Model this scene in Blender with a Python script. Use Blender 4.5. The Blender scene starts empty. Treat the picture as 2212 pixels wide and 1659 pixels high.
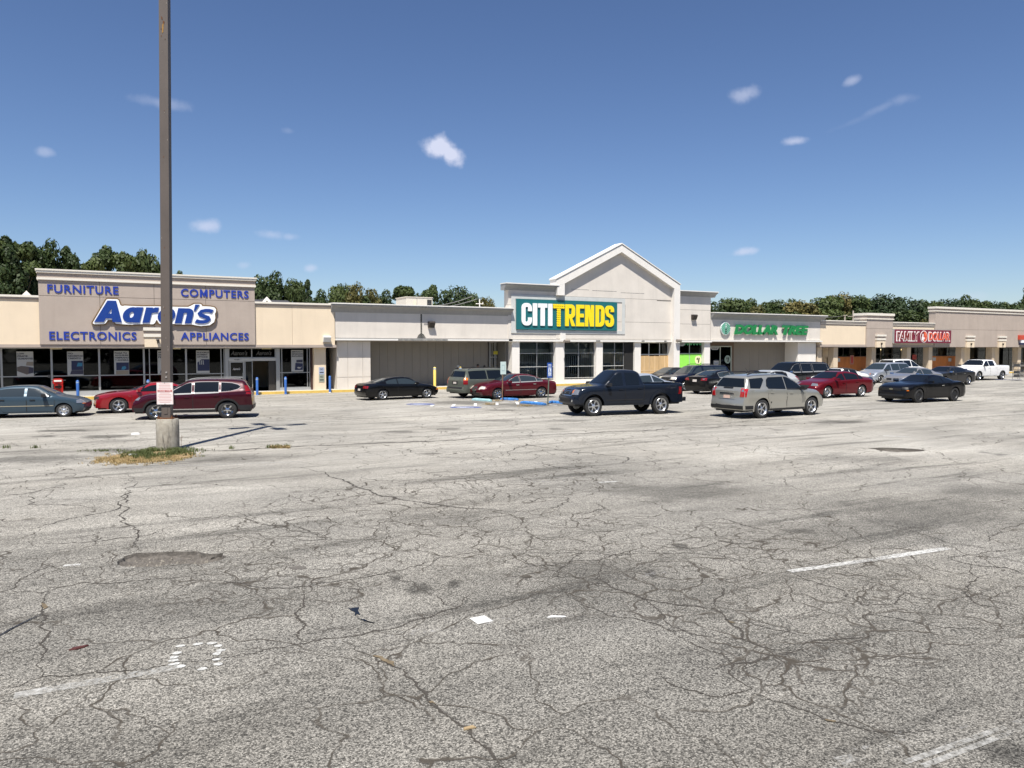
import bpy, bmesh, math, random
from math import sin, cos, pi, sqrt, atan2, radians
from mathutils import Vector, Matrix
from mathutils.bvhtree import BVHTree
from mathutils.geometry import tessellate_polygon
SC = bpy.context.scene
COL = SC.collection
# ------------------------------------------------------------------ camera, sky, sun, exposure
H = 2.85                                   # eye height above the lot
cam = bpy.data.cameras.new('camera')
co = bpy.data.objects.new('camera', cam); COL.objects.link(co)
cam.sensor_width = 36; cam.lens = 27.03; cam.clip_end = 3000
co.location = (0, 0, H)
co.rotation_euler = (radians(90 - 2.706), 0, radians(-29))
SC.camera = co
SUN_EL = radians(63.5); SUN_AZ = radians(34)  # light travels 34 degrees east of the facade normal
sd = bpy.data.lights.new('sun', 'SUN'); sd.energy = 5.0; sd.angle = radians(0.53); sd.color = (1, .955, .88)
so = bpy.data.objects.new('sun', sd); COL.objects.link(so)
travel = Vector((sin(SUN_AZ) * cos(SUN_EL), cos(SUN_AZ) * cos(SUN_EL), -sin(SUN_EL)))
so.rotation_euler = travel.to_track_quat('-Z', 'Y').to_euler(); so.location = (0, -20, 40)
SC.view_settings.view_transform = 'Standard'; SC.view_settings.look = 'None'
SC.view_settings.exposure = 0.72; SC.view_settings.gamma = 1; SC.view_settings.use_curve_mapping = False

FPX = 1661.0                               # focal length in the units the place was surveyed in
FWD = Vector((cos(radians(61)), sin(radians(61)), 0)); RGT = Vector((sin(radians(61)), -cos(radians(61)), 0))
PIT = math.atan(78.5 / FPX)
def ray(vx, vy):
    u = (vx - 1106) / FPX; v = -(vy - 829.5) / FPX
    d = FWD * (cos(PIT) + v * sin(PIT)) + RGT * u
    d.z = -sin(PIT) + v * cos(PIT)
    return d
def G(vx, vy, z=0.0):                       # survey mark -> point on the ground
    d = ray(vx, vy); t = (z - H) / d.z
    return Vector((d.x * t, d.y * t, z))
def FW(vx, vy, Y):                          # survey mark -> point on a vertical plane parallel to the shops
    d = ray(vx, vy); t = Y / d.y
    return Vector((d.x * t, Y, H + d.z * t))

world = bpy.data.worlds.new('World'); SC.world = world; world.use_nodes = True
nt = world.node_tree; nt.nodes.clear()
def nd(nt, typ, **kw):
    n = nt.nodes.new(typ)
    for k, v in kw.items():
        setattr(n, k, v)
    return n
def math_(nt, op, a, b=None, c=None, clamp=False):
    n = nt.nodes.new('ShaderNodeMath'); n.operation = op; n.use_clamp = clamp
    for i, v in enumerate((a, b, c)):
        if v is None: continue
        if isinstance(v, (int, float)): n.inputs[i].default_value = v
        else: nt.links.new(v, n.inputs[i])
    return n.outputs[0]
def build_world():
    out = nd(nt, 'ShaderNodeOutputWorld'); bg = nd(nt, 'ShaderNodeBackground')
    sky = nd(nt, 'ShaderNodeTexSky', sky_type='NISHITA', sun_disc=False)
    sky.sun_elevation = SUN_EL; sky.sun_rotation = radians(214); sky.altitude = 300
    sky.air_density = 1.0; sky.dust_density = 0.3; sky.ozone_density = 2.2
    bg.inputs['Strength'].default_value = 0.0634
    hs = nd(nt, 'ShaderNodeHueSaturation'); hs.inputs['Saturation'].default_value = 1.0
    hs.inputs['Value'].default_value = 1.0
    gm = nd(nt, 'ShaderNodeGamma'); gm.inputs['Gamma'].default_value = 1.13      # clear late-summer air: deeper, bluer than the model's
    m1 = nd(nt, 'ShaderNodeMixRGB', blend_type='MULTIPLY'); m1.inputs[0].default_value = 1; m1.inputs[2].default_value = (.1044, .1044, .1044, 1)
    m2 = nd(nt, 'ShaderNodeMixRGB', blend_type='MULTIPLY'); m2.inputs[0].default_value = 1; m2.inputs[2].default_value = (9.2, 9.55, 10.9, 1)
    nt.links.new(sky.outputs[0], m1.inputs[1]); nt.links.new(m1.outputs[0], gm.inputs[0]); nt.links.new(gm.outputs[0], m2.inputs[1]); nt.links.new(m2.outputs[0], hs.inputs['Color'])
    tc = nd(nt, 'ShaderNodeTexCoord'); D = tc.outputs['Generated']
    nz = nd(nt, 'ShaderNodeTexNoise'); nz.inputs['Scale'].default_value = 52; nz.inputs['Detail'].default_value = 5; nz.inputs['Roughness'].default_value = .52
    nt.links.new(D, nz.inputs['Vector'])
    nzc = math_(nt, 'SUBTRACT', nz.outputs['Fac'], .5)
    soft = .8
    clouds = [  # survey x, y, half width, half height, density, tilt
        (948, 317, 38, 25, 1.35, .12), (976, 335, 32, 20, 1.25, .6), (352, 222, 56, 13, .30, 0.03), (443, 488, 32, 17, .75, -.1), (588, 507, 34, 11, .42, .05),
        (624, 511, 20, 9, .36, 0), (672, 579, 19, 9, .55, -.1), (528, 573, 17, 8, .3, 0), (97, 328, 18, 10, .42, 0), (1608, 205, 34, 17, .55, -.1), (1842, 174, 20, 10, .5, -.3),
        (1716, 305, 26, 10, .75, 0), (1606, 544, 34, 10, .7, -.12), (1905, 232, 44, 8, .16, -.35), (1948, 214, 30, 11, .2, -.1), (1845, 262, 50, 7, .07, -.3),
        (1680, 662, 30, 9, .3, 0), (2090, 640, 36, 10, .25, 0), (622, 282, 16, 7, .14, 0)]
    total = None; shade = None
    for vx, vy, a, b, dens, tilt in clouds:
        c = ray(vx, vy).normalized()
        e1 = c.cross(Vector((0, 0, 1))).normalized(); e2 = e1.cross(c).normalized()
        u = e1 * cos(tilt) - e2 * sin(tilt); v = e1 * sin(tilt) + e2 * cos(tilt)
        def dot(w, s):
            n = nd(nt, 'ShaderNodeVectorMath', operation='DOT_PRODUCT'); nt.links.new(D, n.inputs[0]); n.inputs[1].default_value = w * s
            return n.outputs['Value']
        du = dot(u, FPX / a / 1.02); dv = dot(v, FPX / b / 1.02)
        r = math_(nt, 'ADD', math_(nt, 'MULTIPLY', du, du), math_(nt, 'MULTIPLY', dv, dv))
        r = math_(nt, 'SQRT', r)
        r = math_(nt, 'MULTIPLY_ADD', nzc, 1.35, r)
        m = nd(nt, 'ShaderNodeMapRange', interpolation_type='SMOOTHSTEP')
        nt.links.new(r, m.inputs['Value']); m.inputs['From Min'].default_value = 1.12; m.inputs['From Max'].default_value = .05
        m.inputs['To Min'].default_value = 0; m.inputs['To Max'].default_value = dens * (soft if dens < 1 else 1)
        fr = math_(nt, 'GREATER_THAN', dot(c, 1), .8)
        al = math_(nt, 'MULTIPLY', m.outputs[0], fr)
        total = al if total is None else math_(nt, 'MAXIMUM', total, al)
    total = math_(nt, 'MINIMUM', total, .93)
    mx = nd(nt, 'ShaderNodeMixRGB'); nt.links.new(total, mx.inputs[0]); nt.links.new(hs.outputs[0], mx.inputs[1])
    mx.inputs[2].default_value = (6.9, 7.3, 9.0, 1)
    nt.links.new(mx.outputs[0], bg.inputs[0]); nt.links.new(bg.outputs[0], out.inputs[0])
build_world()

# ------------------------------------------------------------------ helpers
ORG = {}
def empty(name, loc, label=None, cat=None, group=None, rz=0):
    o = bpy.data.objects.new(name, None); COL.objects.link(o); o.location = loc; o.rotation_euler = (0, 0, rz)
    o.empty_display_size = .3
    tag(o, label, cat, group); ORG[o.name] = Vector(loc)
    return o
def tag(o, label=None, cat=None, group=None, kind=None):
    if label: o['label'] = label
    if cat: o['category'] = cat
    if group: o['group'] = group
    if kind: o['kind'] = kind
    return o
def link(name, me, mat=None, parent=None, smooth=False, local=False, loc=None):
    if mat is not None and not me.materials: me.materials.append(mat)
    if smooth: me.shade_smooth()
    o = bpy.data.objects.new(name, me); COL.objects.link(o)
    po = Vector((0, 0, 0))
    if parent is not None:
        o.parent = parent
        if not local: po = ORG.get(parent.name, Vector())
    if loc is not None:
        o.location = Vector(loc) - po if not local else Vector(loc)
        ORG[o.name] = Vector(loc)
    else:
        if not local and parent is not None:
            me.transform(Matrix.Translation(-po))
        ORG[o.name] = po if not local else Vector()
    return o
class MB:
    def __init__(s): s.v = []; s.f = []
    def add(s, vs, fs):
        b = len(s.v); s.v += [tuple(v) for v in vs]; s.f += [tuple(i + b for i in f) for f in fs]; return s
    def box(s, x0, x1, y0, y1, z0, z1):
        return s.add([(x0,y0,z0),(x1,y0,z0),(x1,y1,z0),(x0,y1,z0),(x0,y0,z1),(x1,y0,z1),(x1,y1,z1),(x0,y1,z1)],
              [(3,2,1,0),(4,5,6,7),(0,1,5,4),(1,2,6,5),(2,3,7,6),(3,0,4,7)])
    def prism_xz(s, poly, y0, y1):            # polygon in XZ counter-clockwise seen from -Y, extruded y0..y1
        n = len(poly)
        vs = [(x, y0, z) for x, z in poly] + [(x, y1, z) for x, z in poly]
        return s.add(vs, [tuple(range(n)), tuple(range(2*n-1, n-1, -1))] + [((i+1) % n, i, n+i, n+(i+1) % n) for i in range(n)])
    def prism_yz(s, poly, x0, x1):            # polygon in YZ extruded along X (cornices)
        n = len(poly)
        vs = [(x0, y, z) for y, z in poly] + [(x1, y, z) for y, z in poly]
        return s.add(vs, [tuple(range(n-1, -1, -1)), tuple(range(n, 2*n))] + [(i, (i+1) % n, n+(i+1) % n, n+i) for i in range(n)])
    def tube(s, p0, p1, r0, r1=None, n=12, cap=True):
        r1 = r0 if r1 is None else r1
        p0 = Vector(p0); p1 = Vector(p1); d = (p1 - p0).normalized()
        a = d.cross(Vector((0, 0, 1)) if abs(d.z) < .9 else Vector((1, 0, 0))).normalized(); b = a.cross(d)
        vs = [];
        for p, r in ((p0, r0), (p1, r1)):
            for i in range(n):
                t = 2*pi*i/n; vs.append(p + a*cos(t)*r + b*sin(t)*r)
        fs = [(i, (i+1) % n, n+(i+1) % n, n+i) for i in range(n)]
        if cap: fs += [tuple(range(n-1, -1, -1)), tuple(range(n, 2*n))]
        return s.add(vs, fs)
    def path(s, pts, r, n=8):
        for a, b in zip(pts, pts[1:]): s.tube(a, b, r, r, n)
        return s
    def lathe(s, prof, c=(0, 0, 0), n=24, axis='Z'):
        vs = []; fs = []; m = len(prof)
        for i in range(n):
            t = 2*pi*i/n
            for r, h in prof:
                if axis == 'Z': vs.append((c[0]+r*cos(t), c[1]+r*sin(t), c[2]+h))
                else: vs.append((c[0]+r*cos(t), c[1]+h, c[2]+r*sin(t)))
        for i in range(n):
            j = (i+1) % n
            for k in range(m-1): fs.append((i*m+k, j*m+k, j*m+k+1, i*m+k+1))
        return s.add(vs, fs)
    def mesh(s, name='m'):
        me = bpy.data.meshes.new(name); me.from_pydata(s.v, [], s.f); me.validate(); me.update()
        bm = bmesh.new(); bm.from_mesh(me); bmesh.ops.recalc_face_normals(bm, faces=bm.faces); bm.to_mesh(me); bm.free()
        return me
    def build(s, name, mat, parent=None, smooth=False, local=False, loc=None, ang=None):
        me = s.mesh(name)
        o = link(name, me, mat, parent, smooth, local, loc)
        if smooth and ang: me.set_sharp_from_angle(angle=radians(ang))
        return o
def holed(outer, holes, z, name):             # flat sheet with real openings
    polys = [[Vector((x, y, 0)) for x, y in outer]] + [[Vector((x, y, 0)) for x, y in h] for h in holes]
    tris = tessellate_polygon(polys)
    pts = [p for pl in polys for p in pl]
    me = bpy.data.meshes.new(name); me.from_pydata([(p.x, p.y, z) for p in pts], [], [tuple(t) for t in tris]); me.update()
    bm = bmesh.new(); bm.from_mesh(me)
    for f in bm.faces:
        if f.normal.z < 0: f.normal_flip()
    bm.to_mesh(me); bm.free()
    return me

# ------------------------------------------------------------------ materials
MATS = {}
def principled(name):
    m = bpy.data.materials.new(name); m.use_nodes = True
    return m, m.node_tree, m.node_tree.nodes['Principled BSDF']
def mat(name, col, rough=.7, metal=0, var=0.0, vscale=6, bump=0, bscale=40, coat=0, spec=None, emis=None, detail=5, stretch=None):
    if name in MATS: return MATS[name]
    m, t, b = principled(name); L = t.links
    b.inputs['Base Color'].default_value = (*col, 1); b.inputs['Roughness'].default_value = rough; b.inputs['Metallic'].default_value = metal
    if coat: b.inputs['Coat Weight'].default_value = coat; b.inputs['Coat Roughness'].default_value = .06
    if spec is not None: b.inputs['Specular IOR Level'].default_value = spec
    if emis: b.inputs['Emission Color'].default_value = (*emis[0], 1); b.inputs['Emission Strength'].default_value = emis[1]
    if var or bump:
        g = nd(t, 'ShaderNodeNewGeometry'); vec = g.outputs['Position']
        if stretch:
            mp = nd(t, 'ShaderNodeMapping'); mp.inputs['Scale'].default_value = stretch; L.new(vec, mp.inputs[0]); vec = mp.outputs[0]
    if var:
        n = nd(t, 'ShaderNodeTexNoise'); n.inputs['Scale'].default_value = vscale; n.inputs['Detail'].default_value = detail; n.inputs['Roughness'].default_value = .65
        L.new(vec, n.inputs['Vector'])
        mr = nd(t, 'ShaderNodeMapRange'); L.new(n.outputs['Fac'], mr.inputs['Value'])
        mr.inputs['From Min'].default_value = .25; mr.inputs['From Max'].default_value = .75
        mr.inputs['To Min'].default_value = 1 - var; mr.inputs['To Max'].default_value = 1 + var
        mx = nd(t, 'ShaderNodeMixRGB', blend_type='MULTIPLY'); mx.inputs[0].default_value = 1; mx.inputs[1].default_value = (*col, 1)
        L.new(mr.outputs[0], mx.inputs[2]); L.new(mx.outputs[0], b.inputs['Base Color'])
    if bump:
        n2 = nd(t, 'ShaderNodeTexNoise'); n2.inputs['Scale'].default_value = bscale; n2.inputs['Detail'].default_value = 3; L.new(vec, n2.inputs['Vector'])
        bp = nd(t, 'ShaderNodeBump'); bp.inputs['Strength'].default_value = bump; bp.inputs['Distance'].default_value = .01
        L.new(n2.outputs['Fac'], bp.inputs['Height']); L.new(bp.outputs[0], b.inputs['Normal'])
    MATS[name] = m
    return m
def stucco(name, col, dirt=.10, streak=.12):
    """painted render: fine grain, slow blotches and faint rain streaks"""
    if name in MATS: return MATS[name]
    m, t, b = principled(name); L = t.links
    b.inputs['Roughness'].default_value = .88; b.inputs['Specular IOR Level'].default_value = .25
    g = nd(t, 'ShaderNodeNewGeometry')
    def nz(scale, det, st=(1, 1, 1)):
        mp = nd(t, 'ShaderNodeMapping'); mp.inputs['Scale'].default_value = st; L.new(g.outputs['Position'], mp.inputs[0])
        n = nd(t, 'ShaderNodeTexNoise'); n.inputs['Scale'].default_value = scale; n.inputs['Detail'].default_value = det; n.inputs['Roughness'].default_value = .6
        L.new(mp.outputs[0], n.inputs['Vector']); return n.outputs['Fac']
    def mr(v, a, c, lo, hi):
        r = nd(t, 'ShaderNodeMapRange'); L.new(v, r.inputs['Value'])
        for k, x in zip(('From Min', 'From Max', 'To Min', 'To Max'), (a, c, lo, hi)): r.inputs[k].default_value = x
        return r.outputs[0]
    a = mr(nz(.9, 6), .35, .7, 1, 1 - dirt); c = mr(nz(1.0, 5, (1.9, 1.9, .2)), .5, .78, 1, 1 - streak)
    d = mr(nz(30, 3), .3, .7, 1.02, .98)
    f = math_(t, 'MULTIPLY', math_(t, 'MULTIPLY', a, c), d)
    mx = nd(t, 'ShaderNodeMixRGB', blend_type='MULTIPLY'); mx.inputs[0].default_value = 1; mx.inputs[1].default_value = (*col, 1)
    L.new(f, mx.inputs[2]); L.new(mx.outputs[0], b.inputs['Base Color'])
    bp = nd(t, 'ShaderNodeBump'); bp.inputs['Strength'].default_value = .35; bp.inputs['Distance'].default_value = .008
    L.new(nz(45, 4), bp.inputs['Height']); L.new(bp.outputs[0], b.inputs['Normal'])
    MATS[name] = m; return m
def glass(name, tint=(.5, .52, .52), trans=.8, rough=.02):
    """shop window: tinted see-through pane with a mirror coat that strengthens at glancing angles"""
    if name in MATS: return MATS[name]
    m = bpy.data.materials.new(name); m.use_nodes = True; t = m.node_tree; t.nodes.clear(); L = t.links
    o = nd(t, 'ShaderNodeOutputMaterial'); tr = nd(t, 'ShaderNodeBsdfTransparent'); tr.inputs[0].default_value = (*[c * trans for c in tint], 1)
    gl = nd(t, 'ShaderNodeBsdfGlossy'); gl.inputs['Roughness'].default_value = rough; gl.inputs[0].default_value = (.85, .9, .92, 1)
    fr = nd(t, 'ShaderNodeFresnel'); fr.inputs[0].default_value = 1.5
    mx = nd(t, 'ShaderNodeMixShader'); L.new(fr.outputs[0], mx.inputs[0]); L.new(tr.outputs[0], mx.inputs[1]); L.new(gl.outputs[0], mx.inputs[2])
    L.new(mx.outputs[0], o.inputs[0]); MATS[name] = m; return m
def worn(name, col, cover=.5, scale=14, soft=.12, rough=.8, big=.9):
    """paint or stain worn through to whatever lies beneath"""
    if name in MATS: return MATS[name]
    m = bpy.data.materials.new(name); m.use_nodes = True; t = m.node_tree; L = t.links
    b = t.nodes['Principled BSDF']; b.inputs['Base Color'].default_value = (*col, 1); b.inputs['Roughness'].default_value = rough
    g = nd(t, 'ShaderNodeNewGeometry')
    n = nd(t, 'ShaderNodeTexNoise'); n.inputs['Scale'].default_value = scale; n.inputs['Detail'].default_value = 8; n.inputs['Roughness'].default_value = .75; L.new(g.outputs['Position'], n.inputs['Vector'])
    n2 = nd(t, 'ShaderNodeTexNoise'); n2.inputs['Scale'].default_value = big; n2.inputs['Detail'].default_value = 3; L.new(g.outputs['Position'], n2.inputs['Vector'])
    s = math_(t, 'ADD', math_(t, 'MULTIPLY', n.outputs['Fac'], .7), math_(t, 'MULTIPLY', n2.outputs['Fac'], .3))
    r = nd(t, 'ShaderNodeMapRange'); L.new(s, r.inputs['Value'])
    c0 = .5 + (.5 - cover) * .42
    r.inputs['From Min'].default_value = c0 - soft; r.inputs['From Max'].default_value = c0 + soft
    L.new(r.outputs[0], b.inputs['Alpha']); MATS[name] = m; return m

_A = lambda x, y, rx, ry, k: (x*.5038, 822.9+y*.5038, rx*.5038, ry*.5038, k)
_B = lambda x, y, rx, ry, k: (1106+x*.5038, 822.9+y*.5038, rx*.5038, ry*.5038, k)
_C = lambda x, y, rx, ry, k: ((1500+x*.36166)*.5486, (1530+y*.36166)*.5486, rx*.1984, ry*.1984, k)
WASH = [_A(1800, 893, 80, 28, .45), _A(1945, 868, 36, 11, .4), _A(1700, 845, 24, 8, .45), _A(300, 213, 140, 6, .35), _A(195, 237, 70, 5, .3), _A(450, 238, 120, 10, .4), _A(150, 335, 260, 24, .58), _A(520, 300, 200, 14, .6), _A(1000, 330, 300, 24, .66),
        _B(1240, 643, 95, 10, .5), _B(720, 710, 42, 9, .5), _B(600, 830, 24, 6, .45), _B(1400, 175, 140, 7, .5), _A(1870, 312, 70, 5, .5), _B(2150, 1600, 190, 70, .48), _A(1950, 590, 260, 50, .75), _B(700, 470, 380, 40, .66), _B(1750, 560, 520, 60, .68), _B(1500, 330, 260, 20, .72), _B(2000, 470, 260, 30, .68),
        _B(1500, 640, 400, 60, .76), _A(1500, 760, 220, 40, 1.12), _A(1050, 480, 300, 60, 1.08), _C(900, 150, 520, 26, .52), _C(1600, 178, 480, 28, .5), _C(1300, 235, 240, 10, .5), _C(150, 470, 240, 16, .5), _C(700, 440, 180, 18, .55), _C(1250, 350, 300, 12, .6), _C(2000, 350, 260, 14, .6), _C(1900, 440, 120, 16, .6),
        _A(2000, 870, 260, 90, .82), _B(300, 800, 300, 60, .80), _A(700, 1000, 500, 80, .92), _B(450, 880, 620, 150, .84), _A(900, 600, 420, 70, 1.06)]
ALLIG = [(760, 1110, 330, 90), (1200, 1160, 260, 80), (1400, 1250, 340, 90), (1900, 1290, 330, 70), (1600, 1180, 260, 60), (1750, 1420, 250, 100), (1100, 1040, 300, 40), (600, 1260, 300, 60)]
def asphalt():
    m, t, b = principled('asphalt'); L = t.links
    b.inputs['Roughness'].default_value = .93; b.inputs['Specular IOR Level'].default_value = .2
    g = nd(t, 'ShaderNodeNewGeometry'); P = g.outputs['Position']
    def mp(st, rot=0, loc=(0, 0, 0)):
        n = nd(t, 'ShaderNodeMapping'); n.inputs['Scale'].default_value = st; n.inputs['Rotation'].default_value = (0, 0, rot); n.inputs['Location'].default_value = loc
        L.new(P, n.inputs[0]); return n.outputs[0]
    def nz(vec, scale, det=4, ro=.6, dist=0):
        n = nd(t, 'ShaderNodeTexNoise'); n.inputs['Scale'].default_value = scale; n.inputs['Detail'].default_value = det; n.inputs['Roughness'].default_value = ro; n.inputs['Distortion'].default_value = dist
        L.new(vec, n.inputs['Vector']); return n
    def mr(v, a, c, lo, hi, sm=False):
        r = nd(t, 'ShaderNodeMapRange', interpolation_type='SMOOTHSTEP' if sm else 'LINEAR'); L.new(v, r.inputs['Value'])
        for k, x in zip(('From Min', 'From Max', 'To Min', 'To Max'), (a, c, lo, hi)): r.inputs[k].default_value = x
        return r.outputs[0]
    mul = lambda a, c: math_(t, 'MULTIPLY', a, c)
    # aggregate: pale stones in dark binder, two sizes
    vo = nd(t, 'ShaderNodeTexVoronoi'); vo.inputs['Scale'].default_value = 78; L.new(P, vo.inputs['Vector'])
    sp = nd(t, 'ShaderNodeSeparateColor'); L.new(vo.outputs['Color'], sp.inputs[0])
    st1 = mr(sp.outputs[0], .1, .95, .34, 1.78)
    st1 = mul(st1, mr(vo.outputs['Distance'], .25, .75, 1.06, .62))
    st2 = mr(nz(P, 58, 4, .8).outputs['Fac'], .32, .68, .70, 1.30)
    st3 = mr(nz(P, 7, 6, .75).outputs['Fac'], .3, .7, .92, 1.08)
    # wear: slow blotches and drive-lane streaks along the shops
    w1 = mr(nz(P, .11, 5, .55).outputs['Fac'], .36, .66, .80, 1.14)
    w2 = mr(nz(mp((.28, 1.2, 1), .06), .8, 7, .7).outputs['Fac'], .34, .66, .74, 1.14)
    w3 = mr(nz(mp((.10, .9, 1), -.05, (30, 3, 0)), 1.6, 6, .7).outputs['Fac'], .52, .68, 1.03, .58, True)
    # darker towards the viewpoint: wear, plus viewing-angle brightness put into the colour
    sx = nd(t, 'ShaderNodeSeparateXYZ'); L.new(P, sx.inputs[0])
    near = mr(math_(t, 'ADD', sx.outputs[1], mul(sx.outputs[0], .42)), 5, 22, .68, 1.15, True)
    grain_fade = mr(math_(t, 'ADD', sx.outputs[1], mul(sx.outputs[0], .42)), 9, 26, 1, .42, True)   # grain contrast fades with distance from the viewpoint
    grain = math_(t, 'ADD', mul(math_(t, 'SUBTRACT', mul(mul(st1, st2), st3), 1.0), grain_fade), 1.0)
    wsh = None
    wn = math_(t, 'MULTIPLY', math_(t, 'SUBTRACT', nz(P, 1.1, 6, .7).outputs['Fac'], .5), 2.4)
    for (vx, vy, rx, ry, k) in WASH:
        c = G(vx, vy); dist = c.dot(FWD); la = rx/FPX*dist; fo_ = abs(G(vx, vy-ry/2)[0]-G(vx, vy+ry/2)[0])+abs(G(vx, vy-ry/2)[1]-G(vx, vy+ry/2)[1]); fo_ = max(.25, fo_/1.3)
        m_ = nd(t, 'ShaderNodeMapping', vector_type='TEXTURE'); m_.inputs['Location'].default_value = (c.x, c.y, 0); m_.inputs['Rotation'].default_value = (0, 0, radians(-29)); m_.inputs['Scale'].default_value = (la, fo_, 1); L.new(P, m_.inputs[0])
        ln = nd(t, 'ShaderNodeVectorMath', operation='LENGTH'); L.new(m_.outputs[0], ln.inputs[0])
        v = mr(math_(t, 'ADD', ln.outputs['Value'], wn), .35, 1.15, k, 1, True)
        wsh = v if wsh is None else mul(wsh, v)
    f = mul(mul(grain, wsh), mul(mul(w1, w2), mul(w3, near)))
    # cracks
    di = nz(P, .9, 3, .55)
    dv = nd(t, 'ShaderNodeVectorMath', operation='MULTIPLY_ADD'); L.new(di.outputs['Color'], dv.inputs[0]); dv.inputs[1].default_value = (1.3, 1.3, 0); L.new(P, dv.inputs[2])
    di2 = nz(P, 7, 3, .5)
    dv2 = nd(t, 'ShaderNodeVectorMath', operation='MULTIPLY_ADD'); L.new(di2.outputs['Color'], dv2.inputs[0]); dv2.inputs[1].default_value = (.07, .07, 0); L.new(dv.outputs[0], dv2.inputs[2])
    fl = nd(t, 'ShaderNodeVectorMath', operation='MULTIPLY'); L.new(dv2.outputs[0], fl.inputs[0]); fl.inputs[1].default_value = (1, 1, 0)
    def crack(scale, width, mask):
        v = nd(t, 'ShaderNodeTexVoronoi', feature='DISTANCE_TO_EDGE', voronoi_dimensions='2D'); v.inputs['Scale'].default_value = scale; L.new(fl.outputs[0], v.inputs['Vector'])
        line = mr(v.outputs['Distance'], width * scale * .35, width * scale, 1, 0)
        return mul(line, mask)
    zone = None
    for (vx, vy, rx, ry) in ALLIG:
        c = G(vx, vy); dist = c.dot(FWD); m_ = nd(t, 'ShaderNodeMapping', vector_type='TEXTURE'); m_.inputs['Location'].default_value = (c.x, c.y, 0); m_.inputs['Rotation'].default_value = (0, 0, radians(-29))
        m_.inputs['Scale'].default_value = (rx/FPX*dist, (G(vx, vy-ry)-G(vx, vy+ry)).length/2, 1); L.new(P, m_.inputs[0]); ln = nd(t, 'ShaderNodeVectorMath', operation='LENGTH'); L.new(m_.outputs[0], ln.inputs[0])
        v = mr(math_(t, 'ADD', ln.outputs['Value'], math_(t, 'MULTIPLY', math_(t, 'SUBTRACT', nz(P, .8, 4).outputs['Fac'], .5), 1.6)), .7, 1.1, 1, 0, True)
        zone = v if zone is None else math_(t, 'MAXIMUM', zone, v)
    c1 = crack(.36, .019, mr(nz(P, .35, 3).outputs['Fac'], .40, .50, .08, 1.0))
    c2 = crack(1.05, .015, mr(nz(mp((1, 1, 1), 0, (11, 5, 0)), .17, 3).outputs['Fac'], .45, .53, 0, .95))
    c2 = math_(t, 'MAXIMUM', c2, crack(1.35, .021, mul(zone, .95)))
    c3 = crack(2.1, .012, mr(nz(mp((1, 1, 1), 0, (3, 25, 0)), .16, 3).outputs['Fac'], .53, .60, 0, .75))
    c3 = math_(t, 'MAXIMUM', c3, crack(2.6, .013, mul(zone, .7)))
    ck = math_(t, 'MAXIMUM', math_(t, 'MAXIMUM', c1, c2), c3)
    ck = mul(ck, mr(nz(P, 2.2, 3).outputs['Fac'], .36, .50, .45, 1))
    # colour
    tint = nd(t, 'ShaderNodeMixRGB'); L.new(nz(P, .25, 4).outputs['Fac'], tint.inputs[0])
    tint.inputs[1].default_value = (.286, .276, .252, 1); tint.inputs[2].default_value = (.318, .297, .256, 1)
    base = nd(t, 'ShaderNodeMixRGB', blend_type='MULTIPLY'); base.inputs[0].default_value = 1; L.new(tint.outputs[0], base.inputs[1]); L.new(f, base.inputs[2])
    cm = nd(t, 'ShaderNodeMixRGB'); L.new(ck, cm.inputs[0]); L.new(base.outputs[0], cm.inputs[1]); cm.inputs[2].default_value = (.058, .050, .040, 1)
    # oil spots
    os_ = mr(nz(P, .55, 3, .5).outputs['Fac'], .69, .76, 0, .6, True)
    om = nd(t, 'ShaderNodeMixRGB'); L.new(os_, om.inputs[0]); L.new(cm.outputs[0], om.inputs[1]); om.inputs[2].default_value = (.07, .066, .062, 1)
    L.new(om.outputs[0], b.inputs['Base Color'])
    bp = nd(t, 'ShaderNodeBump'); bp.inputs['Strength'].default_value = .55; bp.inputs['Distance'].default_value = .012
    hgt = math_(t, 'SUBTRACT', math_(t, 'MULTIPLY', st1, .6), math_(t, 'MULTIPLY', ck, 2.0))
    L.new(hgt, bp.inputs['Height']); L.new(bp.outputs[0], b.inputs['Normal'])
    MATS['asphalt'] = m; return m
def paint(name, col, metal=.35, rough=.32):
    m = mat(name, tuple(v*.62 for v in col) if max(col) < .3 else col, .30, metal*(.5 if max(col) < .3 else 1.1), coat=.45 if max(col) < .3 else .9, spec=.2 if max(col) < .3 else .5)
    return m
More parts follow.
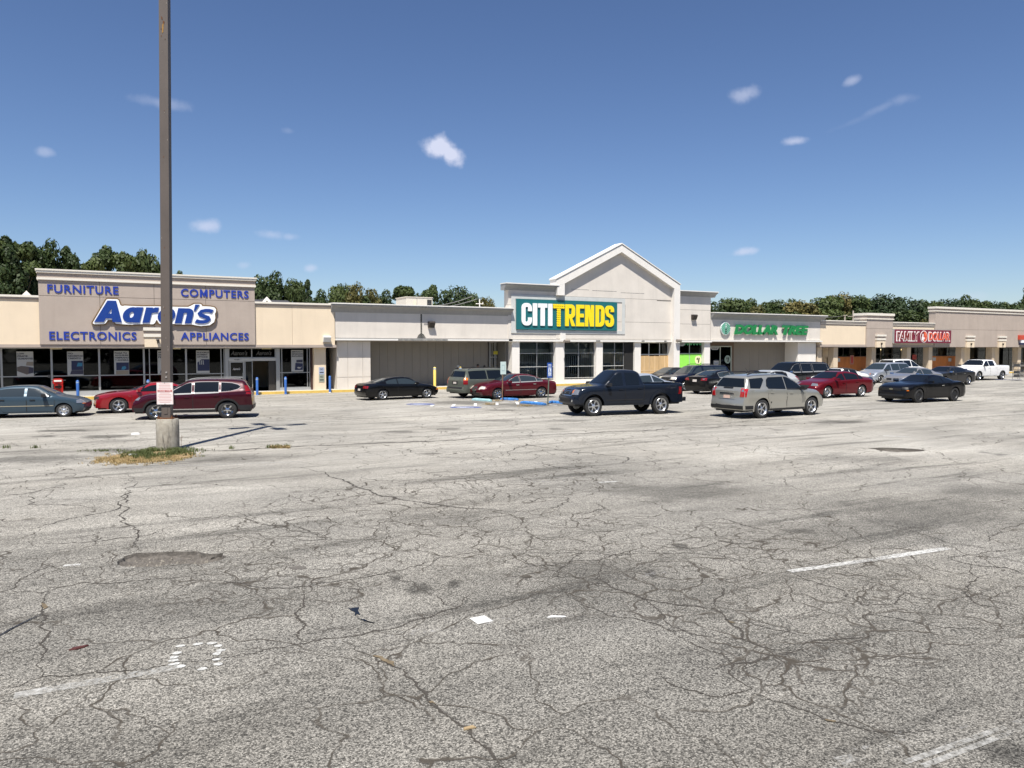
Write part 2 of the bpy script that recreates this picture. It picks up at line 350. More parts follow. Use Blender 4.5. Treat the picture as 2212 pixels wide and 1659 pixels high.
def leafmat(name, c1, c2):
    m, t, b = principled(name); L = t.links
    g = nd(t, 'ShaderNodeNewGeometry'); oi = nd(t, 'ShaderNodeObjectInfo')
    n = nd(t, 'ShaderNodeTexNoise'); n.inputs['Scale'].default_value = .55; n.inputs['Detail'].default_value = 3; L.new(g.outputs['Position'], n.inputs['Vector'])
    s = math_(t, 'ADD', math_(t, 'MULTIPLY', n.outputs['Fac'], .5), math_(t, 'MULTIPLY', g.outputs['Random Per Island'], .5))
    s = math_(t, 'ADD', s, math_(t, 'MULTIPLY', math_(t, 'SUBTRACT', oi.outputs['Random'], .5), .5), clamp=True)
    mx = nd(t, 'ShaderNodeMixRGB'); L.new(s, mx.inputs[0]); mx.inputs[1].default_value = (*c1, 1); mx.inputs[2].default_value = (*c2, 1)
    L.new(mx.outputs[0], b.inputs['Base Color']); b.inputs['Roughness'].default_value = .6; b.inputs['Specular IOR Level'].default_value = .3
    b.inputs['Transmission Weight'].default_value = 0
    tl = nd(t, 'ShaderNodeBsdfTranslucent'); L.new(mx.outputs[0], tl.inputs[0])
    ms = nd(t, 'ShaderNodeMixShader'); ms.inputs[0].default_value = .22; L.new(b.outputs[0], ms.inputs[1]); L.new(tl.outputs[0], ms.inputs[2])
    L.new(ms.outputs[0], t.nodes['Material Output'].inputs[0]); MATS[name] = m; return m

M_ASPH = asphalt()
M_CREAM = stucco('cream_render', (.72, .60, .445), .06, .08)
M_TAUPE = stucco('taupe_render', (.41, .345, .295), .10, .10)
M_GREY = stucco('pale_grey_render', (.66, .61, .545), .10, .10)
M_WHITE = stucco('white_render', (.74, .71, .66), .05, .07)
M_WTRIM = mat('white_trim', (.72, .70, .655), .6, var=.04, vscale=3)
M_CTRIM = mat('cream_trim', (.70, .655, .57), .6, var=.04, vscale=3)
M_CORN = mat('shaded_grey_cornice', (.27, .27, .265), .65, var=.10, vscale=2, stretch=(2, 2, .5))  # own grey, darkened in the colour for the shade under the cap
M_JOINT = mat('joint_shadow_gap', (.10, .09, .08), .9)
M_ALU = mat('aluminium_frame', (.38, .385, .38), .4, .6)
M_DARKALU = mat('dark_bronze_frame', (.045, .04, .035), .45, .3)
M_GLASS = glass('shop_glass'); M_GLASS2 = glass('dark_shop_glass', (.28, .29, .30), .7)
M_CLEAR = glass('clear_shop_glass', (.82, .85, .85), .92)
M_TEALGL = glass('green_tinted_glass', (.45, .62, .55), .75)
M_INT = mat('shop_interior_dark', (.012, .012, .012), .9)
M_INTW = mat('shop_interior_wall', (.10, .095, .085), .9)
M_CONC = mat('concrete', (.36, .335, .29), .9, var=.25, vscale=3, bump=.4, bscale=30)
M_WALK = mat('sidewalk_concrete', (.42, .40, .36), .9, var=.12, vscale=1.5, bump=.3)
M_YEL = mat('yellow_kerb_paint', (.62, .42, .10), .75, var=.18, vscale=2.2)
M_BLACK = mat('black_plastic', (.012, .012, .013), .5)
M_RUB = mat('tyre_rubber', (.018, .018, .018), .8, var=.2, vscale=30)
M_CHROME = mat('chrome', (.60, .61, .62), .16, 1)
M_TRIM = mat('satin_trim', (.22, .225, .23), .6, .2)
M_SILVER = mat('silver_alloy', (.60, .61, .62), .3, .85)
M_DGREY = mat('dark_grey_metal', (.06, .06, .062), .4, .6)
M_CGL = mat('car_glass', (.006, .008, .010), .03, 0, spec=.5)
M_CGL2 = mat('pale_car_glass', (.022, .030, .034), .04, 0, spec=.8)
M_RLAMP = mat('red_tail_lamp', (.20, .006, .008), .2, coat=.5)
M_WLAMP = mat('clear_headlamp', (.40, .41, .42), .15, .7, coat=.6)
M_OLAMP = mat('amber_lamp', (.6, .16, .02), .2, coat=1)
M_BARK = mat('bark', (.09, .07, .05), .95, var=.3, vscale=8)
# ------------------------------------------------------------------ lettering
def text_mesh(s, bold=.02, shear=0, depth=.05, spacing=1.0):
    cu = bpy.data.curves.new('lettering', 'FONT'); cu.body = s; cu.offset = bold; cu.shear = shear; cu.extrude = depth / 2; cu.space_character = spacing
    cu.resolution_u = 3; cu.size = 1.0
    ob = bpy.data.objects.new('lettering', cu)
    me = bpy.data.meshes.new_from_object(ob)
    bpy.data.objects.remove(ob); bpy.data.curves.remove(cu)
    return me
def fit_text(me, x0, x1, z0, z1, Y, depth):
    xs = [v.co.x for v in me.vertices]; ys = [v.co.y for v in me.vertices]; zs = [v.co.z for v in me.vertices]
    ax, bx, ay, by = min(xs), max(xs), min(ys), max(ys); zz = max(zs) or 1
    for v in me.vertices:
        x, y, z = v.co
        v.co = (x0 + (x-ax)/(bx-ax)*(x1-x0), Y - depth/2 - z/zz*depth/2, z0 + (y-ay)/(by-ay)*(z1-z0))
    me.update(); return me
def islands(me):
    bm = bmesh.new(); bm.from_mesh(me); bmesh.ops.remove_doubles(bm, verts=bm.verts, dist=1e-5)
    seen = set(); out = []
    bm.faces.ensure_lookup_table()
    for f in bm.faces:
        if f.index in seen: continue
        st = [f]; seen.add(f.index); grp = []
        while st:
            q = st.pop(); grp.append(q)
            for e in q.edges:
                for l in e.link_faces:
                    if l.index not in seen: seen.add(l.index); st.append(l)
        vs = {}; V = []; F = []
        for q in grp:
            idx = []
            for v in q.verts:
                if v.index not in vs: vs[v.index] = len(V); V.append(v.co.copy())
                idx.append(vs[v.index])
            F.append(idx)
        out.append((V, F))
    bm.free()
    out.sort(key=lambda q: min(v.x for v in q[0]))
    return out
def letters(s, x0, x1, z0, z1, Y, m, parent, bold=.02, shear=0, depth=.05, name='letter', spacing=1.0, joined=False):
    me = fit_text(text_mesh(s, bold, shear, .2, spacing), x0, x1, z0, z1, Y, depth)
    if joined:
        o = link(name, me, m, parent); return [o]
    r = []; isl = islands(me); chars = s.replace(' ', '')
    for k, (V, F) in enumerate(isl):
        b = MB()
        if len(isl) == len(chars) and chars[k] == 'M':      # heavy M drawn as one clean outline
            a, c = min(v.x for v in V), max(v.x for v in V); e, f = min(v.z for v in V), max(v.z for v in V); y0, y1 = min(v.y for v in V), max(v.y for v in V)
            w = (c-a)*(.24+bold); g = (a+c)/2; h = f-e; q = w*.62
            b.prism_xz([(a, e), (a+w, e), (a+w, e+h*.55), (g-q*.45, e+h*.08), (g+q*.45, e+h*.08), (c-w, e+h*.55), (c-w, e), (c, e), (c, f), (c-w*.95, f), (g, e+h*.50), (a+w*.95, f), (a, f)], y0, y1)
        else: b.add(V, F)
        r.append(b.build(name, m, parent))
    bpy.data.meshes.remove(me)
    return r
def ribbon(path, tx, tz, closed=False):
    """outline of a heavy stroke: tx = stem width, tz = bar height"""
    n = len(path); L = []; R = []
    for i in range(n):
        if closed: a = path[i-1]; c = path[(i+1) % n]
        else: a = path[max(i-1, 0)]; c = path[min(i+1, n-1)]
        dx, dz = c[0]-a[0], c[1]-a[1]; l = sqrt(dx*dx+dz*dz) or 1; nx, nz_ = -dz/l, dx/l
        L.append((path[i][0]+nx*tx/2, path[i][1]+nz_*tz/2)); R.append((path[i][0]-nx*tx/2, path[i][1]-nz_*tz/2))
    return L, R
def stroke(b, path, tx, tz, y0, y1, closed=False):
    L, R = ribbon(path, tx, tz, closed); n = len(path)
    vs = [(x, y0, z) for x, z in L] + [(x, y0, z) for x, z in R] + [(x, y1, z) for x, z in L] + [(x, y1, z) for x, z in R]
    fs = []
    for i in range(n if closed else n-1):
        j = (i+1) % n
        fs += [(i, j, n+j, n+i), (2*n+i, 3*n+i, 3*n+j, 2*n+j), (i, 2*n+i, 2*n+j, j), (n+i, n+j, 3*n+j, 3*n+i)]
    if not closed: fs += [(0, n, 3*n, 2*n), (n-1, 3*n-1, 4*n-1, 2*n-1)]
    b.add(vs, fs)
def arc(cx, cz, rx, rz, a0, a1, n=8):
    return [(cx+rx*cos(radians(a0+(a1-a0)*i/n)), cz+rz*sin(radians(a0+(a1-a0)*i/n))) for i in range(n+1)]

# ------------------------------------------------------------------ the lot
def gp(x, y): p = G(x, y); return (p.x, p.y)
RA = lambda x, y: (x*.5038, 822.9+y*.5038)
RB = lambda x, y: (1106+x*.5038, 822.9+y*.5038)
rnd = random.Random(4)
def jagged(pts, amp, rep=3, seed=1, closed=True):
    r = random.Random(seed)
    for k in range(rep):
        out = []
        n = len(pts)
        for i in range(n if closed else n-1):
            a = pts[i]; c = pts[(i+1) % n]; out.append(a)
            dx, dy = c[0]-a[0], c[1]-a[1]; l = sqrt(dx*dx+dy*dy); o = r.uniform(-1, 1)*amp*l
            out.append(((a[0]+c[0])/2 - dy/max(l, 1e-6)*o, (a[1]+c[1])/2 + dx/max(l, 1e-6)*o))
        if not closed: out.append(pts[-1])
        pts = out
    return pts
ph1 = jagged([gp(*RA(*p)) for p in [(500, 775), (530, 752), (590, 738), (700, 734), (840, 730), (870, 738), (955, 738), (972, 752), (930, 772), (860, 788), (740, 784), (620, 797), (540, 797), (508, 790)]], .16, 2, 3)
ph2 = jagged([gp(*RB(*p)) for p in [(1522, 288), (1600, 286), (1700, 290), (1775, 296), (1740, 303), (1650, 305), (1580, 299)]], .12, 2, 5)
outer = [(-900, -500), (1500, -500), (1500, 1500), (-900, 1500)]
lot = link('asphalt_ground', holed(outer, [ph1, ph2], 0, 'asphalt_ground'), M_ASPH); tag(lot, 'cracked sun-bleached grey asphalt of the parking lot', kind='structure')
M_PIT = mat('pothole_gravel', (.098, .088, .076), .95, var=.5, vscale=26, bump=1.0, bscale=30)
def pothole(poly, depth, seed):
    r = random.Random(seed); cx = sum(p[0] for p in poly)/len(poly); cy = sum(p[1] for p in poly)/len(poly)
    b = MB(); rings = [(1, 0), (.975, -depth*.55), (.90, -depth*.7), (.80, -depth), (.6, -depth*.9), (.3, -depth*1.05)]
    n = len(poly); vs = []
    for s, z in rings:
        for p in poly: vs.append((cx+(p[0]-cx)*s, cy+(p[1]-cy)*s, z + (r.uniform(-.022, .022) if s < 1 else 0)))
    vs.append((cx, cy, -depth)); fs = []
    for k in range(len(rings)-1):
        for i in range(n): j = (i+1) % n; fs.append((k*n+i, k*n+j, (k+1)*n+j, (k+1)*n+i))
    k = len(rings)-1
    for i in range(n): fs.append((k*n+i, k*n+(i+1) % n, len(vs)-1))
    b.add(vs, fs); o = b.build('pothole', M_PIT, lot)
    g = MB()
    for i in range(90 if depth > .05 else 30):
        s = sqrt(r.random())*.88; p = poly[r.randrange(n)]; x = cx+(p[0]-cx)*s; y = cy+(p[1]-cy)*s; q = r.uniform(.008, .028)
        g.add([(x-q, y, -depth+.0), (x, y-q, -depth), (x+q, y, -depth), (x, y+q, -depth), (x+q*.2, y, -depth+q*1.3)], [(0, 1, 4), (1, 2, 4), (2, 3, 4), (3, 0, 4)])
    o2 = g.build('loose_gravel', mat('loose_stone', (.20, .18, .15), .9, var=.4, vscale=20), lot); o2['kind'] = 'stuff'
pothole(ph1, .085, 1); pothole(ph2, .12, 2)

def strip(name, pts, w, z, m, parent=None, jit=0, seed=0, taper=True):
    r = random.Random(seed); n = len(pts); vs = []; fs = []
    for i, p in enumerate(pts):
        a = pts[max(i-1, 0)]; c = pts[min(i+1, n-1)]; dx, dy = c[0]-a[0], c[1]-a[1]; l = sqrt(dx*dx+dy*dy) or 1
        ww = w/2*(1+r.uniform(-jit, jit))
        if taper: ww *= min(1, .25+3.0*min(i, n-1-i)/max(n, 1))
        vs += [(p[0]-dy/l*ww, p[1]+dx/l*ww, z), (p[0]+dy/l*ww, p[1]-dx/l*ww, z)]
    for i in range(n-1): fs.append((2*i+1, 2*i+3, 2*i+2, 2*i))
    b = MB(); b.add(vs, fs); me = bpy.data.meshes.new(name); me.from_pydata(b.v, [], b.f); me.update()
    return link(name, me, m, parent)
M_CRACK = mat('crack_shadow', (.045, .039, .032), .95, var=.3, vscale=20)
M_CRACKW = mat('crack_with_dry_weeds', (.13, .10, .06), .95, var=.5, vscale=14)
CR = [  # traced from the ground survey: region, points, width
 ('A', [(1290,370),(1430,415),(1500,440),(1560,465),(1700,505),(1850,530),(2000,548),(2195,560)], .045),
 ('A', [(0,905),(60,890),(130,830),(200,800),(270,790)], .018), ('A', [(0,905),(180,912),(330,870),(650,850),(880,825)], .018),
 ('A', [(215,905),(180,950),(180,1000),(205,1090),(170,1130),(203,1150),(180,1270)], .020), ('A', [(0,1330),(180,1270),(420,1250),(600,1240),(760,1205),(1040,1170)], .016),
 ('A', [(1040,1170),(1320,1125),(1550,1090),(1700,1060),(1850,1010),(1960,970),(2050,900)], .022), ('A', [(1290,900),(1300,950),(1265,1000),(1310,1050),(1270,1090),(1330,1125)], .022),
 ('A', [(1470,1105),(1600,1180),(1700,1230),(1830,1340),(1850,1390),(1920,1440),(2020,1500),(2100,1590),(2160,1659),(2230,1760)], .024),
 ('A', [(880,850),(960,860),(1100,885),(1250,890),(1500,850),(1620,830),(1800,790),(2000,740),(2195,705)], .020),
 ('A', [(550,390),(560,470),(540,540),(560,620),(580,680),(610,730)], .03), ('A', [(560,470),(470,560),(300,590),(120,640)], .028),
 ('A', [(0,495),(130,480),(300,440)], .03), ('A', [(130,480),(150,520),(120,530),(440,545)], .025), ('A', [(160,700),(400,690),(640,660),(700,640)], .022), ('A', [(400,690),(440,670)], .02),
 ('A', [(980,560),(1080,600),(1150,620),(1400,680),(1040,715)], .022), ('A', [(1200,590),(1320,640),(1420,680)], .02), ('A', [(1050,790),(1150,755),(1260,770)], .016), ('A', [(540,1659),(545,1500)], .001),
 ('A', [(1500,850),(1560,900),(1420,870)], .014), ('A', [(1620,830),(1740,860),(1900,960),(1960,970)], .016),
 ('B', [(0,840),(160,840),(380,850),(420,880),(550,930),(700,960),(860,975),(930,1030),(990,1080),(990,1110),(1130,1155),(1240,1150)], .026),
 ('B', [(1240,1150),(1300,1110),(1450,1105),(1560,1090)], .018), ('B', [(1240,1150),(1100,1180),(950,1220),(930,1245),(1030,1320)], .024),
 ('B', [(1030,1320),(960,1340),(850,1355),(700,1310),(640,1260)], .016), ('B', [(1030,1340),(1200,1395),(1330,1450),(1530,1500),(1800,1500)], .018),
 ('B', [(900,880),(905,920),(860,975)], .022), ('B', [(160,860),(300,960),(400,1000),(650,1060),(900,1100),(990,1110)], .014), ('B', [(680,1060),(780,1130),(900,1170),(950,1220)], .014),
 ('B', [(860,1020),(1000,1030),(1140,1070),(1290,1110)], .012), ('B', [(1200,820),(1250,850),(1400,890),(1500,960),(1620,960),(1680,910),(1850,915)], .018),
 ('B', [(1870,760),(1980,790),(2110,800),(2230,835)], .024), ('B', [(1980,790),(1990,850),(1950,920),(2000,960),(2230,1015)], .022), ('B', [(1870,760),(1960,745),(2200,720)], .018),
 ('B', [(1470,1040),(1520,1000),(1600,1010),(1700,1030),(1850,1060),(2230,1090)], .014), ('B', [(0,740),(280,740),(450,750),(800,740),(980,770),(1200,780)], .018),
 ('B', [(0,800),(140,790),(380,770),(520,730),(700,745)], .018), ('B', [(200,850),(210,800),(260,760),(300,740)], .018), ('B', [(370,860),(380,800),(400,770)], .016), ('B', [(420,850),(520,850),(530,820)], .014),
 ('B', [(540,920),(600,960),(640,1000),(700,1060),(830,1080)], .014), ('B', [(300,880),(420,860)], .014), ('B', [(600,740),(680,700),(760,720),(900,690),(1000,700),(1300,640)], .02), ('B', [(800,600),(900,590),(1000,620),(1100,640)], .025),
 ('B', [(0,540),(120,500),(240,500),(200,540),(60,560)], .025), ('B', [(360,520),(400,545),(300,580)], .025), ('B', [(1500,600),(1700,640),(1900,700),(2200,740)], .018), ('B', [(1240,1150),(1300,1190)], .012),
 ('B', [(2040,690),(2090,640),(2200,600)], .02), ('B', [(1540,960),(1480,920),(1520,850)], .012), ('B', [(1600,1100),(1540,1140),(1480,1110)], .010), ('B', [(-200,1100),(-60,1180)], .001),
 ('A', [(640,310),(900,300),(1160,288),(1500,272),(1900,256),(2195,240)], .10), ('B', [(0,238),(300,226),(500,215),(900,195),(1100,190),(1500,178)], .10),
 ('B', [(20,330),(60,270),(240,300),(500,330),(470,355)], .04), ('B', [(150,355),(240,380),(430,372)], .04), ('A', [(250,200),(420,380)], .001),
]
for k, (rg, pts, w) in enumerate(CR):
    if w < .005: continue
    pts = [gp(*(RA if rg == 'A' else RB)(*p)) for p in pts]
    pts = jagged(jagged(pts, .10, 2, k, False), .22, 2, k+50, False)
    strip('crack', pts, w*.92, .0035, M_CRACK, lot, .65, k)
for k, (rg, pts, w) in enumerate([('A', [(1600,1180),(1650,1200),(1690,1225)], .05), ('A', [(2000,1492),(2022,1494)], .04), ('A', [(1840,1380),(1870,1388)], .03), ('B', [(1340,1455),(1390,1462)], .03), ('B', [(930,1030),(960,1042)], .05), ('A', [(178,955),(190,980)], .03)]):
    strip('dry_weed_in_crack', jagged([gp(*(RA if rg == 'A' else RB)(*p)) for p in pts], .2, 2, k, False), w, .008, M_CRACKW, lot, .8, k)
# painted stall lines, worn
M_LINE = worn('worn_white_line', (.54, .535, .51), .52, 22, .10); M_LINE2 = worn('very_worn_white_line', (.46, .455, .43), .34, 16, .12); M_LINE3 = worn('faint_white_line', (.50, .49, .47), .16, 12, .10)
def line(rg, a, c, w, m, z=.006, n=6):
    A = gp(*(RA if rg == 'A' else RB)(*a)); C = gp(*(RA if rg == 'A' else RB)(*c))
    pts = [(A[0]+(C[0]-A[0])*i/n, A[1]+(C[1]-A[1])*i/n) for i in range(n+1)]
    return strip('painted_line', pts, w, z, m, lot, .03, 1, False)
line('B', (1868, 718), (1560, 765), .135, M_LINE); line('B', (1555, 766), (1190, 818), .12, worn('half_worn_white_line', (.52, .515, .49), .5, 18, .12)); line('B', (1185, 819), (780, 880), .12, M_LINE3, .0062)
line('A', (60, 1352), (760, 1228), .13, M_LINE2); line('A', (770, 1226), (1500, 1118), .16, M_LINE3); line('A', (1510, 1117), (2190, 1023), .12, M_LINE3)
line('A', (2030, 1033), (2096, 1020), .20, worn('fresh_white_paint', (.52, .515, .49), .85, 30, .10), .008)
line('B', (0, 1002), (380, 935), .12, M_LINE3); line('A', (545, 373), (1300, 346), .10, M_LINE2); line('A', (1305, 346), (2190, 321), .10, M_LINE3)
line('B', (370, 436), (450, 432), .12, M_LINE); line('B', (40, 431), (340, 437), .12, M_LINE3); line('B', (640, 822), (960, 803), .13, M_LINE3, .0068); line('B', (380, 860), (620, 826), .12, M_LINE3, .0068)
line('B', (1820, 1490), (2120, 1400), .17, M_LINE3); line('B', (1360, 1659), (1790, 1500), .17, M_LINE3); line('B', (1400, 1640), (1480, 1620), .12, M_LINE2, .0075)
line('B', (1680, 1640), (2240, 1440), .05, M_LINE2); line('B', (1760, 1655), (2240, 1470), .05, M_LINE2); line('A', (272, 794), (345, 788), .09, M_LINE)
line('B', (1590, 236), (1700, 240), .14, M_LINE); line('B', (1050, 237), (1130, 234), .14, M_LINE2); line('B', (1700, 255), (2190, 262), .12, M_LINE3); line('A', (1700, 280), (1800, 276), .1, M_LINE2)
# ring of sprayed survey dots
dots = [(776, 1138), (850, 1130), (908, 1127), (937, 1137), (945, 1157), (930, 1172), (930, 1196), (935, 1216), (870, 1236), (775, 1226), (745, 1216), (745, 1200), (747, 1186), (758, 1168)]
ring = empty('spray_mark_ring', (*gp(*RA(845, 1183)), 0), 'ring of short white spray paint dashes near the front left corner of the lot', 'paint mark')
for k, q in enumerate(dots):
    c = gp(*RA(*q)); poly = jagged([(c[0]+.045*cos(t)*rnd.uniform(.75, 1.2), c[1]+.034*sin(t)*rnd.uniform(.7, 1.3)) for t in [i*pi/4 for i in range(8)]], .1, 1, k)
    b = MB(); b.add([(x, y, .006) for x, y in poly], [tuple(range(len(poly)))]); b.build('paint_dash', worn('spray_white', (.50, .50, .48), .66, 40, .12), ring)
# stains and patches
M_STAIN = worn('oil_stain', (.055, .05, .047), .55, 9, .16); M_STAIN2 = worn('brown_stain', (.10, .08, .065), .5, 7, .2)
def blob(rg, c, rx, ry, m, seed, z=.0045, name='oil_stain', rings=0):
    x0, y0 = (RA if rg == 'A' else RB)(*c); r = random.Random(seed)
    poly = jagged([gp(x0+rx*.5038*cos(t)*r.uniform(.75, 1.15), y0-ry*.5038*sin(t)*r.uniform(.75, 1.15)) for t in [i*pi/6 for i in range(12)]], .12, 2, seed)
    b = MB(); b.add([(x, y, z) for x, y in poly], [tuple(range(len(poly)))]); o = b.build(name, m, lot)
blob('A', (1278, 802), 40, 8, mat('dark_patch', (.10, .09, .078), .9, var=.4, vscale=25), 1)
b = MB()
sp = [(1490, 972), (1510, 980), (1505, 975), (1540, 972), (1535, 985), (1545, 1005), (1560, 1012), (1530, 1000), (1520, 1012), (1522, 992), (1508, 988)]
b.add([(*gp(*RA(*p)), .006) for p in sp], [tuple(range(len(sp)))]); tarp = b.build('tar_splat', mat('fresh_tar', (.006, .006, .007), .35), lot)
strip('tar_thread', jagged([gp(*RA(*p)) for p in [(1535, 1020), (1560, 1025), (1575, 1033), (1605, 1040), (1530, 1018)]], .2, 1, 3, False), .018, .007, MATS['fresh_tar'], lot)
strip('rubber_cord', [gp(*RA(*p)) for p in [(-60, 1130), (0, 1094), (60, 1060), (130, 1025), (185, 1002)]], .02, .012, MATS['fresh_tar'], lot)
# litter
def litter(name, rg, c, pts, m, label, cat, h=.01):
    o = gp(*(RA if rg == 'A' else RB)(*c)); bb = MB(); n = len(pts)
    bb.add([(o[0]+x, o[1]+y, .004) for x, y in pts] + [(o[0]+x*.9, o[1]+y*.9, .004+h) for x, y in pts], [tuple(range(n, 2*n))] + [(i, (i+1) % n, n+(i+1) % n, n+i) for i in range(n)])
    tag(bb.build(name, m), label, cat)
litter('fallen_leaf', 'A', (335, 1148), [(-.08, -.02), (-.02, -.03), (.05, -.01), (.09, .03), (.02, .03), (-.04, .02)], mat('red_leaf', (.07, .018, .015), .7), 'small dark red dry leaf lying on the asphalt at far left', 'leaf', .012)
litter('paper_scrap', 'B', (190, 1015), [(-.10, .03), (-.03, .05), (.02, .01), (.10, -.04), (.05, -.03), (-.02, .01)], mat('white_paper', (.75, .75, .74), .7), 'thin curled white paper scrap lying on the asphalt in the middle', 'litter', .012)
litter('paper_scrap', 'A', (1520-940, 231), [(-.13, -.04), (.13, -.04), (.11, .05), (0, .08), (-.11, .05)], MATS['white_paper'], 'white curved paper lid on the asphalt left of the lamp post base', 'litter', .06)
litter('twig', 'A', (2012, 1492), [(-.05, -.01), (.05, -.02), (.04, .02), (-.04, .02)], mat('dry_twig', (.30, .22, .12), .8), 'short tan twig lying in the long crack at bottom centre', 'twig')

# kerb and sidewalk
wk = MB(); wk.box(-60, 140, 48.42, 52.2, -.02, .15); w = wk.build('sidewalk', M_WALK); tag(w, kind='structure')
kb = MB(); kb.box(-60, 140, 48.2, 48.42, -.02, .155); k = kb.build('kerb', M_YEL); tag(k, kind='structure')

# ------------------------------------------------------------------ buildings
YF = 48.6
def bx(name, m, parent, *q, **kw): return MB().box(*q).build(name, m, parent, **kw)
def panels(parent, xs, zs, Y, m, th=.12, gap=.022, name='wall_panel', skip=()):
    for i in range(len(xs)-1):
        for j in range(len(zs)-1):
            if (i, j) in skip: continue
            bx(name, m, parent, xs[i]+(gap/2 if i else 0), xs[i+1]-(gap/2 if i < len(xs)-2 else 0), Y, Y+th, zs[j]+(gap/2 if j else 0), zs[j+1]-(gap/2 if j < len(zs)-2 else 0))
def window(parent, x0, x1, z0, z1, Y, mull=(), rails=(), fm=M_ALU, gm=M_GLASS, name='window', fw=.06):
    f = MB(); xs = [x0] + list(mull) + [x1]; zs = [z0] + list(rails) + [z1]
    f.box(x0, x0+fw, Y-.03, Y+.05, z0, z1).box(x1-fw, x1, Y-.03, Y+.05, z0, z1)
    f.box(x0+fw, x1-fw, Y-.031, Y+.05, z0, z0+fw).box(x0+fw, x1-fw, Y-.031, Y+.05, z1-fw, z1)
    for q in mull: f.box(q-fw/2, q+fw/2, Y-.034, Y+.05, z0+fw, z1-fw)
    for r in rails: f.box(x0+fw, x1-fw, Y-.028, Y+.045, r-fw/2, r+fw/2)
    fr = f.build(name, fm, parent)
    for i in range(len(xs)-1):
        for j in range(len(zs)-1):
            bx('pane', gm, fr, xs[i]+fw/2, xs[i+1]-fw/2, Y, Y+.012, zs[j]+fw/2, zs[j+1]-fw/2)
    return fr
def room(parent, x0, x1, Y0, Y1, z0, z1, m=M_INT, floor=None):
    """the dark sales floor behind the glass: back, side walls, ceiling and floor"""
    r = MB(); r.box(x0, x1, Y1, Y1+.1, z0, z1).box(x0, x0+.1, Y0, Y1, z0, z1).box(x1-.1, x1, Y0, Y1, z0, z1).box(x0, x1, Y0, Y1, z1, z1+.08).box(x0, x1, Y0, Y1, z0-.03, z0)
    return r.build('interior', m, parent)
def corn_prof(Y, z0, z1, out):
    """stepped cove cornice section in YZ, z1 top"""
    h = z1-z0
    return [(Y+.5, z0), (Y, z0), (Y-out*.10, z0+h*.12), (Y-out*.22, z0+h*.30), (Y-out*.45, z0+h*.55), (Y-out*.80, z0+h*.74), (Y-out*.92, z0+h*.78), (Y-out, z0+h*.88), (Y-out, z1), (Y+.5, z1)]
def cornice(parent, x0, x1, z0, z1, out, Y=YF, m=M_CORN):
    MB().prism_yz(corn_prof(Y, z0, z1-.07, out), x0, x1).build('cornice', m, parent)
    bx('cornice_cap', M_WTRIM, parent, x0-.03, x1+.03, Y-out-.04, Y+.52, z1-.07, z1)
M_LAMPD = mat('dark_wall_lamp', (.03, .022, .018), .5); M_LAMPW = mat('white_wall_lamp', (.7, .69, .66), .5)
def wall_lamp(x, z, Y, w, h, d, m, label, lens=True):
    e = empty('wall_lamp', (x, Y, z), label, 'lamp', 'flood lamps on the shop fronts')
    MB().prism_yz([(Y, z-h*.35), (Y, z+h/2), (Y-d*.8, z+h/2), (Y-d, z+h*.3), (Y-d*.55, z-h*.5), (Y-.04, z-h*.5)], x-w/2, x+w/2).build('lamp_housing', m, e)
    bx('lens', mat('lamp_lens', (.35, .35, .33), .2), e, x-w*.38, x+w*.38, Y-d*.5, Y-d*.1, z-h*.5-.02, z-h*.5-.004)
    return e

# ---- 1 furniture store
fs = empty('furniture_store', (-14, YF, 0), 'furniture store with taupe front wall, blue lettering and cream wings', 'shop building')
bx('rear_block', M_CREAM, fs, -30, 14.0, 54, 80, 0, 5.1); bx('flat_roof', mat('roof_gravel', (.3, .29, .27), .9), fs, -30, 14.0, 49.3, 54, 4.95, 5.1)
panels(fs, [-30, -14, -8, -2.13], [3.03, 5.43], YF, M_CREAM, .6, name='cream_wall')
panels(fs, [9.04, 11.3, 13.98], [3.03, 5.43], YF, M_CREAM, .6, .014, name='cream_wall')
for a, c in ((-30, -2.13), (9.04, 13.98)):
    bx('parapet_band', M_TAUPE, fs, a, c, YF-.05, YF+.55, 5.43, 5.54); bx('parapet_cap', M_CTRIM, fs, a, c, YF-.10, YF+.58, 5.54, 5.65)
bx('soffit_band', M_TAUPE, fs, -30, 14.06, YF-.06, YF+.60, 2.86, 3.03)
MB().prism_yz([(YF+.55, 2.93), (YF-.0, 2.93), (YF+.0, 2.87), (YF+.55, 2.87)], -30, 14.0)
yc = YF-.12
bx('joint_backing', M_JOINT, fs, -2.11, 9.02, yc+.03, YF+.6, 3.04, 6.47)
panels(fs, [-2.13, .76, 3.5, 6.26, 9.04], [3.03, 5.65, 6.5], yc, M_TAUPE, .07, .02)
bx('end_wall', M_TAUPE, fs, -2.13, -2.11, yc+.07, YF+.6, 5.4, 6.5); bx('end_wall', M_TAUPE, fs, 9.02, 9.04, yc+.07, YF+.6, 5.4, 6.5)
bx('lower_moulding', M_CTRIM, fs, -2.2, 9.11, yc-.09, YF+.66, 6.50, 6.62); bx('frieze', M_TAUPE, fs, -2.18, 9.09, yc-.02, YF+.62, 6.62, 6.88)
bx('top_moulding', M_CTRIM, fs, -2.22, 9.13, yc-.10, YF+.68, 6.88, 7.0); bx('top_cap', M_CTRIM, fs, -2.26, 9.17, yc-.14, YF+.72, 7.0, 7.08)
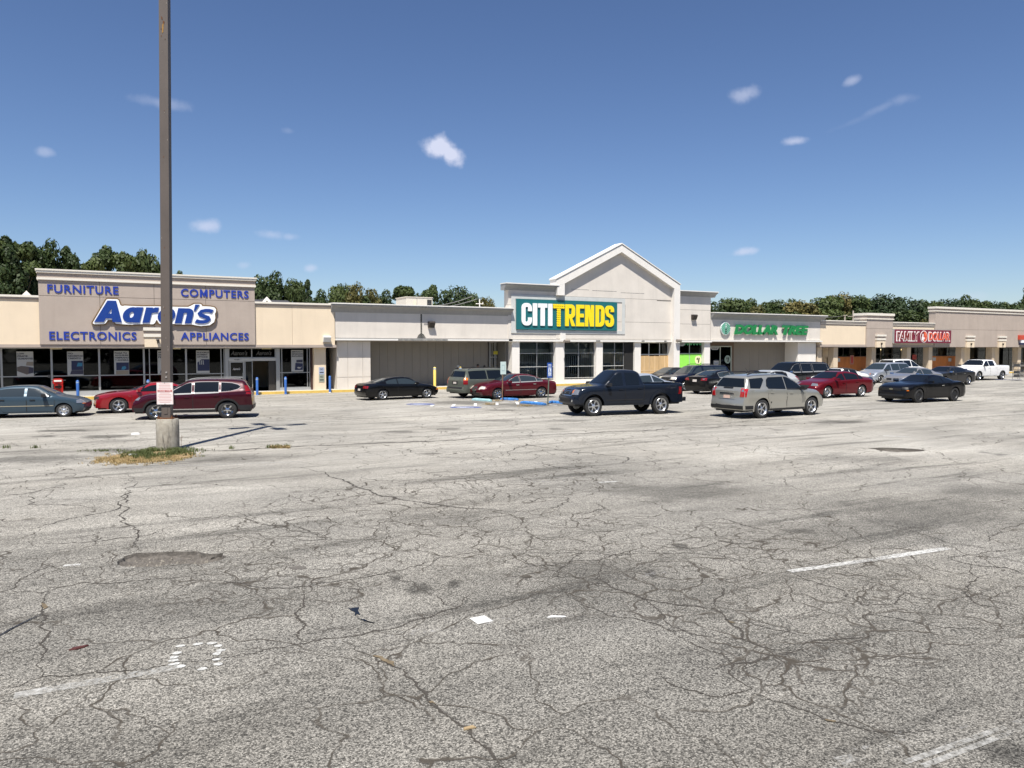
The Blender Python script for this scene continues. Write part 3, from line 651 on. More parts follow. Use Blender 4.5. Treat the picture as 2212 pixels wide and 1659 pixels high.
def capital(parent, x0, x1, zt, Y, lab):
    bx('capital_cap', M_CTRIM, parent, x0-.04, x1+.04, Y-.22, Y, zt-.18, zt); bx('capital_neck', M_TAUPE, parent, x0+.02, x1-.02, Y-.15, Y, zt-.37, zt-.18)
    bx('capital_ring', M_CTRIM, parent, x0-.02, x1+.02, Y-.20, Y, zt-.54, zt-.37); bx('capital_block', M_CREAM, parent, x0+.02, x1-.02, Y-.15, Y, 2.88, zt-.54)
    e = empty('sconce', ((x0+x1)/2, Y-.15, 3.2), lab, 'lamp', 'small sconces on the cream wall blocks')
    MB().lathe([(0, -.12), (.05, -.10), (.055, .0), (.09, .05), (.09, .10), (0, .12)], ((x0+x1)/2, Y-.24, 3.22), 10).build('lamp_shade', M_LAMPD, e, True); bx('bracket', M_LAMPD, e, (x0+x1)/2-.02, (x0+x1)/2+.02, Y-.2, Y-.15, 3.24, 3.3)
capital(fs, 2.93, 4.33, 4.0, yc, 'small dark sconce on the cream block over the furniture store doors')
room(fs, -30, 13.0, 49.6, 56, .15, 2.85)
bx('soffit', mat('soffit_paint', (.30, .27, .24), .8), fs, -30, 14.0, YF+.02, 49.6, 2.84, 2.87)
for a, c in ((-8.6, -6.3), (-6.3, -3.97), (-3.97, -1.65), (-1.65, .67), (.67, 2.96), (2.96, 5.23), (5.23, 7.40)):
    mu = (3.25,) if a == 2.96 else ((7.2,) if a == 5.23 else ())
    window(fs, a, c, .38, 2.84, 49.5, mu, (1.28,), fw=.05, gm=M_GLASS2)
bx('window_sill', mat('grey_sill', (.33, .335, .33), .8, var=.1), fs, -30, 7.5, 49.42, 49.6, .15, .38)
# entrance
bx('door_frame_post', M_ALU, fs, 7.42, 7.62, 49.4, 49.6, .15, 2.84)
window(fs, 7.62, 10.45, 2.2, 2.84, 49.5, (9.0,), (), gm=M_GLASS2, name='transom_window')
bx('door_header', mat('pale_header', (.45, .455, .44), .5), fs, 7.62, 10.45, 49.41, 49.6, 2.03, 2.2)
d = window(fs, 7.66, 8.56, .15, 2.03, 49.5, (), (1.05,), gm=M_GLASS2, name='door', fw=.09); MB().tube((8.44, 49.4, .9), (8.44, 49.4, 1.3), .018).build('handle', M_ALU, d)
window(fs, 8.58, 9.04, .15, 2.03, 49.5, (), (), gm=M_GLASS2, name='sidelight', fw=.04)
bx('sliding_door_panel', M_DARKALU, fs, 10.0, 10.42, 49.5, 49.56, .15, 2.03)
bx('door_frame_post', M_ALU, fs, 10.45, 10.65, 49.4, 49.6, .15, 2.84)
window(fs, 10.66, 12.60, .30, 2.84, 49.5, (10.82, 12.42), (1.27,), gm=M_GLASS2, fw=.05); bx('window_sill', MATS['grey_sill'], fs, 10.6, 12.62, 49.42, 49.6, .15, .30)
bx('dark_red_jamb', mat('dark_red_jamb', (.05, .02, .015), .7), fs, 12.62, 12.74, 49.35, 49.6, .15, 2.84)
bx('end_pier', M_CREAM, fs, 12.74, 13.49, 49.0, 49.6, .15, 2.86)
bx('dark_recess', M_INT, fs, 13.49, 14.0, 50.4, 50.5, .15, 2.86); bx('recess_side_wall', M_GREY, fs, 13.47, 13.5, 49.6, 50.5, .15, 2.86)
wall_lamp(13.42, 3.40, YF, .46, .38, .32, M_LAMPW, 'white box flood lamp at the right end of the cream wall')
for x in (-1.4, 4.6, 9.8):   # strip fittings under the canopy
    q = empty('canopy_light', (x, 49.0, 2.84), {-1.4: 'yellowed strip light under the canopy at the left windows', 4.6: 'yellowed strip light under the canopy right of the lamp post', 9.8: 'pale box light over the store entrance'}[x], 'lamp', 'strip lights under the left canopy')
    bx('diffuser', mat('yellowed_diffuser', (.55, .47, .28), .5), q, x-.28, x+.28, 48.9, 49.05, 2.76, 2.82); bx('housing', M_LAMPW, q, x-.3, x+.3, 48.88, 49.07, 2.82, 2.84)
# blue wall letters
M_BLUE = mat('royal_blue_letter', (.012, .038, .30), .45, var=.06); M_LOGOB = mat('sign_blue_face', (.010, .045, .24), .35, coat=.5); M_SIGNW = mat('sign_white_face', (.85, .86, .86), .4); M_BRONZE = mat('sign_bronze_edge', (.20, .125, .055), .45, .3)
for s, a, c, z0, z1, pos in (('FURNITURE', -1.72, 1.69, 5.81, 6.26, 'upper left'), ('COMPUTERS', 4.91, 8.69, 5.81, 6.27, 'upper right'), ('ELECTRONICS', -1.69, 2.55, 3.27, 3.73, 'lower left'), ('APPLIANCES', 4.86, 8.66, 3.29, 3.74, 'lower right')):
    e = empty('wall_lettering', (a, yc, z0), 'blue capital letters spelling %s at the %s of the taupe wall' % (s.lower(), pos), 'sign', 'blue word signs on the taupe wall')
    letters(s, a, c, z0, z1, yc-.002, M_BLUE, e, .019, 0, .035, spacing=1.10)
# script logo sign: bronze edge, white board, blue letters
lg = empty('store_sign', (.4, yc, 4.2), 'large slanted blue name sign with white outline and bronze edge', 'sign')
LA = [(.46,4.27),(1.13,5.46),(1.56,5.46),(1.82,4.27),(1.36,4.27),(1.33,4.47),(1.03,4.47),(.92,4.27)]
LH = [(1.30,4.74),(1.35,5.04),(1.15,4.74)]
WORD = [(.45,4.12),(.37,4.17),(.37,4.24),(1.06,5.52),(1.14,5.57),(1.62,5.57),(1.70,5.52),(1.79,5.24),(1.86,5.20),(1.98,5.23),(2.3,5.22),(2.9,5.21),(3.5,5.23),(4.15,5.23),(4.75,5.23),(5.28,5.24),(5.44,5.32),(5.60,5.42),(5.95,5.43),(6.03,5.38),(6.06,5.30),(6.5,5.29),(6.72,5.25),(6.83,5.12),(6.82,4.95),(6.76,4.84),(6.78,4.6),(6.70,4.34),(6.45,4.15),(5.95,4.09),(5.62,4.14),(5.5,4.17),(4.62,4.16),(4.50,4.20),(4.30,4.12),(3.90,4.13),(3.70,4.22),(3.60,4.40),(3.52,4.24),(3.42,4.16),(2.9,4.16),(2.3,4.12),(1.95,4.13),(1.52,4.16),(1.46,4.22),(1.38,4.36),(1.14,4.36),(1.04,4.20),(.95,4.14)]
def slab(b, P, yf, yb, holes=()):
    loops = [P]+list(holes); tri = tessellate_polygon([[Vector((x, z, 0)) for x, z in L] for L in loops]); F = [p for L in loops for p in L]; n = len(F)
    fs_ = [tuple(t) for t in tri]+[tuple(n+i for i in reversed(t)) for t in tri]; k = 0
    for L in loops:
        m = len(L); fs_ += [(k+i, k+(i+1) % m, n+k+(i+1) % m, n+k+i) for i in range(m)]; k += m
    b.add([(x, yf, z) for x, z in F]+[(x, yb, z) for x, z in F], fs_)
def logo():
    Y = yc-.15
    b = MB(); slab(b, offset_poly(WORD[::-1], .045), Y+.03, Y+.13); b.build('bronze_edge', M_BRONZE, lg)
    cx = lambda P: P
    inner = offset_poly(WORD[::-1], -.025)
    b = MB(); slab(b, inner, Y, Y+.06); b.build('white_board', M_SIGNW, lg)
    yf, yb = Y-.04, Y+.0
    b = MB(); slab(b, LA, yf, yb, [LH]); b.build('letter', M_LOGOB, lg)
    sh = lambda x, z: (x+(z-4.70)*.24, z)
    def put(fn):
        b = MB(); fn(b); b.v = [(sh(x, z)[0], y, z) for x, y, z in b.v]; b.build('letter', M_LOGOB, lg)
    z0, z1 = 4.26, 5.13; tz = .27
    def ring(b, a, c, tx=.33): stroke(b, arc((a+c)/2, (z0+z1)/2, (c-a-tx)/2, (z1-z0-tz)/2, 0, 345, 22), tx, tz, yf, yb, True)
    def la(b): ring(b, 1.88, 2.76); b.box(2.46, 2.82, yf-.003, yb, z0, z1)
    def lr(b): b.box(2.96, 3.32, yf, yb, z0, z1); b.prism_xz([(3.2, z1-.42), (3.36, z1-.30), (3.62, z1-.27), (3.62, z1+.01), (3.44, z1+.01), (3.2, z1-.12)], yf-.003, yb)
    def lo(b): ring(b, 3.66, 4.57, .35)
    def ln(b):
        b.box(4.64, 5.0, yf, yb, z0, z1)
        stroke(b, [(4.9, z1-.2), (5.0, z1-.13)] + arc(5.18, z1-.30, .17, .17, 90, 0, 4) + [(5.35, z0)], .35, .26, yf-.003, yb)
    def lq(b): b.prism_xz([(5.50, 5.00), (5.60, 5.00), (5.74, 5.36), (5.50, 5.36)], yf, yb)
    def ls(b): stroke(b, [(5.74, z0+.16), (5.95, z0+.10), (6.18, z0+.10), (6.36, z0+.15), (6.43, z0+.25), (6.36, z0+.35), (6.15, z0+.42), (5.94, z0+.50), (5.86, z0+.60), (5.93, z0+.71), (6.12, z0+.765), (6.34, z0+.765), (6.54, z0+.71)], .25, .20, yf, yb)
    for fn in (la, lr, lo, ln, lq, ls): put(fn)
def offset_poly(P, g):
    """grow a polygon: sample capsule offsets and keep the outer hull by radial union of edge quads"""
    # Minkowski growth through a fine grid outline (marching along support samples)
    n = len(P); out = []
    for i in range(n):
        a, p, c = P[i-1], P[i], P[(i+1) % n]
        d1 = (p[0]-a[0], p[1]-a[1]); d2 = (c[0]-p[0], c[1]-p[1]); l1 = sqrt(d1[0]**2+d1[1]**2) or 1e-6; l2 = sqrt(d2[0]**2+d2[1]**2) or 1e-6
        n1 = (d1[1]/l1, -d1[0]/l1); n2 = (d2[1]/l2, -d2[0]/l2)
        cr = d1[0]*d2[1]-d1[1]*d2[0]; mx = n1[0]+n2[0]; mz = n1[1]+n2[1]; ml = sqrt(mx*mx+mz*mz) or 1e-6
        cosh = ml/2
        if cr > 0 and cosh < .92:
            out.append((p[0]+n1[0]*g, p[1]+n1[1]*g)); out.append((p[0]+mx/ml*g, p[1]+mz/ml*g)); out.append((p[0]+n2[0]*g, p[1]+n2[1]*g))
        else:
            k = g/max(cosh, .5) if cr < 0 else g/cosh
            out.append((p[0]+mx/ml*k, p[1]+mz/ml*k))
    return out
logo()
for x in (1.0, 3.0, 5.0): bx('standoff', M_DGREY, lg, x, x+.06, yc-.03, yc, 4.6, 4.66)
# faded logos on the transom glass, door
for a, c in ((7.75, 8.75), (9.25, 10.2)):
    e = empty('glass_lettering', (a, 49.45, 2.4), 'faint grey name lettering on the transom glass %s' % ('over the closed door' if a < 8 else 'over the open doorway'), 'sign')
    letters("Aaron's", a, c, 2.38, 2.66, 49.46, mat('faint_grey_vinyl', (.06, .06, .056), .6), e, .03, .3, .006)
e = empty('door_decal', (7.9, 49.44, 1.45), 'white name sticker on the glass of the closed store door', 'sign'); letters("Aaron's", 7.86, 8.3, 1.48, 1.62, 49.45, mat('white_vinyl', (.5, .5, .5), .6), e, .03, .3, .006, joined=True)
e = empty('house_number', (7.9, 49.4, 2.08), 'small street number on the header over the store door', 'sign'); letters("4166", 7.95, 8.25, 2.08, 2.16, 49.40, M_DGREY, e, .01, 0, .006, joined=True)
# posters
M_POST = mat('poster_paper', (.38, .39, .385), .7); M_PTXT = mat('poster_text', (.018, .02, .035), .6)
M_PBROWN = mat('poster_sofa', (.10, .085, .075), .6); M_PBLUE = mat('poster_dark_blue', (.012, .018, .06), .5); M_PCYAN = mat('poster_cyan', (.03, .18, .30), .5)
def poster(x0, x1, z0, z1, lines, kind, label, Y=49.44):
    e = empty('window_poster', (x0, Y, z0), label, 'poster', 'advertising posters in the furniture store windows')
    bx('poster_sheet', M_POST, e, x0, x1, Y, Y+.008, z0, z1)
    h = (z1-z0); lh = .135
    for i, s in enumerate(lines):
        zt = z1-.07-i*lh; w = (x1-x0)*.92*min(1, (len(s)+1)/9)
        letters(s, x0+.04, x0+.04+w, zt-.095, zt, Y-.001, M_PTXT, e, .035, 0, .004, name='poster_text', joined=True)
    zb = z1-.12-len(lines)*lh
    if kind == 'sofa':
        MB().prism_xz([(x0+.01, z0+.28), (x0+.46, z0+.08), (x0+.52, z0+.12), (x1-.01, z0+.2), (x1-.01, z0+.45), (x0+.5, z0+.52), (x0+.2, z0+.56), (x0+.01, z0+.5)], Y-.006, Y-.001).build('poster_picture', M_PBROWN, e)
        MB().prism_xz([(x0+.42, z0+.58), (x1-.01, z0+.56), (x1-.01, z0+.78), (x0+.46, z0+.78)], Y-.006, Y-.001).build('poster_picture', mat('poster_tan', (.22, .19, .15), .6), e)
        MB().prism_xz([(x0+.53, z0+.12), (x1-.01, z0+.18), (x1-.01, z0+.46), (x0+.56, z0+.50)], Y-.010, Y-.0065).build('poster_picture', mat('poster_slate', (.035, .035, .06), .6), e)
    elif kind == 'laptop':
        MB().prism_xz([(x0+.2, z0+.3), (x1-.02, z0+.3), (x1-.02, zb), (x0+.2, zb)], Y-.006, Y-.001).build('poster_picture', M_PBLUE, e)
        MB().prism_xz([(x0+.12, z0+.06), (x1-.01, z0+.06), (x1-.01, z0+.29), (x0+.2, z0+.29)], Y-.006, Y-.001).build('poster_picture', mat('poster_slate', (.035, .035, .06), .6), e)
        MB().prism_xz([(x0+.45, zb-.32), (x1-.06, zb-.30), (x1-.05, zb-.12), (x0+.52, zb-.10)], Y-.010, Y-.0065).build('poster_picture', M_PCYAN, e)
    elif kind == 'tv':
        MB().prism_xz([(x0+.10, z0+.24), (x1-.01, z0+.24), (x1-.01, zb), (x0+.10, zb)], Y-.006, Y-.001).build('poster_picture', M_PBLUE, e)
        MB().prism_xz([(x0+.08, z0+.01), (x1-.02, z0+.01), (x1-.02, z0+.22), (x0+.08, z0+.22)], Y-.006, Y-.001).build('poster_picture', mat('poster_tan', (.22, .19, .15), .6), e)
        MB().prism_xz([(x0+.36, z0+.28), (x0+.50, z0+.26), (x0+.62, z0+.36), (x0+.56, z0+.48), (x0+.40, z0+.44)], Y-.010, Y-.0065).build('poster_picture', M_PCYAN, e)
    elif kind == 'phone':
        MB().prism_xz([(x0+.06, z0+.13), (x1-.005, z0+.13), (x1-.005, zb), (x0+.3, zb), (x0+.06, zb-.2)], Y-.006, Y-.001).build('poster_picture', M_PBLUE, e)
        for q in range(3): MB().prism_xz([(x0+.18+q*.1, zb-.32), (x0+.22+q*.1, zb-.32), (x0+.2+q*.1, zb-.06), (x0+.16+q*.1, zb-.06)], Y-.010, Y-.0065).build('poster_picture', M_POST, e)
    else:
        MB().prism_xz([(x0+.22, z0+.10), (x1-.03, z0+.10), (x1-.02, z0+.52), (x0+.26, z0+.56)], Y-.006, Y-.001).build('poster_picture', M_PBLUE, e)
        MB().prism_xz([(x0+.32, z0+.58), (x1-.03, z0+.58), (x1-.03, z0+.76), (x0+.32, z0+.74)], Y-.006, Y-.001).build('poster_picture', mat('poster_slate', (.035, .035, .06), .6), e)
        MB().prism_xz([(x0+.35, z0+.24), (x0+.48, z0+.18), (x1-.16, z0+.22), (x1-.08, z0+.34), (x0+.58, z0+.27), (x0+.42, z0+.30)], Y-.010, Y-.0065).build('poster_picture', M_POST, e)
poster(-3.27, -2.50, 1.30, 2.64, ['LOW', 'PRICE', 'GUARANTEE'], 'sofa', 'poster with a brown sofa behind the blue sedan, far left window')
poster(-.90, -.12, 1.30, 2.64, ['NO', 'NECESITAS', 'CREDITO'], 'laptop', 'poster with an open laptop, second window from the left')
poster(1.42, 2.18, 1.32, 2.66, ['PAGA TU', 'ALQUILER', 'TEMPRANO', 'Y AHORRA'], 'tv', 'poster with a television, left of the light pole')
poster(3.68, 4.44, 1.32, 2.68, ['NO', 'HIDDEN', 'FEES'], 'laptop', 'poster half hidden behind the tall light pole')
poster(5.79, 6.53, 1.33, 2.68, ['FLEXIBLE', 'PAYMENT', 'OPTIONS'], 'phone', 'poster right of the light pole over the maroon car roof')
poster(11.40, 12.15, 1.33, 2.70, ['SERVICIO Y', 'REPARACION', 'INCLUIDO'], 'washer', 'poster with a washing machine in the last window before the cream pier')
# pier notices
for z0, z1, m_, lab, tx in ((1.14, 1.60, mat('notice_blue_white', (.35, .40, .52), .6), 'blue and white notice on the cream end pier', 'OO'), (.66, 1.12, mat('notice_green_grey', (.30, .33, .27), .6), 'small grey notice below the blue one on the cream end pier', 'NO')):
    e = empty('pier_notice', (13.2, 48.97, z0), lab, 'notice', 'notices on the cream pier'); bx('notice_plate', m_, e, 13.03, 13.38, 48.975, 48.995, z0, z1)
    letters(tx, 13.10, 13.30, z1-.2, z1-.07, 48.974, M_DGREY, e, .02, 0, .004, joined=True, name='notice_text'); bx('notice_text', M_DGREY, e, 13.08, 13.33, 48.968, 48.974, z0+.1, z0+.16)

# ---- 2 clothing store (grey canopy wing + gable)
cs = empty('clothing_store', (14.0, YF, 0), 'pale grey clothing store with a tall gable, low canopy wing and barred windows', 'shop building')
bx('rear_block', M_GREY, cs, 14.02, 46.0, 54, 82, 0, 5.3); bx('flat_roof', MATS['roof_gravel'], cs, 14.02, 46.0, 49.3, 54, 5.0, 5.2)
bx('canopy_wall', M_GREY, cs, 14.02, 26.62, YF, YF+.55, 3.47, 5.16)
cornice(cs, 13.74, 26.85, 5.12, 5.70, .42)
bx('canopy_trim', M_WTRIM, cs, 13.99, 26.9, YF-.16, YF+.5, 3.32, 3.44); bx('canopy_dark_line', M_DGREY, cs, 14.02, 26.62, YF-.05, YF+.5, 3.44, 3.47)  # dark grey line along the top of the canopy trim
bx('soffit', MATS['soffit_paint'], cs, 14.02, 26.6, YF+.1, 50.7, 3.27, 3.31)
panels(cs, [14.18, 14.9, 15.9, 16.43], [.15, .93, 2.2, 3.27], 48.9, M_GREY, .05, .03, name='pier_panel'); bx('pier_core', M_GREY, cs, 14.19, 16.42, 48.93, 50.6, .15, 3.27)
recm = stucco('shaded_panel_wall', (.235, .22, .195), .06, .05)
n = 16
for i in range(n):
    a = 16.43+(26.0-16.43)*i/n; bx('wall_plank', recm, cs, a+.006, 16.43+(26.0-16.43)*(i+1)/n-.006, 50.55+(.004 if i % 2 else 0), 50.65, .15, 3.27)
st = MB(); st.box(19.86, 19.98, YF-.006, YF-.001, 3.5, 5.12); o = st.build('rain_stain', worn('black_mould_streak', (.10, .10, .09), .5, 5, .25), cs)
st = MB(); st.prism_xz([(19.6, 3.5), (20.25, 3.5), (20.1, 3.75), (19.9, 3.85), (19.7, 3.7)], YF-.010, YF-.007); st.build('rain_stain', MATS['black_mould_streak'], cs)
bx('rain_stain', MATS['black_mould_streak'], cs, 19.8, 20.15, YF-.47, YF-.465, 5.5, 5.62)
M_MOLD = worn('grey_mould', (.22, .22, .21), .4, 4, .25)
bx('rain_stain', M_MOLD, cs, 18.2, 21.8, YF-.175, YF-.165, 3.33, 3.43)
wall_lamp(20.6, 4.42, YF, .42, .42, .36, M_LAMPD, 'dark flood lamp on the low grey canopy wall')
# gable block
g0, g1 = 26.6, 46.0
bx('left_wing_wall', M_GREY, cs, 26.62, 30.68, YF-.04, YF+.6, 3.47, 4.76); bx('left_wing_wall', M_GREY, cs, 26.62, 30.68, YF-.04, YF+.6, 4.78, 5.92); bx('left_wing_wall', M_GREY, cs, 26.62, 30.68, YF-.04, YF+.6, 5.94, 7.05)
bx('joint_backing', M_JOINT, cs, 26.63, 46.0, YF+.01, YF+.58, 3.48, 7.0)
cornice(cs, 26.25, 30.66, 6.98, 7.48, .38, YF-.04)
for z0, z1 in ((3.47, 4.79), (4.81, 5.96), (5.98, 7.08)): bx('right_wing_wall', M_GREY, cs, 42.33, 45.98, YF-.04, YF+.6, z0, z1)
cornice(cs, 42.35, 46.45, 7.06, 7.52, .38, YF-.04)
bx('side_return', M_GREY, cs, 45.96, 45.98, YF+.6, YF+4, 5.0, 7.0)
for z0, z1 in ((3.53, 4.85), (4.87, 6.68)): bx('gable_panel', M_GREY, cs, 30.68, 41.70, YF-.06, YF+.02, z0, z1)
MB().prism_xz([(30.68, 6.70), (41.70, 6.70), (41.70, 7.9), (36.4, 10.4), (30.68, 7.9)], YF-.06, YF+.02).build('gable_panel', M_GREY, cs)
bx('gable_panel', M_GREY, cs, 30.68, 41.7, YF-.05, YF+.02, 3.47, 3.515)
MB().prism_xz([(30.7, 3.4), (41.7, 3.4), (41.7, 7.8), (36.4, 10.3), (30.7, 7.8)], YF+.03, YF+.40).build('gable_core', M_GREY, cs)
yb = YF-.42
MB().prism_xz([(30.42, 7.86), (36.40, 10.80), (42.30, 7.93), (42.30, 7.45), (41.70, 7.62), (36.40, 10.23), (31.18, 7.60), (30.42, 7.34)], yb, YF+.45).build('raking_cornice', M_WHITE, cs)
MB().prism_xz([(30.36, 7.87), (36.40, 10.84), (42.36, 7.94), (42.36, 8.01), (36.40, 10.92), (30.36, 7.95)], yb-.05, YF+.5).build('gable_cap', M_WTRIM, cs)
bx('pilaster', M_WHITE, cs, 30.55, 31.18, yb+.003, YF-.05, 6.72, 7.62)
bx('pilaster', M_WHITE, cs, 41.70, 42.32, yb+.003, YF+.3, .15, 7.60)
bx('fascia_trim', M_WTRIM, cs, 26.6, 41.69, YF-.16, YF+.5, 3.30, 3.44); bx('fascia_trim', M_WTRIM, cs, 42.33, 46.06, YF-.16, YF+.5, 3.30, 3.44)
# white piers
for a, c, dp in ((26.96, 27.58, .9), (30.66, 31.45, .9), (34.36, 34.97, .9), (38.06, 38.68, .9), (45.38, 46.03, .9)):
    bx('pier', M_WHITE, cs, a, c, YF+.02, YF+dp, .15, 3.30)
MB().prism_xz([(31.0, 3.3), (31.45, 3.3), (31.45, 3.9), (31.0, 3.95)], YF-.14, YF-.06).build('pier_stub', M_WHITE, cs)
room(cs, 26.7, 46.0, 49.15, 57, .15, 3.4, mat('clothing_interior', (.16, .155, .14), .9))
bx('knee_wall', M_WHITE, cs, 27.58, 45.38, 48.88, 49.12, .15, .44)
M_BAR = mat("security_bar_paint", (.72, .72, .68), .5)
for (a, c, mu) in ((27.58, 30.66, (29.2,)), (31.45, 34.36, (32.9,)), (34.97, 37.2, (36.3,))):
    w = window(cs, a, c, .44, 3.29, 48.92, mu, (), gm=M_CLEAR, fw=.05, name='barred_window')
    gr = MB(); gr.box(a+.05, c-.05, 48.845, 48.875, .55, .58).box(a+.05, c-.05, 48.845, 48.875, 1.42, 1.45).box(a+.05, c-.05, 48.845, 48.875, 2.42, 2.45); gr.build('grille_rail', M_BAR, w)
    x = a+.12; bm_ = MB().box(-.018, .018, -.014, .014, .46, 2.5).mesh('bar')
    while x < c-.05:
        link('bar', bm_, M_BAR, w, local=True, loc=(Vector((x, 48.985, 0))-ORG[w.name])); x += .185
bx('header_and_reflection_band', mat('pale_interior_band', (.75, .75, .68), .8), cs, 27.6, 41.6, 49.95, 50.0, 2.50, 2.76)
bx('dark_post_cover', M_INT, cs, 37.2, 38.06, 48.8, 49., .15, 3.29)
bx('header_and_reflection_band', mat('painted_glass_reflection', (.30, .34, .36), .8), cs, 27.6, 38.0, 50.01, 50.03, 2.76, 3.38)  # bluish reflection of the upper glass, painted as a panel behind it
# clothing racks glimpsed inside
for x0, x1, z0, z1, m_, nm, lb, ct in ((31.8, 32.2, .8, 2.1, mat('cloth_navy', (.02, .025, .05), .9), 'hanging_clothes', 'dark clothes hanging behind the second barred window', 'clothes'), (33.1, 33.9, .8, 2.2, mat('cloth_dark', (.03, .015, .015), .9), 'hanging_clothes', 'maroon and dark clothes hanging behind the middle barred window', 'clothes'),
        (35.2, 35.9, .7, 1.4, mat('cloth_pink', (.30, .14, .13), .9), 'folded_clothes', 'pale pink clothes piled behind the third barred window', 'clothes'), (36.5, 36.9, .7, 1.6, mat('cloth_grey', (.14, .16, .20), .9), 'hanging_clothes', 'grey clothes hanging behind the third barred window', 'clothes')):
    q = empty(nm, (x0, 50.3, 0.15), lb, ct); b = MB(); k = 0; x = x0
    while x < x1: b.box(x, x+.07, 50.2, 50.7, z0+.05*(k % 3), z1-.04*(k % 2)); x += .085; k += 1
    b.build('garments', m_, q); MB().tube((x0-.1, 50.45, z1+.04), (x1+.1, 50.45, z1+.04), .015).tube((x0-.1, 50.45, .15), (x0-.1, 50.45, z1+.04), .015).tube((x1+.1, 50.45, .15), (x1+.1, 50.45, z1+.04), .015).build('rack', M_BAR, q)
q = empty('mannequin', (32.3, 49.95, .15), 'red hydrant-shaped display behind the second barred window', 'display')
MB().lathe([(.14, .15), (.13, .25), (.09, .3), (.09, 1.0), (.15, 1.05), (.14, 1.15), (.05, 1.25), (0, 1.27)], (32.35, 50.0, .15), 10).build('body', mat('faded_red', (.28, .04, .03), .6), q, True)
# boarded window
w = window(cs, 38.68, 41.70, .20, 3.29, 48.92, (39.72, 40.82), (2.30,), gm=M_GLASS2, fw=.07, fm=mat('white_sash', (.55, .55, .52), .5))
M_PLY = mat('tan_plywood', (.50, .34, .17), .8, var=.15, vscale=2.5, stretch=(3, 1, .6))
for i in range(3):
    a = 38.75+i*1.0; bx('plywood_board', M_PLY, cs, a, a+.97, 48.86, 48.88, .25, 2.2-.03*(i % 2))
for x in (39.2, 40.3, 41.3): bx('board_batten', mat('pale_batten', (.62, .46, .27), .8), cs, x-.03, x+.03, 48.85, 48.859, .25, 2.2)
bx('board_batten', MATS['pale_batten'], cs, 38.75, 41.65, 48.844, 48.849, 1.0, 1.06)
for x in (38.9, 40.1, 41.1): bx('tube_light', mat('lit_tube', (1, .95, .8), .5, emis=((1, .93, .75), 1.3)), cs, x, x+.08, 49.8, 55.5, 3.28, 3.31)
for k in range(6): bx('tube_light', MATS['lit_tube'], cs, 38.8, 40.8, 50.2+k*.9, 50.25+k*.9, 3.22, 3.25)
# lime window (discount shop)
lime = mat('lime_vinyl', (.28, .72, .09), .6)
# recess door with bars
for x in (26.02, 26.5): bx('door_jamb', M_ALU, cs, x, x+.05, 50.35, 50.5, .15, 3.27)
w = window(cs, 26.08, 27.4, .15, 3.27, 50.45, (26.75,), (2.15,), gm=M_GLASS2, fw=.06, name='entrance_door')
for k in range(9): bx('bar', M_BAR, w, 26.16+k*.14, 26.18+k*.14, 50.38, 50.40, .2, 3.2)
bx('door_notice', mat('yellow_notice', (.55, .48, .05), .6), w, 26.35, 26.75, 50.34, 50.36, 2.35, 2.6)
# round lamps under the trim
for x, zz, lab in ((31.25, 3.33, 'tan spot lamp at the base of the gable left pilaster'), (42.05, 3.42, 'dark spot lamp at the base of the gable right pilaster')):
    e = empty('spot_lamp', (x, YF-.2, zz), lab, 'lamp', 'spot lamps at the gable pilasters'); MB().tube((x-.22, YF-.62, zz), (x+.22, YF-.62, zz), .12, .12, 14).build('lamp_housing', mat('taupe_lamp', (.22, .19, .16), .6), e, True, ang=40)
    bx('bracket', MATS['taupe_lamp'], e, x-.03, x+.03, YF-.52, YF-.42 if x > 40 else YF-.14, zz-.05, zz+.04)
for a_, c_, z_ in ((31.95, 33.6, 7.22), (33.9, 36.2, 7.19), (36.6, 38.9, 7.12)): bx('old_sign_scar', M_MOLD, cs, a_, c_, YF-.066, YF-.061, z_, z_+.03)
bx('cladding_gap', M_JOINT, cs, 40.2, 41.65, YF-.066, YF-.061, 6.60, 6.66); bx('rain_stain', M_MOLD, cs, 36.9, 37.05, YF-.066, YF-.061, 5.2, 6.2)
for x_, w_ in ((31.6, .25), (34.2, .4), (38.6, .3), (40.9, .25)): bx('rain_stain', M_MOLD, cs, x_, x_+w_, YF-.166, YF-.162, 3.31, 3.42)
e = wall_lamp(44.05, 5.37, YF-.04, .42, .42, .36, M_LAMPD, 'dark flood lamp on the right wing beside the gable')
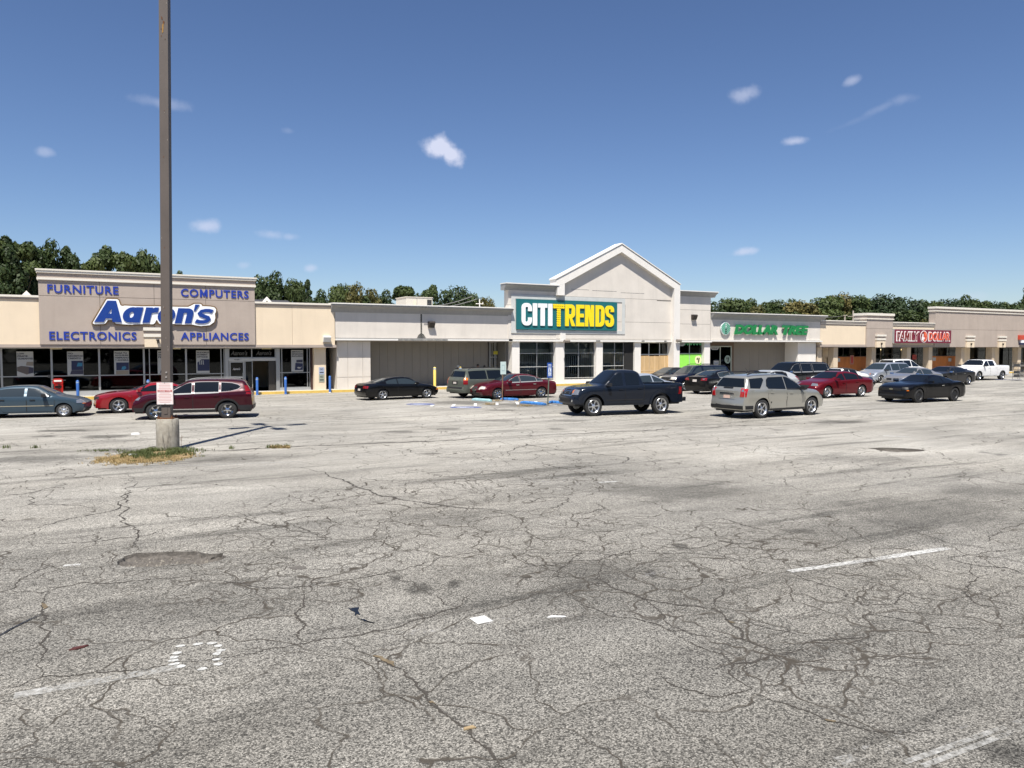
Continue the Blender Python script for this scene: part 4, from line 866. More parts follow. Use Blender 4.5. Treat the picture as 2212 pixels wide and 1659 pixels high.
# sign cabinet
sg = empty('store_sign', (27.2, YF, 4.1), 'teal sign box with white and yellow block letters on the gable wall', 'sign')
f = MB(); yq = YF-.10
f.box(26.83, 37.0, yq, YF-.061, 6.38, 6.68).box(26.83, 37.0, yq, YF-.061, 3.90, 4.15).box(26.83, 27.18, yq, YF-.061, 4.15, 6.38).box(36.72, 37.0, yq, YF-.061, 4.15, 6.38); f.build('old_sign_outline', mat('pale_sign_frame', (.52, .53, .51), .7, var=.08, vscale=2), sg)
ys = YF-.20
bx('sign_box', mat('teal_sign', (.008, .125, .135), .5, var=.05), sg, 27.2, 36.16, ys, YF-.11, 4.17, 6.36)
yl0, yl1 = ys-.07, ys-.005; M_YL = mat('sign_yellow', (.88, .66, .012), .45); zt, zb = 6.08, 4.46; hz = zt-zb
def glyph(kind, x0, x1, m_):
    tx, tz = .315, .28; b = MB(); X0, X1 = x0+tx/2, x1-tx/2; Z0, Z1 = zb+tz/2, zt-tz/2; w_ = X1-X0
    if kind == 'I': b.box(x0, x1, yl0, yl1, zb, zt)
    elif kind == 'T': b.box((x0+x1)/2-.18, (x0+x1)/2+.18, yl0, yl1, zb, zt-.3); b.box(x0, x1, yl0, yl1, zt-.3, zt)
    elif kind == 'C':
        stroke(b, [(X1, zb+hz*.36)] + [(X1, Z0+.22)] + arc(X1-.2, Z0+.22, .2, .22, 0, -90, 5)[1:] + arc(X0+.2, Z0+.22, .2, .22, -90, -180, 5) + arc(X0+.2, Z1-.22, .2, .22, 180, 90, 5) + arc(X1-.2, Z1-.22, .2, .22, 90, 0, 5) + [(X1, zt-hz*.36)], tx, tz, yl0, yl1)
    elif kind == 'D':
        stroke(b, [(X0, Z0), (X1-.22, Z0)] + arc(X1-.22, Z0+.28, .22, .28, -90, 0, 5)[1:] + arc(X1-.22, Z1-.28, .22, .28, 0, 90, 5) + [(X0, Z1)], tx, tz, yl0, yl1, False); b.box(x0, x0+tx, yl0-.002, yl1, zb, zt)
    elif kind == 'E':
        b.box(x0, x0+tx, yl0, yl1, zb, zt)
        for z in (zb, zb+hz/2-tz/2, zt-tz): b.box(x0+tx, x1-(.05 if z == zb+hz/2-tz/2 else 0), yl0, yl1, z, z+tz)
    elif kind == 'N':
        b.box(x0, x0+.28, yl0, yl1, zb, zt); b.box(x1-.28, x1, yl0, yl1, zb, zt); b.prism_xz([(x0+.1, zt), (x1-.36, zb), (x1-.08, zb), (x0+.40, zt)], yl0-.002, yl1)
    elif kind == 'R':
        b.box(x0, x0+tx, yl0, yl1, zb, zt)
        stroke(b, [(X0, Z1), (X1-.18, Z1)] + arc(X1-.18, Z1-.22, .18, .22, 90, 0, 4)[1:] + arc(X1-.18, zb+hz*.52+.1, .18, .2, 0, -90, 4) + [(X0, zb+hz*.52-.1)], tx*.95, tz, yl0-.002, yl1)
        b.prism_xz([(x0+tx*.95, zb+hz*.45), (x1-tx, zb), (x1+.02, zb), (x0+tx*1.65, zb+hz*.48)], yl0-.004, yl1)
    elif kind == 'S':
        stroke(b, [(X0, zb+hz*.30), (X0, Z0+.18)] + arc(X0+.18, Z0+.18, .18, .18, 180, 270, 4)[1:] + arc(X1-.18, Z0+.2, .18, .2, -90, 0, 4) + [(X1, zb+hz*.34), (X1-.08, zb+hz*.47), (X0+.08, zb+hz*.57), (X0, zb+hz*.68)] + arc(X0+.18, Z1-.2, .18, .2, 180, 90, 4)[1:] + arc(X1-.18, Z1-.18, .18, .18, 90, 0, 4) + [(X1, zt-hz*.30)], tx, tz, yl0, yl1)
    b.build('letter', m_, sg)
for kd, a, c in (('C', 27.6, 28.45), ('I', 28.54, 28.9), ('T', 28.99, 29.76), ('I', 29.85, 30.21)): glyph(kd, a, c, M_SIGNW)
for kd, a, c in (('R', 31.34, 32.22), ('E', 32.32, 33.05), ('N', 33.13, 33.94), ('D', 34.09, 34.92), ('S', 34.99, 35.82)): glyph(kd, a, c, M_YL)
dt = MB()
for r_ in range(2):
    for c_ in range(6): dt.lathe([(0, yl0-ys), (.085, yl0-ys), (.085, -.005)], (30.36+c_*.166, ys, zt-.085-r_*.166), 10, 'Y')
for r_ in range(2, 10):
    for c_ in range(2): dt.lathe([(0, yl0-ys), (.085, yl0-ys), (.085, -.005)], (30.69+c_*.166, ys, zt-.085-r_*.166), 10, 'Y')
dt.build('dotted_letter', M_YL, sg)

# ---- 3 discount shop
ds = empty('discount_shop', (46.0, YF, 0), 'pale grey discount shop with green lettering and deep grey cornice', 'shop building')
bx('rear_block', M_GREY, ds, 46.05, 59.58, 54, 82, 0, 5.3); bx('flat_roof', MATS['roof_gravel'], ds, 46.05, 59.58, 49.3, 54, 5.0, 5.2)
bx('front_wall', M_GREY, ds, 46.05, 59.58, YF, YF+.55, 3.52, 5.24); cornice(ds, 46.08, 60.05, 5.22, 5.82, .42)
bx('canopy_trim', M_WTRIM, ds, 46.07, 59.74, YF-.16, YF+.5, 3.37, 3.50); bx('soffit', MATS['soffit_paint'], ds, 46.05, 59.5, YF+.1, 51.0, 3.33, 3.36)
bx('brown_transom', mat('brown_transom', (.12, .085, .06), .8, var=.2), ds, 46.05, 50.15, 50.0, 50.1, 3.0, 3.33); bx('brown_transom', MATS['brown_transom'], ds, 49.85, 50.15, 50.0, 50.1, .15, 3.0)
w = window(ds, 47.05, 49.85, .15, 3.0, 50.0, (48.5,), (), gm=M_TEALGL, fw=.08, fm=mat('pale_green_frame', (.40, .44, .38), .5), name='entrance_door')
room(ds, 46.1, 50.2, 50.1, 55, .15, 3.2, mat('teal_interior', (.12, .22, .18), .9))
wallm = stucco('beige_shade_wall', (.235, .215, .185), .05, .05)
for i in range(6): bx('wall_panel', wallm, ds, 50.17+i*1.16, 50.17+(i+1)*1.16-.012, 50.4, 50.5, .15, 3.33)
panels(ds, [57.0, 59.42], [.15, 1.0, 2.2, 3.33], 48.9, M_WHITE, .05, .03, name='pier_panel'); bx('pier_core', M_WHITE, ds, 57.01, 59.41, 48.93, 50.4, .15, 3.33)
# lime window and its dark upper panes
w = window(ds, 42.40, 45.38, .20, 3.29, 48.92, (44.0,), (2.36,), gm=M_GLASS2, fw=.06, fm=mat('pale_green_frame', (.40, .44, .38), .5))
bx('lime_panel', lime, ds, 42.46, 43.96, 48.885, 48.9, .26, 2.32); bx('lime_panel', lime, ds, 44.04, 45.32, 48.885, 48.9, .26, 2.32)
def dollar_disc(cx, cz, r, Y, lab, pale):
    e = empty('price_disc', (cx, Y, cz), lab, 'sign', 'round one dollar signs'); mm = mat('disc_cream', (.80, .78, .45), .6) if pale else mat('disc_green_white', (.25, .33, .28), .6)
    MB().lathe([(0, -.012), (r, -.012), (r, 0)], (cx, Y, cz), 24, 'Y').build('disc', mm, e)
    letters('1', cx-r*.10, cx+r*.45, cz-r*.62, cz+r*.5, Y-.015, M_BLACK, e, .05, .15, .01, joined=True, name='numeral'); letters('$', cx-r*.5, cx-r*.10, cz-r*.02, cz+r*.55, Y-.015, M_BLACK, e, .03, .1, .01, joined=True, name='dollar_mark')
dollar_disc(44.95, 1.82, .36, 48.88, 'cream disc with a black one dollar price on the lime panel', True)
dollar_disc(49.35, 1.82, .36, 49.95, 'pale green disc with a one dollar price on the dark entrance glass', False)
zz = MB()
for k in range(8): zz.prism_xz([(42.6+k*.34, 3.2), (42.77+k*.34, 3.02), (42.94+k*.34, 3.2)], 48.86, 48.875)
q = tag(zz.build('pennant_string', mat('green_pennant', (.06, .32, .12), .7)), 'row of green pennants along the top of the lime window', 'bunting')
e = empty('window_sign', (42.6, 48.8, 3.0), 'small white arrow sign at the top left of the lime window', 'sign', 'white arrow signs in the discount shop windows')
MB().prism_xz([(42.5, 3.2), (43.5, 3.2), (43.3, 2.98), (42.6, 2.98)], 48.83, 48.845).build('sign_plate', M_POST, e); letters('DOLLAR 1', 42.66, 43.3, 3.05, 3.15, 48.83, M_PTXT, e, .02, 0, .004, joined=True, name='sign_text')
e = empty('window_sign', (47.3, 49.9, 2.8), 'white arrow sign at the top of the discount shop entrance glass', 'sign', 'white arrow signs in the discount shop windows')
MB().prism_xz([(47.25, 2.92), (48.4, 2.92), (48.15, 2.66), (47.5, 2.66)], 49.93, 49.945).build('sign_plate', M_POST, e); letters('DOLLAR 1', 47.5, 48.2, 2.74, 2.86, 49.93, M_PTXT, e, .02, 0, .004, joined=True, name='sign_text')
e = empty('window_sign', (47.6, 49.9, 1.4), 'white ready sign low on the discount shop entrance glass', 'sign'); bx('sign_plate', M_POST, e, 47.7, 48.3, 49.93, 49.945, 1.32, 1.72); letters('Ready', 47.75, 48.25, 1.42, 1.6, 49.93, mat('blue_ink', (.03, .08, .2), .6), e, .02, .2, .004, joined=True, name='sign_text')
# green sign
gs = empty('store_sign', (47.1, YF, 3.9), 'green slanted block letters with a striped round tree badge', 'sign')
M_GRN = mat('sign_green', (.012, .19, .055), .45); yl = YF-.11
letters('DOLLAR', 48.60, 53.86, 3.98, 4.84, yl, M_GRN, gs, .06, .22, .10, spacing=.98); letters('TREE', 54.40, 57.80, 4.0, 4.84, yl, M_GRN, gs, .06, .22, .10, spacing=.98)
for x in (49, 50.3, 51.5, 52.4, 53.4, 54.9, 56, 57): MB().tube((x, yl, 4.2), (x, YF, 4.2), .02).build('standoff', M_DGREY, gs)
cx, cz, r = 47.62, 4.47, .55
MB().lathe([(0, -.16), (r*.98, -.16), (r, -.14), (r, -.03)], (cx, YF, cz), 32, 'Y').build('badge_disc', mat('badge_rim', (.55, .60, .60), .5), gs)
for k in range(7):
    o_ = (k-3)*.155; b = MB()
    def inside(x, z): return x*x+z*z < (r*.93)**2
    for sgn in (-1, 1):
        pts = []
        for s in [i*.02-.8 for i in range(81)]:
            if sgn > 0: x, z = s, -s*.75+o_*1.1+.18
            else: x, z = s, s*.75+o_*1.1+.18
            if inside(x, z) and ((sgn > 0 and x > .04) or (sgn < 0 and x < -.04)) : pts.append((cx+x, cz+z))
        if len(pts) > 2: stroke(b, [pts[0], pts[-1]], .07, .085, YF-.175, YF-.162)
    if b.v: b.build('badge_stripe', mat('badge_green', (.02, .30, .16), .5), gs)
MB().prism_xz([(cx-.05, cz-.45), (cx+.05, cz-.45), (cx+.05, cz+.05), (cx-.05, cz+.02)], YF-.185, YF-.176).build('badge_numeral', M_BLACK, gs)

# ---- 4 right wing: variety store and beyond
vs_ = empty('variety_store', (59.6, YF, 0), 'cream and taupe variety store with columns and a maroon sign', 'shop building')
bx('rear_block', M_CREAM, vs_, 59.6, 150, 56, 84, 0, 4.9); bx('flat_roof', MATS['roof_gravel'], vs_, 59.6, 150, 49.3, 56, 4.7, 4.85)
def striped_parapet(x0, x1):
    bx('parapet_band', M_TAUPE, vs_, x0, x1, YF-.02, YF+.55, 4.97, 5.07); bx('parapet_fillet', M_CTRIM, vs_, x0, x1, YF-.07, YF+.55, 5.07, 5.11); bx('parapet_band', M_TAUPE, vs_, x0, x1, YF-.05, YF+.55, 5.11, 5.21)
    bx('parapet_fillet', M_CTRIM, vs_, x0, x1, YF-.10, YF+.55, 5.21, 5.25); bx('parapet_band', M_TAUPE, vs_, x0, x1, YF-.08, YF+.55, 5.25, 5.32); bx('parapet_cap', M_CTRIM, vs_, x0, x1, YF-.14, YF+.58, 5.32, 5.41)
bx('cream_wall', M_CREAM, vs_, 59.6, 66.03, YF, YF+.55, 3.15, 4.97); striped_parapet(59.6, 66.03)
bx('cream_wall', M_CREAM, vs_, 70.02, 76.9, YF, YF+.55, 3.15, 4.97); striped_parapet(70.02, 76.9)
bx('soffit_band', M_TAUPE, vs_, 59.6, 66.03, YF-.03, YF+.55, 2.93, 3.15); bx('soffit_band', M_TAUPE, vs_, 70.02, 76.9, YF-.03, YF+.55, 2.93, 3.15)
yt = YF-.12
bx('tower_wall', M_TAUPE, vs_, 66.03, 70.02, yt, YF+1.2, 2.92, 4.70); bx('tower_wall', M_TAUPE, vs_, 66.03, 70.02, yt, YF+1.2, 4.72, 5.60); bx('joint_backing', M_JOINT, vs_, 66.05, 70.0, yt+.02, YF+1.1, 4.6, 4.8)
bx('lower_moulding', M_CTRIM, vs_, 65.95, 70.10, yt-.08, YF+1.28, 5.60, 5.70); bx('frieze', M_TAUPE, vs_, 65.98, 70.07, yt-.02, YF+1.24, 5.70, 5.97); bx('top_moulding', M_CTRIM, vs_, 65.93, 70.12, yt-.12, YF+1.3, 5.97, 6.20)
bx('tall_wall', M_TAUPE, vs_, 76.92, 88, yt, YF+.6, 2.92, 4.76); bx('tall_wall', M_TAUPE, vs_, 88.02, 150, yt, YF+.6, 2.92, 4.76); bx('tall_wall', M_TAUPE, vs_, 76.92, 150, yt, YF+.6, 4.78, 6.6); bx('joint_backing', M_JOINT, vs_, 76.95, 150, yt+.02, YF+.5, 4.6, 4.9)
bx('lower_moulding', M_CTRIM, vs_, 76.84, 150, yt-.08, YF+.68, 6.60, 6.70); bx('frieze', M_TAUPE, vs_, 76.87, 150, yt-.02, YF+.64, 6.70, 6.90); bx('top_moulding', M_CTRIM, vs_, 76.82, 150, yt-.12, YF+.7, 6.90, 7.10)
for a, c, lab in ((67.36, 68.72, 'small dark sconce on the cream block of the narrow tower'), (82.30, 83.70, 'small dark sconce on the cream block right of the maroon sign'), (88.32, 89.72, 'small dark sconce on the cream block nearest the right edge')): capital(vs_, a, c, 4.13, yt, lab)
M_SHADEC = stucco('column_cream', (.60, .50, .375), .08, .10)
for a in (59.75, 62.0, 67.6, 73.13, 76.74, 82.44, 88.25, 93.45, 99.4, 105): bx('column', M_SHADEC, vs_, a, a+.62, 49.0, 49.62, .15, 2.92)
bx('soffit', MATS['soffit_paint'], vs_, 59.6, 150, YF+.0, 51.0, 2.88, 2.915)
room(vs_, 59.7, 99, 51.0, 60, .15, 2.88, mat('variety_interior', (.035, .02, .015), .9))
M_OPLY = mat('orange_plywood', (.40, .135, .03), .75, var=.25, vscale=1.5, stretch=(2, 1, .5)); M_OPANE = M_GLASS
Yg = 50.3
def board_bay(x0, x1, zt, mull):
    w = window(vs_, x0, x1, .15, 2.88, Yg, mull, (zt,), fm=M_DARKALU, fw=.06)
    n = max(1, int(round((x1-x0)/1.22)))
    for i in range(n): bx('plywood_board', M_OPLY, vs_, x0+.06+(x1-x0-.12)*i/n+.004, x0+.06+(x1-x0-.12)*(i+1)/n-.004, Yg-.05, Yg-.035, .3, zt-.03)
    bx('red_sill', mat('red_sill', (.30, .02, .015), .7), vs_, x0, x1, Yg-.06, Yg+.1, .15, .3)
bx('cream_wall_low', M_CREAM, vs_, 59.6, 62.6, Yg-.05, Yg+.05, .15, 1.95); w = window(vs_, 59.7, 62.0, 1.95, 2.88, Yg, (61.3,), (), fm=M_DARKALU)
bx('cream_wall_low', M_CREAM, vs_, 62.0, 63.2, Yg-.05, Yg+.05, 1.95, 2.88)
board_bay(63.25, 68.9, 1.98, (65.0, 67.6))
for a in (69.0, 70.9, 72.6): window(vs_, a, a+1.7 if a < 72 else 74.0, .15, 2.88, Yg, (), (2.2,), fm=M_DARKALU, name='shop_window')
window(vs_, 75.0, 78.2, .15, 2.88, Yg, (76.9,), (2.2,), fm=M_DARKALU, name='entrance_door')
board_bay(78.6, 84.0, 1.96, (80.2, 82.4))
for a, c in ((84.1, 86.2), (89.3, 91.9)): bx('cream_wall_low', M_CREAM, vs_, a, c, Yg-.05, Yg+.05, .15, 2.88)
window(vs_, 86.2, 89.3, .15, 2.88, Yg, (87.8,), (), fm=M_DARKALU, gm=M_GLASS2); window(vs_, 91.9, 99, .15, 2.88, Yg, (94, 96.5), (), fm=M_DARKALU, gm=M_GLASS2)
tl = MB()
for x in range(60, 84, 2):
    for y in range(52, 60, 2): tl.box(x, x+1.3, y, y+.14, 2.66-.05*((y-52)//2), 2.72-.05*((y-52)//2))
o = tl.build('tube_lights', mat('lit_yellow_tube', (1, .9, .6), .5, emis=((1, .86, .5), 1.4)), vs_)
q = empty('number_board', (64.9, Yg-.07, .9), 'small red number board on the orange plywood', 'sign'); bx('sign_plate', mat('dull_pink_board', (.35, .16, .12), .7), q, 66.0, 66.55, Yg-.075, Yg-.06, 1.2, 2.1); letters('1', 66.17, 66.4, 1.32, 1.98, Yg-.078, mat('sign_red', (.42, .02, .02), .6), q, .04, 0, .008, name='numeral')
for x, z, lab in ((64.0, 1.72, 'torn white flyer left of the red number board'), (79.4, 1.7, 'pale flyer on the orange plywood behind the charcoal sedan'), (82.2, 1.6, 'white flyer near the right end of the orange plywood')):
    e = empty('flyer', (x, Yg-.07, z), lab, 'flyer', 'flyers on the orange plywood'); bx('flyer_sheet', M_POST, e, x, x+.55, Yg-.062, Yg-.055, z-.25, z+.1)
e = empty('shop_notice', (76.2, Yg-.07, 1.8), 'red and white notice in the variety store doorway', 'notice'); bx('notice_plate', mat('red_notice', (.35, .05, .04), .7), e, 75.9, 76.6, Yg-.07, Yg-.05, 1.6, 2.1)
# maroon sign
ms = empty('store_sign', (69.95, YF, 3.3), 'long maroon sign box with an oval badge and two outlined words', 'sign')
M_MAR = mat('sign_maroon', (.16, .010, .028), .45); yf_ = 48.26
bx('sign_box', mat('sign_cabinet_grey', (.35, .36, .35), .5), ms, 69.95, 79.38, yf_+.02, YF-.13, 3.28, 4.70); bx('sign_face', M_MAR, ms, 69.99, 79.34, yf_, yf_+.018, 3.32, 4.66)
M_OUT = mat('sign_white_outline', (.80, .72, .70), .5); M_FAM = mat('sign_dark_red', (.17, .012, .012), .5); M_DOL = mat('sign_orange_red', (.62, .085, .035), .5)
letters('FAMILY', 70.24, 73.95, 3.48, 4.50, yf_-.002, M_OUT, ms, .05, 0, .02, name='letter_outline', spacing=.92); letters('FAMILY', 70.38, 73.82, 3.60, 4.39, yf_-.024, M_FAM, ms, .008, 0, .02, spacing=.97)
letters('DOLLAR', 75.42, 79.16, 3.48, 4.50, yf_-.002, M_OUT, ms, .05, 0, .02, name='letter_outline', spacing=.92); letters('DOLLAR', 75.54, 79.04, 3.60, 4.39, yf_-.024, M_DOL, ms, .028, 0, .02, spacing=.95)
def oval(cx, cz, rx, rz, y0, y1, m_, nm):
    MB().prism_xz([(cx+rx*cos(t*pi/14), cz+rz*sin(t*pi/14)) for t in range(28)], y0, y1).build(nm, m_, ms)
oval(74.68, 3.98, .60, .60, yf_-.022, yf_-.001, M_OUT, 'badge'); oval(74.68, 3.98, .53, .53, yf_-.030, yf_-.0225, M_FAM, 'badge_field')
MB().prism_xz([(74.68+.52*cos(a*pi/14), 3.98+.52*sin(a*pi/14)) for a in range(-7, 8)], yf_-.036, yf_-.031).build('badge_half', M_DOL, ms)
oval(74.48, 4.12, .11, .15, yf_-.042, yf_-.037, M_OUT, 'badge_head'); MB().prism_xz([(74.28, 3.62), (74.62, 3.52), (74.62, 3.95), (74.42, 4.02), (74.28, 3.95)], yf_-.048, yf_-.043).build('badge_figure', M_OUT, ms)
oval(74.88, 4.18, .12, .15, yf_-.048, yf_-.043, mat('badge_orange', (.75, .16, .07), .5), 'badge_head'); oval(74.70, 3.80, .08, .10, yf_-.055, yf_-.049, M_OUT, 'badge_head')
# red awning sign cut by the frame
rs = empty('store_sign', (92.3, YF, 3.2), 'orange-red sign with white and blue strips at the right picture edge', 'sign')
for i in range(4): bx('red_panel', mat('orange_red_panel', (.50, .06, .03), .6, var=.2, vscale=3), rs, 92.3+i*1.2, 93.47+i*1.2, yt-.25, yt-.01, 3.75, 4.26)
bx('white_strip', M_SIGNW, rs, 92.7, 97.1, yt-.22, yt-.01, 3.40, 3.74); bx('blue_strip', mat('navy_strip', (.015, .02, .07), .6), rs, 92.6, 97.1, yt-.2, yt-.01, 3.18, 3.39)
# ------------------------------------------------------------------ vehicles
def pchip(pts, x):
    if x <= pts[0][0]: return pts[0][1]
    if x >= pts[-1][0]: return pts[-1][1]
    n = len(pts)
    for i in range(n-1):
        if pts[i][0] <= x <= pts[i+1][0]: break
    def slope(j):
        if j == 0: return (pts[1][1]-pts[0][1])/(pts[1][0]-pts[0][0])
        if j == n-1: return (pts[-1][1]-pts[-2][1])/(pts[-1][0]-pts[-2][0])
        a = (pts[j][1]-pts[j-1][1])/(pts[j][0]-pts[j-1][0]); c = (pts[j+1][1]-pts[j][1])/(pts[j+1][0]-pts[j][0])
        return 0 if a*c <= 0 else 2*a*c/(a+c)
    h = pts[i+1][0]-pts[i][0]; t = (x-pts[i][0])/h; m0, m1 = slope(i), slope(i+1)
    return (2*t**3-3*t*t+1)*pts[i][1]+(t**3-2*t*t+t)*h*m0+(-2*t**3+3*t*t)*pts[i+1][1]+(t**3-t*t)*h*m1
def lin(pts, x):
    if x <= pts[0][0]: return pts[0][1]
    for a, c in zip(pts, pts[1:]):
        if x <= c[0]: return a[1]+(c[1]-a[1])*(x-a[0])/(c[0]-a[0])
    return pts[-1][1]
class Car:
    def __init__(s, **k):
        s.__dict__.update(dict(wb=2.7, fo=.9, ro=1.0, W=1.78, r=.32, sill=.22, arch=.055, roofr=.70, crown=.05, front=None, rear=None, bed=None, cow=0, fl=.0, waist=.0, tw=.21), **k)
        s.xf = s.wb/2+s.fo; s.xr = -s.wb/2-s.ro
        s.front = s.front or [(.2, -.10), (.4, 0), (.55, 0), (.75, -.06), (1.1, -.2)]
        s.rear = s.rear or [(.2, -.10), (.4, 0), (.55, -.01), (.8, -.04), (1.1, -.1)]
        s.build_mesh()
    def zb(s, x):
        z = s.sill + (.06 if x > s.wb/2+.5 or x < -s.wb/2-.5 else 0)
        ra = s.r+s.arch
        for xa in (s.wb/2, -s.wb/2):
            d = abs(x-xa)
            if d < ra: z = max(z, s.r+sqrt(ra*ra-d*d)*1.0)
        return z
    def hw(s, x):
        w = s.W/2; ef = .55; er = .45
        if x > s.xf-ef: t = (x-(s.xf-ef))/ef; w *= 1-.13*t**2.4
        if x < s.xr+er: t = ((s.xr+er)-x)/er; w *= 1-.09*t**2.4
        for xa in (s.wb/2, -s.wb/2):
            d = abs(x-xa)
            if d < .5: w += s.fl*(1-(d/.5)**2)
        return w
    def section(s, x):
        T = pchip(s.T, x); B = lin(s.B, x); w = s.hw(x); zb = min(s.zb(x), T-.12)
        zs = min(B, T-.045); P = []
        NL = 8
        for i in range(NL):
            t = i/(NL-1); z = zb+(zs-zb)*t; k = (z-s.sill)/max(.1, B-s.sill)
            y = w*(.955+.045*sin(min(1, max(0, k*1.15))*pi*.62)) if k < .9 else w*(.995-.015*(k-.9)*10)
            y -= s.waist*math.exp(-((k-.42)/.16)**2)
            P.append((y, z))
        P.append((P[-1][0]-.022, zs+.012 if T > zs+.03 else zs))
        h = T-zs; Hc = s.H-zs
        wb_ = P[-1][0]-.02; wr = s.W/2*s.roofr
        inbed = s.bed and s.bed[0] < x < s.bed[1]
        if inbed:
            P.append((w-.10, T-.02)); P.append((w-.12, T-.5)); P.append((w-.13, T-.52)); P.append((w-.2, T-.52)); P.append((w*.5, T-.52)); P.append((w*.3, T-.52)); P.append((w*.1, T-.52)); P.append((w*.05, T-.52)); P.append((0, T-.52))
            return P
        cab = h > .16
        yr = wb_-(wb_-wr)*min(1, h/max(.2, Hc))**1.0
        ed = .075 if cab else h*.55
        for t in (.04, .35, .68, 1.0):
            z = zs+.014+(T-ed-zs-.014)*t; y = wb_+(yr-wb_)*t**1.15
            P.append((y, z))
        for u, v in ((.93, .45), (.84, .75), (.6, .93), (.3, .985), (0, 1)):
            P.append((yr*u, T-ed+ed*v if cab else (T-ed)+ed*v))
        return P
    def build_mesh(s):
        xs = set(); n = int((s.xf-s.xr)/.07)
        for i in range(n+1): xs.add(round(s.xr+(s.xf-s.xr)*i/n, 4))
        for xa in (s.wb/2, -s.wb/2):
            ra = s.r+s.arch
            for i in range(-9, 10): xs.add(round(xa+ra*sin(i/9*pi/2), 4)); 
            xs.add(round(xa+ra+.004, 4)); xs.add(round(xa-ra-.004, 4))
        for x, _ in s.T:
            if s.xr < x < s.xf: xs.add(round(x, 4))
        if s.bed:
            for x in s.bed: xs.add(round(x-.003, 4)); xs.add(round(x+.003, 4))
        xs = sorted(x for x in xs if s.xr <= x <= s.xf)
        ys = [xs[0]]
        for x in xs[1:]:
            if x-ys[-1] > .0035: ys.append(x)
        xs = ys
        V = []; F = []; secs = [s.section(x) for x in xs]; m = len(secs[0])
        def warp(x, y, z):
            if x > s.xf-.5: t = (x-(s.xf-.5))/.5; x += t*(lin(s.front, z) - .10*(abs(y)/(s.W/2))**3)
            if x < s.xr+.4: t = ((s.xr+.4)-x)/.4; x -= t*(lin(s.rear, z) - .07*(abs(y)/(s.W/2))**3)
            return (x, y, z)
        L = []; R = []
        for x, P in zip(xs, secs):
            l = []; r = []
            for (y, z) in P:
                if y < 1e-6: V.append(warp(x, 0, z)); l.append(len(V)-1); r.append(len(V)-1)
                else:
                    V.append(warp(x, y, z)); l.append(len(V)-1); V.append(warp(x, -y, z)); r.append(len(V)-1)
            L.append(l); R.append(r)
        for i in range(len(xs)-1):
            for j in range(m-1):
                a, b_, c, d = L[i][j], L[i+1][j], L[i+1][j+1], L[i][j+1]; F.append((a, b_, c, d) if len({a, b_, c, d}) == 4 else tuple(dict.fromkeys((a, b_, c, d))))
                a, b_, c, d = R[i][j], R[i][j+1], R[i+1][j+1], R[i+1][j]; F.append((a, b_, c, d) if len({a, b_, c, d}) == 4 else tuple(dict.fromkeys((a, b_, c, d))))
        for end, xv in ((0, xs[0]), (-1, xs[-1])):   # nose and tail skins
            l, r = L[end], R[end]; cols = 6; grid = []
            for j in range(m):
                row = [l[j]]
                if l[j] != r[j]:
                    y0 = V[l[j]][1]; z = secs[end][j][1]
                    for k in range(1, cols):
                        y = secs[end][j][0]*(1-2*k/cols); V.append(warp(xv, y, z)); row.append(len(V)-1)
                else: row += [l[j]]*(cols-1)
                row.append(r[j]); grid.append(row)
            for j in range(m-1):
                for k in range(cols):
                    q = tuple(dict.fromkeys((grid[j][k], grid[j][k+1], grid[j+1][k+1], grid[j+1][k])))
                    if len(q) > 2: F.append(q if end == 0 else q[::-1])
        me = bpy.data.meshes.new('body'); me.from_pydata(V, [], F); me.validate()
        bm = bmesh.new(); bm.from_mesh(me); bmesh.ops.remove_doubles(bm, verts=bm.verts, dist=.0008); bmesh.ops.recalc_face_normals(bm, faces=bm.faces); bm.to_mesh(me)
        # outward check
        s.bvh = BVHTree.FromBMesh(bm); bm.free(); me.shade_smooth(); me.set_sharp_from_angle(angle=radians(38)); s.me = me
    def decal(s, name, poly, d, parent, m, off=.006, c=(0, 0, 0), cut=.09, smooth=True, refl=False):
        """thin panel laid on the body: poly in (across, up) seen along direction d"""
        d = Vector(d).normalized(); U = Vector((0, 0, 1)).cross(d)
        if U.length < .1: U = Vector((1, 0, 0))
        U.normalize(); Vv = Vector((0, 0, 1)) if abs(d.z) < .5 else Vector((0, 1, 0))
        if abs(d.z) < .5 and abs(d.y) > .9: U = Vector((1, 0, 0))
        elif abs(d.z) < .5 and abs(d.x) > .9: U = Vector((0, 1, 0))
        bm = bmesh.new(); vs = [bm.verts.new((u, v, 0)) for u, v in poly]; bm.faces.new(vs)
        us = [p[0] for p in poly]; vv = [p[1] for p in poly]
        for ax, lo, hi in ((0, min(us), max(us)), (1, min(vv), max(vv))):
            k = int((hi-lo)/cut)
            for i in range(1, k+1):
                q = lo+(hi-lo)*i/(k+1); co_ = (q, 0, 0) if ax == 0 else (0, q, 0); no = (1, 0, 0) if ax == 0 else (0, 1, 0)
                bmesh.ops.bisect_plane(bm, geom=bm.verts[:]+bm.edges[:]+bm.faces[:], plane_co=co_, plane_no=no)
        dead = []
        for v in bm.verts:
            o = Vector(c)+U*v.co.x+Vv*v.co.y-d*3.2
            h = s.bvh.ray_cast(o, d, 8)
            if h[0] is None: dead.append(v); continue
            nn = h[1] if h[1].dot(d) < 0 else -h[1]
            if nn.dot(d) > -.12: nn = (nn-d*.5).normalized()
            v.co = h[0]+nn*off
        bmesh.ops.delete(bm, geom=dead, context='VERTS')
        if not bm.faces: bm.free(); return None
        bm.normal_update()
        if sum(f.normal.dot(d)*f.calc_area() for f in bm.faces) > 0: bmesh.ops.reverse_faces(bm, faces=bm.faces)
        # rim: border edges turned down to the body so the panel has thickness
        be = [e for e in bm.edges if len(e.link_faces) == 1]
        nrm = {v: v.normal.copy() for e in be for v in e.verts}
